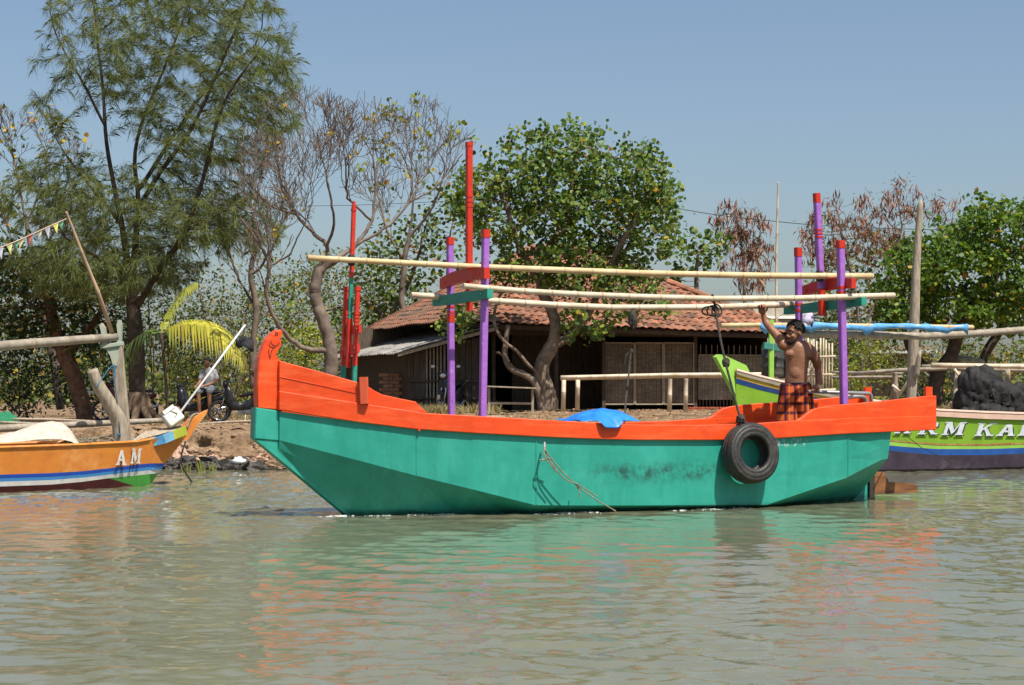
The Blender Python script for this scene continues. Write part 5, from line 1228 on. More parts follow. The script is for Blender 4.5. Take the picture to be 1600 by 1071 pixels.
MB().beam(H(-0.25, -0.28, 2.16), H(2.4, -0.28, 2.86), 0.05, 0.09).build('verge_board', GREYWOOD, house)
for k in range(5): MB().beam(H(0.2, 0.3 + k * 1.7, hz0), H(0.2, 0.3 + k * 1.7, 2.2), 0.08, 0.08).build('post', DARKWOOD, house)
# pale neighbour's wall behind the right hip
nb = thing('neighbour_house', P(1215, 625, 62), 'pale cream house wall glimpsed behind the tiled roof', 'house')
MB().box(P(1215, 560, 62) , (1.9, 2.5, 3.6)).build('wall', M('cream_plaster', (0.62, 0.56, 0.44), rough=0.9), nb)
MB().prism([P(1165, 498, 60.6), P(1262, 498, 60.6), P(1250, 470, 62), P(1180, 470, 62)], Vector((0, 0.05, 0.03))).build('roof', M('pale_sheet', (0.66, 0.62, 0.55), rough=0.6), nb)
sh_ = thing('distant_hut', P(1410, 625, 75), 'small brown hut with white eaves far behind the jetty', 'hut')
MB().box(P(1405, 580, 75), (2.2, 2.0, 2.0)).build('wall', M('brown_wall', (0.26, 0.2, 0.15), rough=0.95), sh_); MB().box(P(1408, 551, 74), (2.9, 2.8, 0.12)).build('roof', M('white_sheet', (0.6, 0.6, 0.58), rough=0.6), sh_)
MB().box(P(1434, 560, 73.8), (0.28, 0.05, 0.5)).build('window', M('white_shutter', (0.75, 0.75, 0.73), rough=0.5), sh_)

# ------------------------------------------------------------------ bench rail before the house
bn = thing('bamboo_bench', P(1050, 640, 40), 'long bamboo bench rail on posts before the woven panels', 'bench')
for dy, y0 in ((0, 590), (0.35, 592)): bamboo('seat_pole', [P(876, y0, 40 + dy), P(1050, y0 - 4, 40.4 + dy), P(1240, y0 - 5, 40.9 + dy)], 0.04, 0.045, BAMBOO_W, parent=bn)
for x, y0, y1, d in ((880, 640, 594, 0), (902, 638, 594, .35), (1046, 641, 592, 0), (1071, 641, 592, .35), (1195, 640, 590, .9)): bamboo('leg', [P(x, y0 + 3, 40 + d), P(x + 1, y1, 40 + d)], 0.05, 0.045, BAMBOO_W, parent=bn, node=0.4)
tbl = thing('plank_table', P(800, 642, 43), 'rough low plank table in the shade beside the twisted tree', 'table')
for k in range(4): MB().beam(P(758, 604, 42.7 + k * 0.2), P(838, 607, 42.7 + k * 0.2), 0.16, 0.03).build('board', GREYWOOD, tbl)
for x, d in ((764, 0), (832, 0), (764, 0.6), (832, 0.6)): MB().beam(P(x, 646, 42.8 + d), P(x, 606, 42.8 + d), 0.06, 0.06).build('leg', GREYWOOD, tbl)
MB().beam(P(764, 630, 42.8), P(832, 631, 42.8), 0.04, 0.05).build('stretcher', GREYWOOD, tbl)
# ------------------------------------------------------------------ letters
def letter(ch, fr, x0, x1, y0, y1, slant, hf, mat, par, shadow=None):
    st = 0.26
    G = {'A': [[(0.08, 0), (0.30, 0), (0.62, 1), (0.44, 1)], [(0.70, 0), (0.98, 0), (0.66, 1), (0.44, 1)], [(0.28, 0.28), (0.76, 0.28), (0.74, 0.42), (0.3, 0.42)], [(0.0, 0), (0.38, 0), (0.38, 0.1), (0.0, 0.1)], [(0.62, 0), (1.05, 0), (1.05, 0.1), (0.62, 0.1)]],
         'M': [[(0.08, 0), (0.24, 0), (0.24, 1), (0.08, 1)], [(0.76, 0), (1.0, 0), (1.0, 1), (0.76, 1)], [(0.08, 1), (0.34, 1), (0.60, 0.25), (0.48, 0.05)], [(0.48, 0.05), (0.6, 0.25), (0.8, 1), (0.76, 1)], [(0, 0), (0.34, 0), (0.34, 0.1), (0, 0.1)], [(0.68, 0), (1.08, 0), (1.08, 0.1), (0.68, 0.1)], [(0.0, 0.9), (0.2, 0.9), (0.2, 1), (0.0, 1)], [(0.9, 0.9), (1.08, 0.9), (1.08, 1), (0.9, 1)]],
         'R': [[(0.1, 0), (0.36, 0), (0.36, 1), (0.1, 1)], [(0.36, 0.86), (0.7, 0.86), (0.9, 1), (0.36, 1)], [(0.7, 0.86), (0.95, 0.9), (0.98, 0.62), (0.72, 0.64)], [(0.36, 0.46), (0.36, 0.58), (0.72, 0.64), (0.98, 0.62), (0.8, 0.48)], [(0.42, 0.46), (0.66, 0.48), (1.02, 0.0), (0.76, 0)], [(0, 0), (0.46, 0), (0.46, 0.1), (0, 0.1)], [(0.0, 0.9), (0.2, 0.9), (0.2, 1), (0.0, 1)], [(0.72, 0), (1.1, 0), (1.1, 0.1), (0.72, 0.1)]],
         'K': [[(0.1, 0), (0.36, 0), (0.36, 1), (0.1, 1)], [(0.36, 0.4), (0.5, 0.55), (1.0, 1), (0.8, 1), (0.36, 0.56)], [(0.44, 0.55), (0.6, 0.62), (1.02, 0), (0.74, 0)], [(0, 0), (0.46, 0), (0.46, 0.1), (0, 0.1)], [(0, 0.9), (0.46, 0.9), (0.46, 1), (0, 1)], [(0.68, 0), (1.1, 0), (1.1, 0.1), (0.68, 0.1)], [(0.68, 0.9), (1.1, 0.9), (1.1, 1), (0.68, 1)]]}
    for dx, dy, off, mt, nm in (((shadow[0], shadow[1], 0.006, shadow[2], 'letter_shadow'),) if shadow else ()) + ((0, 0, 0.012, mat, 'letter'),):
        mb = MB()
        for poly in G[ch]:
            pts = []
            for gx, gy in poly:
                x = x0 + (x1 - x0) * gx + slant * gy + dx; y = y0 + (y1 - y0) * gy + dy + (shadow[3] * (x - x0) if shadow and len(shadow) > 3 else 0)
                u, v, z = fr.trace(x, y, hf); pts.append(fr.pt(u, v + off, z))
            mb.prism(pts, fr.pt(0, -0.004, 0) - fr.pt(0, 0, 0)); off += 0.0005
        mb.build(nm, mt, par)


# ------------------------------------------------------------------ moored orange boat at left
p0 = P(238, 757, 24.6); LB = Frame(p0.x, p0.y, 180 + 40.0, -1)
hl = lambda u: float(np.interp(u, [-0.7, 0, 0.5, 1.2, 2.2, 4], [0.05, 0.22, 0.42, 0.58, 0.68, 0.7]))
hlt = lambda u: hl(u)
lboat = thing('orange_boat', LB.pt(1.2, 0, 0), 'moored orange boat with blue and white stripes and letters AM', 'boat')
OCH = M('ochre_paint', (0.66, 0.235, 0.035), (0.55, 0.17, 0.03), scale=2.5, rough=0.55, dirt=(0.33, 0.12, 0.035), dscale=4, dlo=0.55, dhi=0.75, bump=0.2, bscale=8)
BL1 = M('deep_blue_paint', (0.012, 0.075, 0.42), (0.012, 0.06, 0.34), rough=0.5); BL2 = M('sky_blue_paint', (0.05, 0.27, 0.62), (0.06, 0.22, 0.5), rough=0.5)
WHT = M('white_paint', (0.72, 0.72, 0.7), (0.58, 0.57, 0.54), scale=8, rough=0.6, dirt=(0.35, 0.32, 0.28), dscale=6, dlo=0.6, dhi=0.8); MAR = M('maroon_paint', (0.10, 0.014, 0.014), (0.06, 0.01, 0.011), rough=0.6); LGR = M('leaf_green_paint', (0.09, 0.42, 0.07), (0.07, 0.34, 0.06), rough=0.5)
LX = [-160, 0, 80, 130, 170, 215, 234]
lines = {'top': [703, 699.5, 697, 695, 693, 690.5, 687], 'b0': [746, 742, 739.5, 736.5, 732, 726, 724.5], 'b1': [752, 748, 745.5, 742, 737.5, 732, 730], 'w0': [758, 753, 750.5, 746.5, 742, 737, 735], 'w1': [766, 760.5, 757.5, 753, 747.5, 743, 741], 'bt': [788, 776, 773, 770, 766, 761, 759.5]}
stemx = {'top': 292, 'b0': 258.5, 'b1': 254.5, 'w0': 252, 'w1': 247.5, 'bt': 234}
stemy = {'top': 681, 'b0': 724, 'b1': 730, 'w0': 734, 'w1': 739.5, 'bt': 760}


def lrow(key, k=0.0):
    hf = lambda u: max(0.05, hl(u) - k); out = []
    for x, y in zip(LX, lines[key]): u, v, z = LB.trace(x, y, hf); out.append((u, v, z))
    u, z = LB.hit(stemx[key], stemy[key], 0.03); out.append((u, 0.03, z)); return out


KT = {'top': 0, 'b0': 0.05, 'b1': 0.06, 'w0': 0.07, 'w1': 0.085, 'bt': 0.14}
R_ = {k: lrow(k, KT[k]) for k in lines}
R_['keel'] = [(u, v * 0.55, z - 0.25) for u, v, z in R_['bt']]


def bandmesh(a, b_, i0=0, i1=None, out=0.0):
    mb = MB()
    for s in (1, -1):
        ra = [LB.pt(u, s * (v + out), z) for u, v, z in R_[a][i0:i1]]; rb = [LB.pt(u, s * (v + out), z) for u, v, z in R_[b_][i0:i1]]; mb.loft([ra, rb])
    return mb


bandmesh('top', 'b0').build('hull', OCH, lboat); bandmesh('b0', 'b1').build('stripe', BL1, lboat); bandmesh('b1', 'w0').build('stripe', BL2, lboat); bandmesh('w0', 'w1').build('stripe', WHT, lboat)
mbt = bandmesh('w1', 'bt', 0, 5); mgr = bandmesh('w1', 'bt', 5)
for s in (1, -1):
    q = [LB.pt(u, s * v, z) for u, v, z in (R_['w1'][4], R_['w1'][5], R_['bt'][5], R_['bt'][4])]; mgr.add(q[:3], [(0, 1, 2)]); mbt.add([q[0], q[2], q[3]], [(0, 1, 2)])
mbt.build('bottom', MAR, lboat); mgr.build('bow_panel', LGR, lboat); bandmesh('bt', 'keel').build('keel_planks', MAR, lboat)
for s in (1, -1): MB().tube([LB.pt(u, s * (v + 0.0), z) for u, v, z in R_['top'][:7]], 0.022, 6).build('gunwale', OCH, lboat)
tp = R_['top']
MB().add([LB.pt(u, s * (v - 0.03), z - 0.06) for s in (1, -1) for u, v, z in tp], [(i, i + 1, i + 9, i + 8) for i in range(7)]).build('deck', M('worn_deck', (0.33, 0.27, 0.2), (0.2, 0.16, 0.12), scale=5, rough=0.9, stretch=(1, 4, 1)), lboat)
chips(OCH, (0.5, 0.38, 0.26), 16, 0.66, 0.70, (0.5, 0.5, 1)); chips(OCH, (0.74, 0.33, 0.09), 2.2, 0.5, 0.7); chips(BL2, (0.5, 0.55, 0.6), 20, 0.66, 0.69)
# painted rail blocks at the bow and the spear-shaped prow
rail = [(224, 693, 688), (243, 687, 681), (262, 680, 675), (285, 668, 663.5), (291, 680, 664.5)]
railc = [M('aqua_paint', (0.13, 0.42, 0.46), rough=0.6, dirt=(0.3, 0.3, 0.27), dscale=6), M('steel_blue_paint', (0.07, 0.24, 0.46), rough=0.6), M('light_blue_paint', (0.18, 0.42, 0.6), rough=0.6), M('olive_yellow_paint', (0.42, 0.46, 0.04), (0.3, 0.36, 0.04), rough=0.6)]
top_ = [(222, 690), (240, 685), (254, 680), (269, 674), (289, 666)]; bot_ = [(228, 698), (244, 696), (258, 693), (272, 687), (292, 679)]
for k in range(4):
    q = []
    for (x, y) in (top_[k], top_[k + 1], bot_[k + 1], bot_[k]):
        u, v, z = LB.trace(x, y, hl); v = float(np.interp(u, [-0.72, -0.45, 0], [0.05, 0.12, hl(0)])); u, z = LB.hit(x, y, v); q.append((u, v, z))
    for s in (1, -1): MB().prism([LB.pt(u, s * (v + 0.02), z) for u, v, z in q], LB.pt(0, -s * 0.03, 0) - LB.pt(0, 0, 0)).build('rail_block', railc[k], lboat)
MB().prism([LB.px(x, y, 0.03) for x, y in ((284, 672), (296, 655), (325, 641), (322, 648), (301, 675), (295, 686), (288, 688))], LB.pt(0, -0.06, 0) - LB.pt(0, 0, 0)).build('prow', OCH, lboat)
mb = MB()
for k in range(7): mb.tube([LB.px(205 + k * 3, 690 - k * 2.2, 0.2 - 0.07 * k), LB.px(275 + k * 1.5, 672 - k * 1.0, 0.06 - 0.02 * k)], 0.014, 5)
mb.build('foredeck_slats', GREYWOOD, lboat)
LET = M('letter_white', (0.6, 0.58, 0.54), (0.45, 0.42, 0.37), scale=20, rough=0.7, dirt=(0.6, 0.3, 0.1), dscale=12, dlo=0.6, dhi=0.7)
letter('A', LB, 180, 196, 727, 703.5, 1, lambda u: hl(u) - 0.02, LET, lboat); letter('M', LB, 203, 217, 724.5, 701, 3, lambda u: hl(u) - 0.02, LET, lboat)


def L_(x, y, v): return LB.px(x, y, v)


# forked post, leaning log, boom, bamboo, buoy, net
fp = thing('forked_post', L_(194, 694, -0.05), 'grey wooden post with carved fork carrying the boom on orange boat', 'post')
MB().beam(L_(197, 700, -0.05), L_(182, 540, -0.05), 0.15, 0.09, up=(0, 1, 0)).build('shaft', GREYWOOD, fp)
PG = M('flaky_green_wood', (0.26, 0.34, 0.27), (0.36, 0.33, 0.26), scale=10, rough=0.85)
MB().prism([L_(x, y, -0.1) for x, y in ((181, 548), (184, 525), (182, 508), (184, 500), (187, 500), (189, 508), (188, 545))], Vector((0.01, 0.07, 0))).build('fork_horn', PG, fp)
MB().prism([L_(x, y, 0.02) for x, y in ((160, 540), (158, 520), (155, 508), (158, 505), (163, 512), (165, 528), (170, 543))], Vector((0.01, 0.07, 0))).build('fork_horn', PG, fp)
MB().prism([L_(x, y, 0.0) for x, y in ((163, 543), (190, 538), (186, 556), (182, 572), (177, 572), (172, 556))], Vector((0.02, 0.09, 0))).build('fork_cheek', PG, fp)
MB().beam(L_(158, 542, 0), L_(192, 537, 0), 0.06, 0.05).build('cap_plate', PG, fp)
o = MB().tube(smooth_path([L_(190, 697, 0.1), L_(186, 660, 0.1), L_(170, 630, 0.1), L_(152, 600, 0.1), L_(144, 578, 0.1)], 5), list(np.linspace(0.115, 0.07, 21)), 9).build('leaning_log', GREYWOOD, smooth=True); tag(o, 'thick pale log leaning against the forked post', 'log')
mb = MB()
for t in (0, 1): mb.tube(smooth_path([L_(188, 684, 0.2), L_(180, 600, 0.15), L_(178, 570, 0.1), L_(150, 605, 0.2)][:3 + t], 4), 0.006, 4)
mb.tube([L_(184, 680, 0.22), L_(196, 678, 0.05), L_(199, 681, -0.1)], 0.018, 5)
tag(mb.build('blue_cord', M('blue_cord', (0.03, 0.16, 0.3), rough=0.8)), 'thin blue cord tied round the log and forked post', 'cord')
bamboo('boom_pole', [L_(-60, 546, 0.6), L_(60, 536, 0.3), L_(182, 527, -0.02)], 0.065, 0.05, BAMBOO_G, 'long grey boom lying in the fork of the post', None, 0.5, 'boom')
bamboo('bamboo_pole', [L_(-40, 672, -0.75), L_(110, 664, -0.75), L_(262, 657, -0.75)], 0.05, 0.035, BAMBOO_G, 'grey bamboo pole lying along the far gunwale of orange boat', None, 0.5)
bamboo('bunting_stick', [L_(175, 520, 0.0), L_(166, 485, 0.0), L_(148, 445, 0.0), L_(130, 400, 0.0), L_(116, 363, 0.0), L_(103, 331, 0.0)], 0.03, 0.017, M('peeled_stick', (0.48, 0.33, 0.22), (0.36, 0.24, 0.15), rough=0.8), 'crooked thin stick holding up the string of flags', None, 0.5, 'stick')
bt = thing('bunting_string', L_(103, 342, 0.0), 'string of small coloured pennants running off the left edge', 'bunting')
st_ = [L_(104, 342, 0.02), L_(70, 357, 0.2), L_(35, 373, 0.4), L_(0, 387, 0.6), L_(-60, 405, 0.8)]; sp_ = smooth_path(st_, 8); MB().tube(sp_, 0.006, 4).build('string', M('pink_string', (0.6, 0.4, 0.32), rough=0.8), bt)
fc = [(0.16, 0.42, 0.27), (0.55, 0.5, 0.12), (0.36, 0.36, 0.42), (0.6, 0.5, 0.42), (0.5, 0.12, 0.08), (0.55, 0.45, 0.2), (0.16, 0.42, 0.27), (0.55, 0.55, 0.2), (0.4, 0.4, 0.45), (0.5, 0.15, 0.1)]
for k in range(10):
    i = 1 + int(k * 2.8); p = sp_[min(i, len(sp_) - 2)]; q = sp_[min(i + 1, len(sp_) - 1)]; d = (q - p).normalized(); w = d * 0.12; dn = Vector((0.03 * math.sin(k), 0.05 * math.cos(2 * k), -0.11 - 0.02 * (k % 3)))
    mb = MB().add([p, p + w, p + w * 0.8 + dn * 0.5 + Vector((0, 0.02, 0)), p + w * 0.5 + dn, p + w * 0.2 + dn * 0.5 - Vector((0, 0.02, 0))], [(0, 1, 2, 4), (4, 2, 3)]); mb.build('pennant', M('pennant_cloth_%d' % k, fc[k], rough=0.8), bt)
by = thing('marker_buoy', L_(268, 668, 0.0), 'white foam float with slanting white pole and black flag', 'buoy')
FO = M('white_foam_block', (0.74, 0.72, 0.64), (0.66, 0.63, 0.54), scale=9, rough=0.7)
rt = Matrix.Rotation(math.radians(-38), 3, 'Y') @ Matrix.Rotation(0.4, 3, 'Z'); c = L_(270, 653, 0.0)
fo = MB().box(c, (0.24, 0.17, 0.2), rt).build('float_block', FO, by); bv = fo.modifiers.new('b', 'BEVEL'); bv.width = 0.03; bv.segments = 3
MB().box(c + rt @ Vector((0.0, 0, 0.11)), (0.17, 0.19, 0.05), rt).build('float_lid', FO, by)
MB().tube([c + rt @ Vector((0.0, -0.087, -0.02)), c + rt @ Vector((0.06, -0.092, 0.0)), c + rt @ Vector((0.0, -0.087, 0.1))], 0.006, 5).build('cord', ROPE_P, by)
MB().tube([L_(274, 655, 0.0), L_(383, 508, -0.25)], [0.016, 0.013], 8).build('pole', WHT, by, smooth=True)
rows = [[L_(368 + i * 4, 528 + 3 * math.sin(i * 1.3) + j * (4 + i * 0.4), -0.22 + 0.04 * math.sin(i + j)) for i in range(8)] for j in range(4)]
fl = MB().loft(rows).build('flag', M('black_cloth2', (0.018, 0.018, 0.022), rough=0.8), by, smooth=True); fl.modifiers.new('t', 'SOLIDIFY').thickness = 0.006
rows = []
for j in range(13):
    t = j / 12; row = []
    for i in range(25):
        s = i / 24; x = -50 + 176 * s; hg = float(np.interp(s, [0, .3, .5, .62, .74, .84, .92, 1], [8, 18, 27, 36, 39, 36, 24, 1]))
        y = 698 - hg * math.sin(math.pi * (0.03 + 0.94 * t)) ** 0.5 + 3 * mnoise.noise(Vector((s * 9, t * 5, 1))) * math.sin(math.pi * t); row.append(L_(x, y, 0.60 - 0.75 * t))
    rows.append(row)
NETM = M('pale_net', (0.58, 0.52, 0.44), (0.44, 0.38, 0.31), scale=14, rough=0.95, bump=0.9, bscale=22, stretch=(1, 1, 1))
o = MB().loft(rows).build('net_heap', NETM, smooth=True); tag(o, 'heap of pale fishing net on the gunwale of the orange boat', 'fishing net')
mb = MB()
for k in range(26):
    x = random.uniform(100, 180); p = L_(x, 694 + random.uniform(-6, 3), random.uniform(-0.2, 0.45)); mb.tube(smooth_path([p, p + Vector((random.uniform(-.2, .2), random.uniform(-.1, .1), 0.06)), p + Vector((random.uniform(-.3, .3), 0, random.uniform(-.03, .03)))], 3), 0.008, 4)
tag(mb.build('rope_tangle', ROPE_P), 'tangle of pale rope between net heap and log', 'rope')
tag(MB().tube(smooth_path([L_(290, 690, 0.0), L_(283, 715, 0.0), L_(287, 733, 0.0), L_(296, 748, -0.02), L_(302, 756, -0.05)], 5), 0.012, 5).build('mooring_rope', ROPE_D), 'dark mooring rope from the orange prow into the water', 'rope')
tag(MB().tube(smooth_path([L_(292, 668, 0.1), L_(300, 650, 0.05), L_(312, 648, -0.05), L_(304, 668, -0.1)], 5), 0.014, 6).build('rope_loop', ROPE_P), 'grey rope loop round the pointed orange prow', 'rope')

# ------------------------------------------------------------------ green boat moored at right
p0 = P(1212, 738, 28.3); RB = Frame(p0.x, p0.y, 27.0)
hr_ = lambda u: float(np.interp(u, [-0.9, 0, 0.6, 1.4, 2.6, 5, 8], [0.05, 0.25, 0.45, 0.6, 0.72, 0.76, 0.72]))
rboat = thing('green_boat', RB.pt(3, 0, 0), 'moored lime green boat with blue stripe and letters RM KAR', 'boat')
LIME = M('lime_paint', (0.24, 0.43, 0.03), (0.19, 0.36, 0.028), scale=3, rough=0.5, dirt=(0.16, 0.24, 0.05), dscale=5, dlo=0.55, dhi=0.75); LIME2 = M('pale_lime_paint', (0.33, 0.60, 0.09), (0.28, 0.52, 0.075), rough=0.5)
NAVY = M('navy_paint', (0.013, 0.05, 0.2), (0.01, 0.035, 0.14), rough=0.5, dirt=(0.1, 0.14, 0.25), dscale=6); YEL = M('yellow_paint', (0.62, 0.36, 0.05), rough=0.5); PINK = M('pinkish_wale', (0.66, 0.45, 0.35), (0.55, 0.36, 0.28), scale=4, rough=0.6); GREYW = M('grey_wale', (0.38, 0.31, 0.24), (0.25, 0.2, 0.15), rough=0.8)
PURB = M('purple_brown_bottom', (0.075, 0.052, 0.08), (0.045, 0.032, 0.05), scale=3, rough=0.7, dirt=(0.16, 0.13, 0.16), dscale=5); REDL = M('red_line', (0.35, 0.05, 0.03), (0.42, 0.3, 0.1), scale=9, rough=0.6)
chips(LIME, (0.5, 0.5, 0.4), 22, 0.67, 0.70); chips(LIME, (0.26, 0.12, 0.05), 15, 0.68, 0.73); chips(LIME2, (0.5, 0.5, 0.42), 18, 0.62, 0.68); chips(PINK, (0.3, 0.2, 0.16), 14, 0.62, 0.7)
RX = [1150, 1187, 1224, 1262, 1302, 1340, 1380, 1420, 1465, 1540, 1600, 1700, 1800]
RL = {'g': [579, 589, 598, 607, 615, 622.5, 629.5, 635.5, 641.5, 645, 647, 648, 647], 'g1': [585, 595.5, 605, 614, 622, 629.5, 636.5, 643.5, 651, 655, 656.5, 657.5, 656], 'y1': [591, 602, 611, 619, 626.5, 633, 639, 645, 651.3, 655.3, 656.8, 657.8, 656.3], 'n1': [599, 609.5, 618, 625.5, 632, 637, 642, 646.5, 651.6, 655.6, 657.1, 658.1, 656.6],
      'r0': [640, 654, 664, 672, 678, 682.5, 686.5, 690.5, 693.5, 694, 692, 689, 686], 'r1': [642, 656.5, 666.5, 674, 680, 684.5, 688.5, 692.5, 696, 696.5, 694.5, 691.5, 688], 'k0': [652, 664, 674, 682, 688, 692, 695.5, 699, 702, 702, 700, 697, 694], 'k1': [660, 672, 681, 689, 696, 700, 703.5, 707.5, 711.5, 711.5, 709, 706, 703], 'w': [720, 735, 737, 736, 735.5, 735, 734, 733.5, 733, 731, 729, 726, 723]}
RK = {'g': 0, 'g1': 0, 'y1': 0.008, 'n1': 0.014, 'r0': 0.06, 'r1': 0.062, 'k0': 0.07, 'k1': 0.08, 'w': 0.13}
RR = {}
for key in RL:
    hf = lambda u, k=RK[key]: max(0.04, hr_(u) - k); RR[key] = [RB.trace(x, y, hf) for x, y in zip(RX, RL[key])]
us = [q[0] for q in RR['g']]
for key in RR: RR[key] = [(u, v, z) for u, v, z in RR[key]]
RR['k'] = [(u, v * 0.5, z - 0.3) for u, v, z in RR['w']]


def rband(a, b_, name, mat, i0=0, i1=None, out=0.0):
    mb = MB()
    for s in (1, -1): mb.loft([[RB.pt(u, s * (v + out), z) for u, v, z in RR[a][i0:i1]], [RB.pt(u, s * (v + out), z) for u, v, z in RR[b_][i0:i1]]])
    return mb.build(name, mat, rboat)


rband('g', 'g1', 'wale', GREYW, 0, 7, 0.02); rband('g', 'g1', 'wale', PINK, 6, None, 0.02); rband('g1', 'y1', 'stripe', YEL, 0, 9, 0.004); rband('y1', 'n1', 'stripe', NAVY, 0, 9, 0.004)
rband('n1', 'r0', 'hull', LIME); rband('r0', 'r1', 'line', REDL, 0, None, 0.004); rband('r1', 'k0', 'hull_strake', LIME2); rband('k0', 'k1', 'stripe', M('mid_blue_paint', (0.02, 0.10, 0.36), (0.015, 0.07, 0.27), rough=0.5, dirt=(0.25, 0.3, 0.36), dscale=7, dlo=0.62, dhi=0.75)); rband('k1', 'w', 'bottom', PURB); rband('w', 'k', 'keel_planks', PURB)
mb = MB(); g = RR['g']; mb.add([RB.pt(u, s * (v - 0.0), z - 0.09) for s in (1, -1) for u, v, z in g], [(i, i + 1, i + 1 + len(g), i + len(g)) for i in range(len(g) - 1)]); mb.build('deck', GREYW, rboat)
for s in (1, -1): MB().tube([RB.pt(u, s * v, z) for u, v, z in g], 0.03, 6).build('gunwale', PINK, rboat)
MB().prism([RB.px(x, y, 0.05) for x, y in ((1119, 558), (1125, 554), (1133, 556), (1166, 571), (1171, 580), (1168, 583), (1147, 580), (1180, 650), (1212, 722), (1222, 745), (1208, 745), (1196, 715), (1163, 642))], RB.pt(0, -0.1, 0) - RB.pt(0, 0, 0)).build('stem', LIME2, rboat)
MB().prism([RB.px(x, y, 0.04) for x, y in ((1147, 580), (1170, 584), (1230, 640), (1228, 745), (1212, 738), (1180, 650))], RB.pt(0, -0.08, 0) - RB.pt(0, 0, 0)).build('bow_planks', LIME, rboat)
LW = M('silver_letter', (0.62, 0.64, 0.66), (0.45, 0.48, 0.52), scale=14, rough=0.6, dirt=(0.3, 0.4, 0.12), dscale=9, dlo=0.58, dhi=0.66); LS = M('letter_shadow_paint', (0.02, 0.03, 0.04), rough=0.6)
hfr = lambda u: hr_(u) - 0.035
for ch_, a, b_, yb in (('A', 1396, 1420, 677.5), ('R', 1432, 1461, 679), ('M', 1470, 1501, 680), ('K', 1521, 1548, 681.5), ('A', 1555, 1583, 681.5), ('R', 1589, 1616, 681)): letter(ch_, RB, a, b_, yb, yb - 20.5, 7, hfr, LW, rboat, (2.2, 1.3, LS))
G_ = lambda x, y, v: RB.px(x, y, v)
# deck cargo of the green boat
def barrel(x, y0, y1, r, v, label):
    a = G_(x, y1, v); c = G_(x, y0, v); h = (c - a).length; rows = []
    for t, k in ((0, .86), (.04, .97), (.12, 1.0), (.3, .98), (.33, 1.04), (.37, 1.04), (.4, .98), (.6, .98), (.63, 1.04), (.67, 1.04), (.7, .98), (.9, 1.0), (.97, .95), (1, .8)): rows.append([a.lerp(c, t) + Vector((math.cos(q) * r * k, math.sin(q) * r * k, 0)) for q in np.linspace(0, 6.283, 19)[:-1]])
    m_ = MB().loft(rows, True); m_.f += [tuple(range(17, -1, -1)), tuple(len(rows) * 18 - 18 + i for i in range(18))]; o = m_.build('plastic_drum', M('black_plastic', (0.035, 0.035, 0.033), (0.06, 0.058, 0.052), rough=0.5, dirt=(0.16, 0.14, 0.11), dscale=4, dlo=0.5, dhi=0.75), smooth=True); return tag(o, label, 'drum')


barrel(1207, 544, 589, 0.17, -0.15, 'ribbed black plastic drum on green boat, behind the raised arm'); barrel(1232, 546, 592, 0.17, -0.4, 'black drum hidden behind the man at the tiller')
gp = thing('green_gallows', G_(1206, 600, 0), 'light green post of the green boat standing by the drum', 'post')
MB().beam(G_(1205, 596, 0.1), G_(1205, 500, 0.1), 0.075, 0.075).build('shaft', LIME2, gp); MB().beam(G_(1193, 540, 0.12), G_(1222, 545, 0.12), 0.05, 0.1).build('bracket', M('teal_paint', (0.05, 0.22, 0.18), rough=0.6), gp)
bamboo('bamboo_boom', [G_(1126, 509, 0.1), G_(1180, 508, 0.1), G_(1300, 509, 0.1), G_(1520, 512, 0.1)], 0.035, 0.04, BAMBOO, 'yellow bamboo boom inside the rolled blue sheet', None, 0.4, 'boom')
bamboo('thick_boom', [G_(1238, 522, 0.0), G_(1330, 523, 0.0), G_(1450, 526, -0.1), G_(1520, 522, -0.1), G_(1620, 514, -0.2)], 0.06, 0.055, BAMBOO_G, 'thick grey boom under the rolled blue sheet', None, 0.6, 'boom')
rows = []
xsB = np.linspace(1188, 1512, 42)
for i, x in enumerate(xsB):
    r = 0.05 + 0.02 * mnoise.noise(Vector((i * 0.5, 0, 0))); cc = G_(x, 509.5 + 1.2 * math.sin(i * 0.4) + (i / 42) * 2.5, 0.1); row = []
    for q in np.linspace(0, 6.283, 13)[:-1]:
        k = r * (1 + 0.35 * mnoise.noise(Vector((i * 0.35, math.cos(q) * 1.5, math.sin(q) * 1.5)))); d = Vector((0, math.cos(q) * k, math.sin(q) * k * 0.95))
        if -2.2 < math.atan2(math.sin(q), math.cos(q)) < -0.9: d.z -= 0.13 * max(0, mnoise.noise(Vector((i * 0.45, 5, 0))))
        row.append(cc + d)
    rows.append(row)
m_ = MB().loft(rows, True); m_.f += [tuple(range(11, -1, -1)), tuple(len(rows) * 12 - 12 + i for i in range(12))]
tag(m_.build('rolled_sheet', M('pale_blue_tarp', (0.08, 0.30, 0.62), (0.17, 0.42, 0.72), scale=9, rough=0.45, bump=0.5, bscale=14), smooth=True), 'pale blue plastic sheet rolled round the bamboo boom', 'tarpaulin')
o = MB().blob(G_(1262, 500, 0.1), (0.10, 0.06, 0.11), 12, 8, 0.7, 3.5, 4).build('cloth_bundle', M('striped_cloth', (0.5, 0.46, 0.56), (0.1, 0.07, 0.16), scale=7, rough=0.9, lo=0.48, hi=0.52), smooth=True); tag(o, 'striped cloth hung over the blue sheet behind the purple post', 'cloth')
fk = thing('forked_pole', P(1428, 625, 30.6), 'tall bleached grey pole with a side fork behind the orange stern', 'pole')
MB().tube(smooth_path([P(1423, 640, 30.6), P(1426, 580, 30.6), P(1429, 500, 30.6), P(1432, 420, 30.6), P(1436, 350, 30.6), P(1439, 312, 30.6)], 5), [0.085] * 10 + list(np.linspace(0.083, 0.045, 14)) + [0.045, 0.012], 9).build('shaft', GREYWOOD, fk, smooth=True)
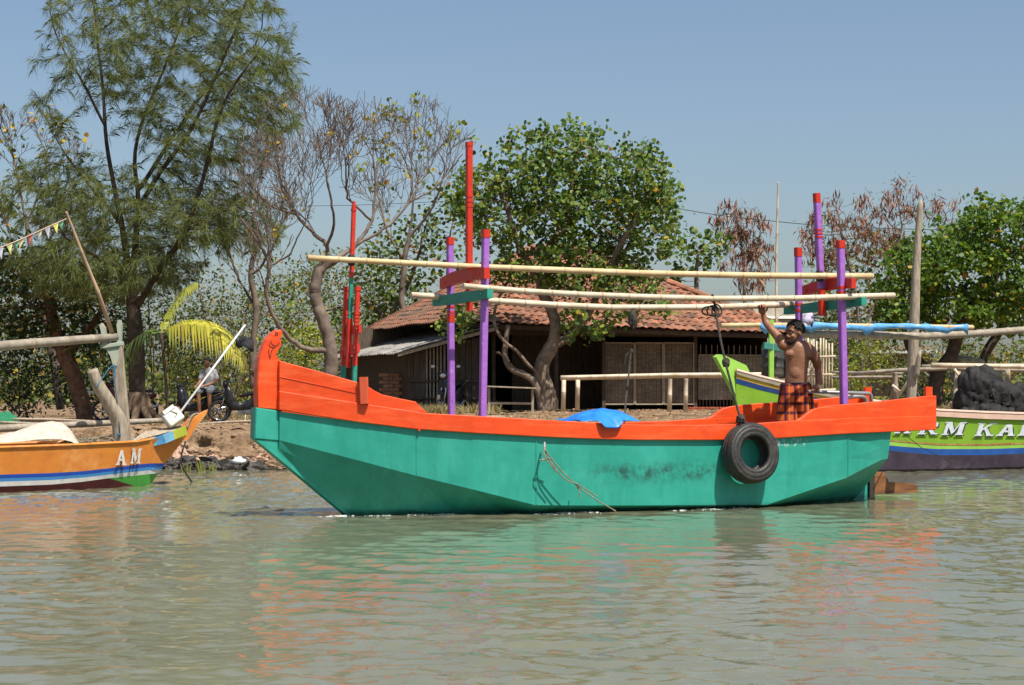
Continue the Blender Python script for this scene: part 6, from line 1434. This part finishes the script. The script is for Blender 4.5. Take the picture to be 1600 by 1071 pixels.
MB().tube(smooth_path([P(1431, 590, 30.5), P(1434, 570, 30.45), P(1437, 550, 30.4)], 3), [0.05, 0.05, 0.048, 0.045, 0.042, 0.036, 0.03], 8).build('fork', GREYWOOD, fk, smooth=True)
bamboo('thin_bamboo', [P(1213, 570, 40), P(1213, 400, 40), P(1216, 285, 40)], 0.035, 0.018, BAMBOO_W, 'tall thin bare bamboo pole right of the raised hand', None, 0.5)
# black sheet over engine
BLKT = M('black_tarp', (0.014, 0.013, 0.013), (0.03, 0.028, 0.027), scale=6, rough=0.75, bump=0.7, bscale=10, dirt=(0.06, 0.053, 0.046), dscale=3, spec=0.25)
mb = MB()
for x, y, v, r in ((1523, 597, 0.1, (.24, .24, .27)), (1540, 590, -0.05, (.22, .22, .22)), (1518, 622, 0.05, (.24, .26, .28)), (1552, 612, 0.0, (.3, .28, .26)), (1572, 618, 0.1, (.26, .24, .25)), (1580, 635, 0.1, (.22, .24, .2)), (1535, 640, 0.1, (.42, .3, .14)), (1512, 645, 0.1, (.16, .25, .16)), (1588, 606, -0.1, (.1, .12, .13))): mb.blob(G_(x, y + 6, v), r, 22, 16, 0.3, 2.2, x)
o = mb.build('engine_cover', BLKT)
fuse(o, 0.03, 5)
for v in o.data.vertices:
    p = v.co; v.co = p + v.normal * (0.13 * abs(mnoise.noise(Vector((p.x * 6.5 + p.z, p.y * 6.5, p.z * 1.3)))) + 0.008 * mnoise.noise(p * 20))
tag(o, 'crumpled black sheet covering the engine on the green boat', 'tarpaulin')
rows = [[G_(1508 + i * 6, 648 - 4 * math.sin(j * 0.9 + i * 0.3) * (j > 0), 0.5 - 0.1 * j) for i in range(20)] for j in range(6)]
tag(MB().loft(rows).build('folded_net', M('reddish_net', (0.13, 0.055, 0.055), (0.08, 0.06, 0.06), scale=8, rough=0.95, bump=0.8), smooth=True), 'dull red folded net lying along the green boat gunwale', 'fishing net')
tag(MB().tube([B.px(1405, 673, 0.4), P(1440, 700, 26), P(1510, 733, 25.5)], 0.006, 4).build('thin_line', ROPE_D), 'thin dark line running from orange stern to the water', 'rope')
# ------------------------------------------------------------------ jetty, fence, wires
jt = thing('bamboo_jetty', P(1480, 640, 38), 'rickety bamboo jetty rack on posts at the right bank', 'jetty')
def jb(pts, r, mt=BAMBOO_G, nm='pole'): return bamboo(nm, [P(*p) for p in pts], r, r * 0.9, mt, parent=jt, node=0.45)


jb([(1330, 585, 38.5), (1400, 579, 38.2), (1460, 577, 38), (1480, 576, 38)], 0.045); jb([(1455, 571, 37.6), (1530, 572, 37.6), (1640, 574, 37.6)], 0.05, BAMBOO_W); jb([(1478, 576, 38.2), (1560, 578, 38.2), (1640, 580, 38.2)], 0.045); jb([(1440, 573, 38.4), (1640, 570, 38.6)], 0.04)
jb([(1300, 590, 40), (1410, 589, 40)], 0.03); jb([(1300, 582, 40.5), (1410, 584, 40.5)], 0.03)
for x0, y0, x1, y1, d in ((1401, 640, 1398, 582, 38), (1490, 640, 1497, 580, 37.8), (1577, 620, 1574, 578, 37.8), (1388, 640, 1400, 600, 38.1), (1513, 645, 1510, 620, 38.6)): jb([(x0, y0 + 4, d), (x1, y1, d)], 0.06, GREYWOOD, 'post')
for x0, y0, x1, y1 in ((1394, 602, 1406, 612), (1405, 618, 1422, 590), (1491, 577, 1502, 592), (1496, 628, 1502, 600)): jb([(x0, y0, 37.4), (x1, y1, 37.4)], 0.03, BAMBOO_W, 'brace')
fn = thing('picket_fence', P(1290, 615, 44), 'white bamboo picket fence piece behind the man', 'fence')
for k in range(9): bamboo('picket', [P(1263 + k * 4.6, 620, 44 + 0.05 * k), P(1263 + k * 4.6 + random.uniform(-1, 1), 530 + random.uniform(-4, 8), 44 + 0.05 * k)], 0.022, 0.02, BAMBOO_W, parent=fn, node=0.5, n=6)
for y in (557, 585, 609): bamboo('rail', [P(1255, y + 2, 43.9), P(1306, y, 43.9)], 0.03, 0.028, BAMBOO_W, parent=fn, node=0.5, n=6)
bamboo('brace', [P(1262, 590, 43.8), P(1284, 570, 43.8)], 0.025, 0.025, BAMBOO_W, parent=fn, n=6)
WIRE = M('black_wire', (0.02, 0.02, 0.02), rough=0.6)
tag(MB().tube(smooth_path([P(900, 290, 60), P(1070, 328, 60), P(1200, 345, 60), P(1350, 356, 60), P(1700, 365, 60)], 6), 0.012, 4).build('overhead_wire', WIRE), 'thin dark overhead wire crossing the sky at right', 'wire')
tag(MB().tube(smooth_path([P(-50, 316, 62), P(200, 318, 62), P(500, 322, 62), P(760, 312, 62)], 6), 0.008, 4).build('overhead_wire', WIRE), 'thin dark overhead wire passing behind the trees at left', 'wire')
tag(MB().tube([P(1440, 320, 30.7), P(1300, 440, 33), P(1180, 520, 36)], 0.006, 4).build('stay_line', ROPE_P), 'thin stay line slanting down from the tall grey pole', 'rope')
# stack of pale blocks and boulder by the shore tree
for k, (x, y, w, h, lb) in enumerate(((1512, 588, 0.62, 0.52, 'lower pale foam block stacked by the trunk at far right'), (1506, 567, 0.66, 0.3, 'upper mossy pale block on the stack at far right'))):
    o = MB().blob(P(x, y, 50), (w * 0.72, 0.35, h * 0.62), 14, 9, 0.35, 1.6, k + 3).build('pale_block', M('stained_foam', (0.50, 0.45, 0.33), (0.26, 0.25, 0.17), scale=5, rough=0.9, dirt=(0.12, 0.12, 0.07), dscale=3, dlo=0.5, dhi=0.7), smooth=True); tag(o, lb, 'foam block')

# ------------------------------------------------------------------ motorcycles
BLK = M('black_plastic_gloss', (0.02, 0.02, 0.022), (0.03, 0.03, 0.032), rough=0.3); CHR = M('chrome', (0.55, 0.55, 0.55), rough=0.25, metal=0.9); SEATM = M('seat_vinyl', (0.015, 0.015, 0.015), rough=0.6); LENS = M('lens', (0.6, 0.6, 0.58), rough=0.15)


def motorcycle(label, paint):
    o = thing('motorcycle', (0, 0, 0), label, 'motorcycle', 'motorcycles parked on the bank')
    for x in (-0.62, 0.62):
        w = tyre_mesh((x, 0, 0.29), (0, 1, 0), 0.29, 0.225, 0.085, 28).build('wheel', RUBBER, o, smooth=True)
        m_ = MB().tube([Vector((x + 0.225 * math.cos(t), 0, 0.29 + 0.225 * math.sin(t))) for t in np.linspace(0, 6.283, 25)], 0.014, 6)
        m_.build('rim', CHR, w, smooth=True)
        for k in range(5): t = k * 1.2566; MB().beam((x, 0, 0.29), (x + 0.22 * math.cos(t), 0, 0.29 + 0.22 * math.sin(t)), 0.025, 0.02).build('spoke', BLK, w)
        MB().tube([(x, -0.06, 0.29), (x, 0.06, 0.29)], 0.05, 10).build('hub', CHR, w)
    m_ = MB()
    for s in (-0.06, 0.06): m_.tube([(-0.62, s, 0.29), (-0.50, s, 0.62), (-0.42, s * 0.6, 0.86)], 0.022, 7)
    m_.build('fork', CHR, o, smooth=True)
    for x0, a0, a1 in ((-0.62, 0.35, 2.2), (0.62, 0.9, 2.9)): MB().loft([[Vector((x0 + 0.325 * math.cos(t), w, 0.29 + 0.325 * math.sin(t))) for w in (-0.06, -0.03, 0.03, 0.06)] for t in np.linspace(a0, a1, 9)]).build('mudguard', paint, o, smooth=True)
    rows = []
    for x, z0, z1, w in ((-0.50, 0.55, 0.92, 0.09), (-0.42, 0.38, 0.98, 0.15), (-0.33, 0.30, 0.90, 0.19), (-0.26, 0.30, 0.62, 0.17), (-0.1, 0.30, 0.50, 0.13), (0.1, 0.30, 0.58, 0.13), (0.3, 0.36, 0.70, 0.15), (0.6, 0.55, 0.74, 0.13), (0.85, 0.66, 0.76, 0.06)):
        zc = (z0 + z1) / 2; h = (z1 - z0) / 2; rows.append([Vector((x, w * math.copysign(abs(math.cos(t)) ** 0.6, math.cos(t)), zc + h * math.copysign(abs(math.sin(t)) ** 0.7, math.sin(t)))) for t in np.linspace(0, 6.283, 15)[:-1]])
    m_ = MB().loft(rows, True); m_.f += [tuple(range(13, -1, -1)), tuple(len(rows) * 14 - 14 + i for i in range(14))]; m_.build('fairing', paint, o, smooth=True)
    rows = []
    for x, z, w, h in ((-0.12, 0.66, 0.06, 0.02), (0.0, 0.70, 0.11, 0.05), (0.25, 0.76, 0.13, 0.06), (0.45, 0.80, 0.13, 0.06), (0.7, 0.82, 0.11, 0.05), (0.8, 0.81, 0.05, 0.02)): rows.append([Vector((x, w * math.cos(t), z + h * math.sin(t))) for t in np.linspace(0, 6.283, 13)[:-1]])
    m_ = MB().loft(rows, True); m_.f += [tuple(range(11, -1, -1)), tuple(len(rows) * 12 - 12 + i for i in range(12))]; m_.build('seat', SEATM, o, smooth=True)
    MB().tube(smooth_path([(-0.32, -0.34, 1.02), (-0.40, -0.2, 1.04), (-0.43, 0, 1.0), (-0.40, 0.2, 1.04), (-0.32, 0.34, 1.02)], 4), 0.016, 6).build('handlebar', BLK, o)
    MB().blob((-0.47, 0, 0.98), (0.09, 0.13, 0.09), 12, 8).build('headlamp_cowl', paint, o, smooth=True); MB().blob((-0.53, 0, 0.97), (0.05, 0.08, 0.06), 10, 8).build('headlight', LENS, o, smooth=True)
    for s in (-1, 1):
        mi = MB().tube([(-0.38, s * 0.26, 1.03), (-0.36, s * 0.32, 1.18)], 0.007, 5).build('mirror', BLK, o); MB().blob((-0.36, s * 0.34, 1.20), (0.02, 0.06, 0.04), 8, 6).build('mirror_glass', LENS, mi, smooth=True)
    MB().box((0.02, 0, 0.30), (0.36, 0.2, 0.2)).build('engine', M('engine_metal', (0.2, 0.2, 0.2), rough=0.5, metal=0.5), o); MB().tube([(0.0, -0.12, 0.24), (0.3, -0.14, 0.24), (0.45, -0.15, 0.32), (0.9, -0.15, 0.42)], [0.02, 0.025, 0.045, 0.04], 8).build('exhaust', CHR, o, smooth=True)
    MB().tube([(0.05, -0.1, 0.22), (0.02, -0.24, 0.02)], 0.012, 5).build('kickstand', BLK, o); MB().tube([(0.5, 0.1, 0.72), (0.86, 0.1, 0.84), (0.86, -0.1, 0.84), (0.5, -0.1, 0.72)], 0.012, 6).build('grab_rail', CHR, o)
    return o


bk0 = motorcycle('black motorcycle nearest the carved bow, wheel visible under it', BLK)
# wheels at x -0.62 (front): place by pixel of the front wheel's foot
def park(o, x, y, Y, rz):
    p = P(x, y, Y); q = Matrix.Rotation(rz, 3, 'Z') @ Vector((-0.62, 0, 0)); move(o, (p.x - q.x, p.y - q.y, gz(p.x, p.y) - 0.01), rz)
    return o


def respray(o, mat):
    for c in o.children:
        if c.name.split('.')[0] in ('fairing', 'mudguard', 'headlamp_cowl'): c.data = c.data.copy(); c.data.materials.clear(); c.data.materials.append(mat)


pc = copy_tree(bk0); tag(pc, 'dark motorcycle on which the man in grey shirt sits', 'motorcycle'); park(pc, 272, 655, 50, math.radians(-12))
pd = copy_tree(bk0); tag(pd, 'dark red motorcycle seen behind the forked post and log', 'motorcycle'); respray(pd, M('maroon_gloss', (0.12, 0.02, 0.015), rough=0.35)); park(pd, 160, 655, 52, math.radians(14))
pe = copy_tree(bk0); tag(pe, 'black motorcycle leaning at the bamboo wall of the lean-to', 'motorcycle'); park(pe, 690, 645, 46.5, math.radians(70))
park(bk0, 343, 660, 48.5, math.radians(8))
# seated man
mp_ = pc.location; sm_ = thing('person', (mp_.x + 0.3, mp_.y, mp_.z), 'seated man in grey shirt and shorts resting on a motorcycle', 'person')
Q = lambda x, y, z: Vector((mp_.x + x, mp_.y + y, mp_.z + z))
b2 = MB(); b2.blob(Q(0.30, -0.08, 1.60), (0.085, 0.095, 0.115), 14, 10); b2.blob(Q(0.275, -0.14, 1.56), (0.055, 0.05, 0.06), 10, 8); limb(b2, [Q(0.32, -0.04, 1.38), Q(0.30, -0.06, 1.5)], [0.055, 0.05])
limb(b2, [Q(0.36, 0, 0.92), Q(0.37, 0.0, 1.12), Q(0.33, -0.02, 1.34)], [0.14, 0.135, 0.11])
for s in (-1, 1):
    limb(b2, [Q(0.33 + 0.17 * s, 0.02, 1.34), Q(0.34 + 0.2 * s, -0.12, 1.14), Q(0.30 + 0.19 * s, -0.2, 1.06)], [0.06, 0.05, 0.042]); limb(b2, [Q(0.30 + 0.19 * s, -0.2, 1.06), Q(0.2 + 0.12 * s, -0.34, 1.0), Q(0.15 + 0.09 * s, -0.4, 0.98)], [0.042, 0.036, 0.03])
    for f_ in range(4): b2.tube([Q(0.13 + 0.09 * s + 0.018 * f_, -0.4, 0.985), Q(0.12 + 0.08 * s + 0.018 * f_, -0.45, 0.965), Q(0.12 + 0.08 * s + 0.018 * f_, -0.47, 0.93)], [0.012, 0.011, 0.008], 6)
    b2.tube([Q(0.15 + 0.09 * s, -0.38, 0.99), Q(0.11 + 0.09 * s, -0.42, 0.99), Q(0.10 + 0.08 * s, -0.45, 0.97)], [0.014, 0.012, 0.009], 6)
    limb(b2, [Q(0.34 + 0.1 * s, -0.05, 0.92), Q(0.3 + 0.13 * s, -0.25, 0.9), Q(0.27 + 0.14 * s, -0.42, 0.82)], [0.095, 0.085, 0.065]); limb(b2, [Q(0.27 + 0.14 * s, -0.42, 0.82), Q(0.28 + 0.14 * s, -0.42, 0.55), Q(0.3 + 0.14 * s, -0.38, 0.12)], [0.062, 0.055, 0.038]); limb(b2, [Q(0.3 + 0.14 * s, -0.36, 0.07), Q(0.27 + 0.14 * s, -0.55, 0.04)], [0.042, 0.03])
fuse(b2.build('body', SKIN, sm_), 0.012, 4)
SHIRT = M('grey_shirt', (0.42, 0.42, 0.41), (0.27, 0.27, 0.28), scale=12, rough=0.9); cl = MB(); limb(cl, [Q(0.36, 0, 0.90), Q(0.37, 0.0, 1.12), Q(0.33, -0.02, 1.36)], [0.17, 0.165, 0.13])
for s in (-1, 1): limb(cl, [Q(0.33 + 0.15 * s, 0.02, 1.35), Q(0.34 + 0.2 * s, -0.08, 1.18)], [0.085, 0.075])
fuse(cl.build('shirt', SHIRT, sm_), 0.016, 4)
cs = MB()
for s in (-1, 1): limb(cs, [Q(0.34 + 0.09 * s, 0.0, 0.9), Q(0.3 + 0.13 * s, -0.25, 0.9), Q(0.275 + 0.14 * s, -0.40, 0.83)], [0.125, 0.11, 0.095])
fuse(cs.build('shorts', M('grey_shorts', (0.2, 0.21, 0.23), (0.12, 0.13, 0.15), scale=10, rough=0.9), sm_), 0.016, 4)
MB().blob(Q(0.31, -0.055, 1.645), (0.10, 0.11, 0.09), 14, 8, 0.1, 4).build('hair', HAIR, sm_, smooth=True)

# ------------------------------------------------------------------ rocks, rubble, litter on the bank
ROCK = M('dark_wet_rock', (0.085, 0.075, 0.065), (0.04, 0.036, 0.032), scale=8, rough=0.75, bump=0.8, bscale=12, rand=0.25); ROCKB = M('earthy_clod', (0.42, 0.28, 0.18), (0.26, 0.165, 0.10), scale=7, rough=0.95, bump=0.8, bscale=14, rand=0.25); ROCKP = M('pinkish_rubble', (0.42, 0.28, 0.2), (0.3, 0.185, 0.13), scale=7, rough=0.95, rand=0.25)


def boulder_mesh(seed, mat):
    m_ = MB().blob((0, 0, 0), (0.5, 0.42, 0.36), 12, 8, 0.95, 2.3, seed); me = bpy.data.meshes.new('rock'); me.from_pydata(m_.v, [], m_.f); me.materials.append(mat); me.update(); return me


RM_ = {k: [boulder_mesh(10 * i + s, m_) for s in range(5)] for i, (k, m_) in enumerate((('d', ROCK), ('b', ROCKB), ('p', ROCKP)))}
RL_ = {'d': 'dark wet rock in the rubble at the foot of bank', 'b': 'brown earth clod fallen from the mud bank', 'p': 'pinkish broken brick rubble on the bank shelf'}
for k in range(140):
    x = random.choice((random.uniform(250, 415), random.uniform(250, 415), random.uniform(250, 415), random.uniform(130, 250))); t = abs(random.gauss(0.3, 0.4)); X = (x - 800) / F * 29.8; Y = float(bank_edge(np.array([X]))[0]) + t - 0.1
    kd = 'd' if t < 0.32 else random.choice('bbp'); o = bpy.data.objects.new('rock', random.choice(RM_[kd])); COL.objects.link(o); sz = random.choice((random.uniform(0.10, 0.2), random.uniform(0.10, 0.2), random.uniform(0.2, 0.42))) * (1.1 if kd == 'd' else 0.8)
    o.location = (X, Y, gz(X, Y) + sz * 0.05); o.scale = (sz * random.uniform(0.8, 1.4), sz, sz * random.uniform(0.6, 0.95)); o.rotation_euler = (random.uniform(-.3, .3), random.uniform(-.3, .3), random.uniform(0, 6)); tag(o, RL_[kd], 'rock', {'d': 'dark rocks at the waterline', 'b': 'earth clods on the bank', 'p': 'brick rubble on the bank'}[kd])
o = MB().blob(P(372, 721, 29.3), (0.12, 0.08, 0.06), 12, 8, 0.6, 2.5, 8).build('plastic_bag', WHT, smooth=True); tag(o, 'white plastic bag washed up among the dark rocks', 'plastic bag')
for k, (x, y) in enumerate(((314, 731), (290, 735), (333, 733))):
    m_ = MB()
    for q in range(14): p = P(x + random.uniform(-5, 5), y, 28.6); m_.tube([p - Vector((0, 0, 0.1)), p + Vector((random.uniform(-.05, .05), random.uniform(-.04, .04), random.uniform(0.03, 0.12)))], [0.014, 0.006], 4)
    tag(m_.build('weed_clump', M('water_weed', (0.2, 0.21, 0.05), (0.12, 0.13, 0.03), rough=0.8)), 'small yellowish weed clump in shallows by the rocks', 'weed', 'weed clumps in the shallows')
V = []; n = 0; m_ = MB()
for k in range(2600):
    X = random.uniform(-10, 11); e = float(bank_edge(np.array([X]))[0]); Y = e + abs(random.gauss(0.3, 0.5)); r = random.uniform(0.012, 0.045); m_.blob((X, Y, gz(X, Y)), (r * 1.4, r, r * 0.8), 5, 4, 0.5, 2, k)
stuff(tag(m_.build('gravel', ROCKB), 'crumbled earth and pebbles strewn along the mud bank', 'gravel'))
X = RS.uniform(-13, 14, 9000); Y = RS.uniform(30.6, 56, 9000); Zg = ground_z(X, Y) + 0.012
V, Fa = leaf_cloud(np.stack([X, Y, Zg], 1), 1, 0.02, 0.10, 'oval', 3.0, 0, 0.15)
stuff(tag(npmesh('leaf_litter', V, Fa, leafmat('dry_litter', [(0, (0.16, 0.09, 0.045)), (0.6, (0.3, 0.19, 0.1)), (1, (0.45, 0.33, 0.2))], 0.1)), 'dry fallen leaves scattered over the bank', 'leaf litter'))
c = []; d_ = []
for k in range(600):
    x, Y = random.choice(((random.uniform(640, 780), random.uniform(44, 47)), (random.uniform(230, 560), random.uniform(51, 60)), (random.uniform(1280, 1600), random.uniform(34, 50)), (random.uniform(640, 700), random.uniform(44, 47)))); X = (x - 800) / F * Y; c.append((X, Y, gz(X, Y))); d_.append((0, 0, 1.0))
V, Fa = needles(np.array(c), np.array(d_), 14, 0.3, 0.012, 0.3); stuff(tag(npmesh('dry_grass', V, Fa, leafmat('dry_grass_blades', [(0, (0.16, 0.14, 0.05)), (0.6, (0.34, 0.27, 0.12)), (1, (0.5, 0.42, 0.22))], 0.2)), 'dry grass tufts on the bank and by the house', 'grass'))
o = MB().blob(P(4, 663, 42) , (0.34, 0.3, 0.26), 14, 9, 0.5, 2, 3).build('net_pile', M('green_net', (0.02, 0.2, 0.09), (0.012, 0.13, 0.06), scale=14, rough=0.9, bump=0.8), smooth=True); tag(o, 'bright green net pile on the bank at left edge', 'fishing net')
for k, (x0, y0, x1, y1, Y) in enumerate(((0, 660, 130, 668, 38), (20, 655, 150, 659, 41), (300, 664, 400, 658, 44), (650, 655, 790, 652, 34))): tag(MB().tube(smooth_path([P(x0, y0, Y), P((x0 + x1) / 2, (y0 + y1) / 2 - 1, Y + .2), P(x1, y1, Y + .4)], 4), 0.03, 6).build('driftwood', GREYWOOD, smooth=True), ['thin grey branch lying on the bank beside the green net', 'second grey branch lying behind it near the leaning trunk', 'pale branch lying on the ground under the motorcycles', 'pale stick on the bank edge left of the purple posts'][k], 'branch')
# roots of the casuarina
m_ = MB()
for a in np.linspace(0, 6.28, 9)[:-1]:
    b0 = P(216, 650, 50); b0.z = gz(b0.x, b0.y); d = Vector((math.cos(a), math.sin(a), 0)); m_.tube(smooth_path([b0 + Vector((0, 0, 0.75)) + d * 0.12, b0 + Vector((0, 0, 0.3)) + d * 0.3, b0 + d * 0.62 + Vector((0, 0, 0.02)), b0 + d * 1.1 - Vector((0, 0, 0.12))], 4), list(np.linspace(0.15, 0.05, 13)), 7)
ct = [o for o in bpy.data.objects if o.name == 'casuarina_tree'][0]; m_.build('roots', BARK, ct, smooth=True)
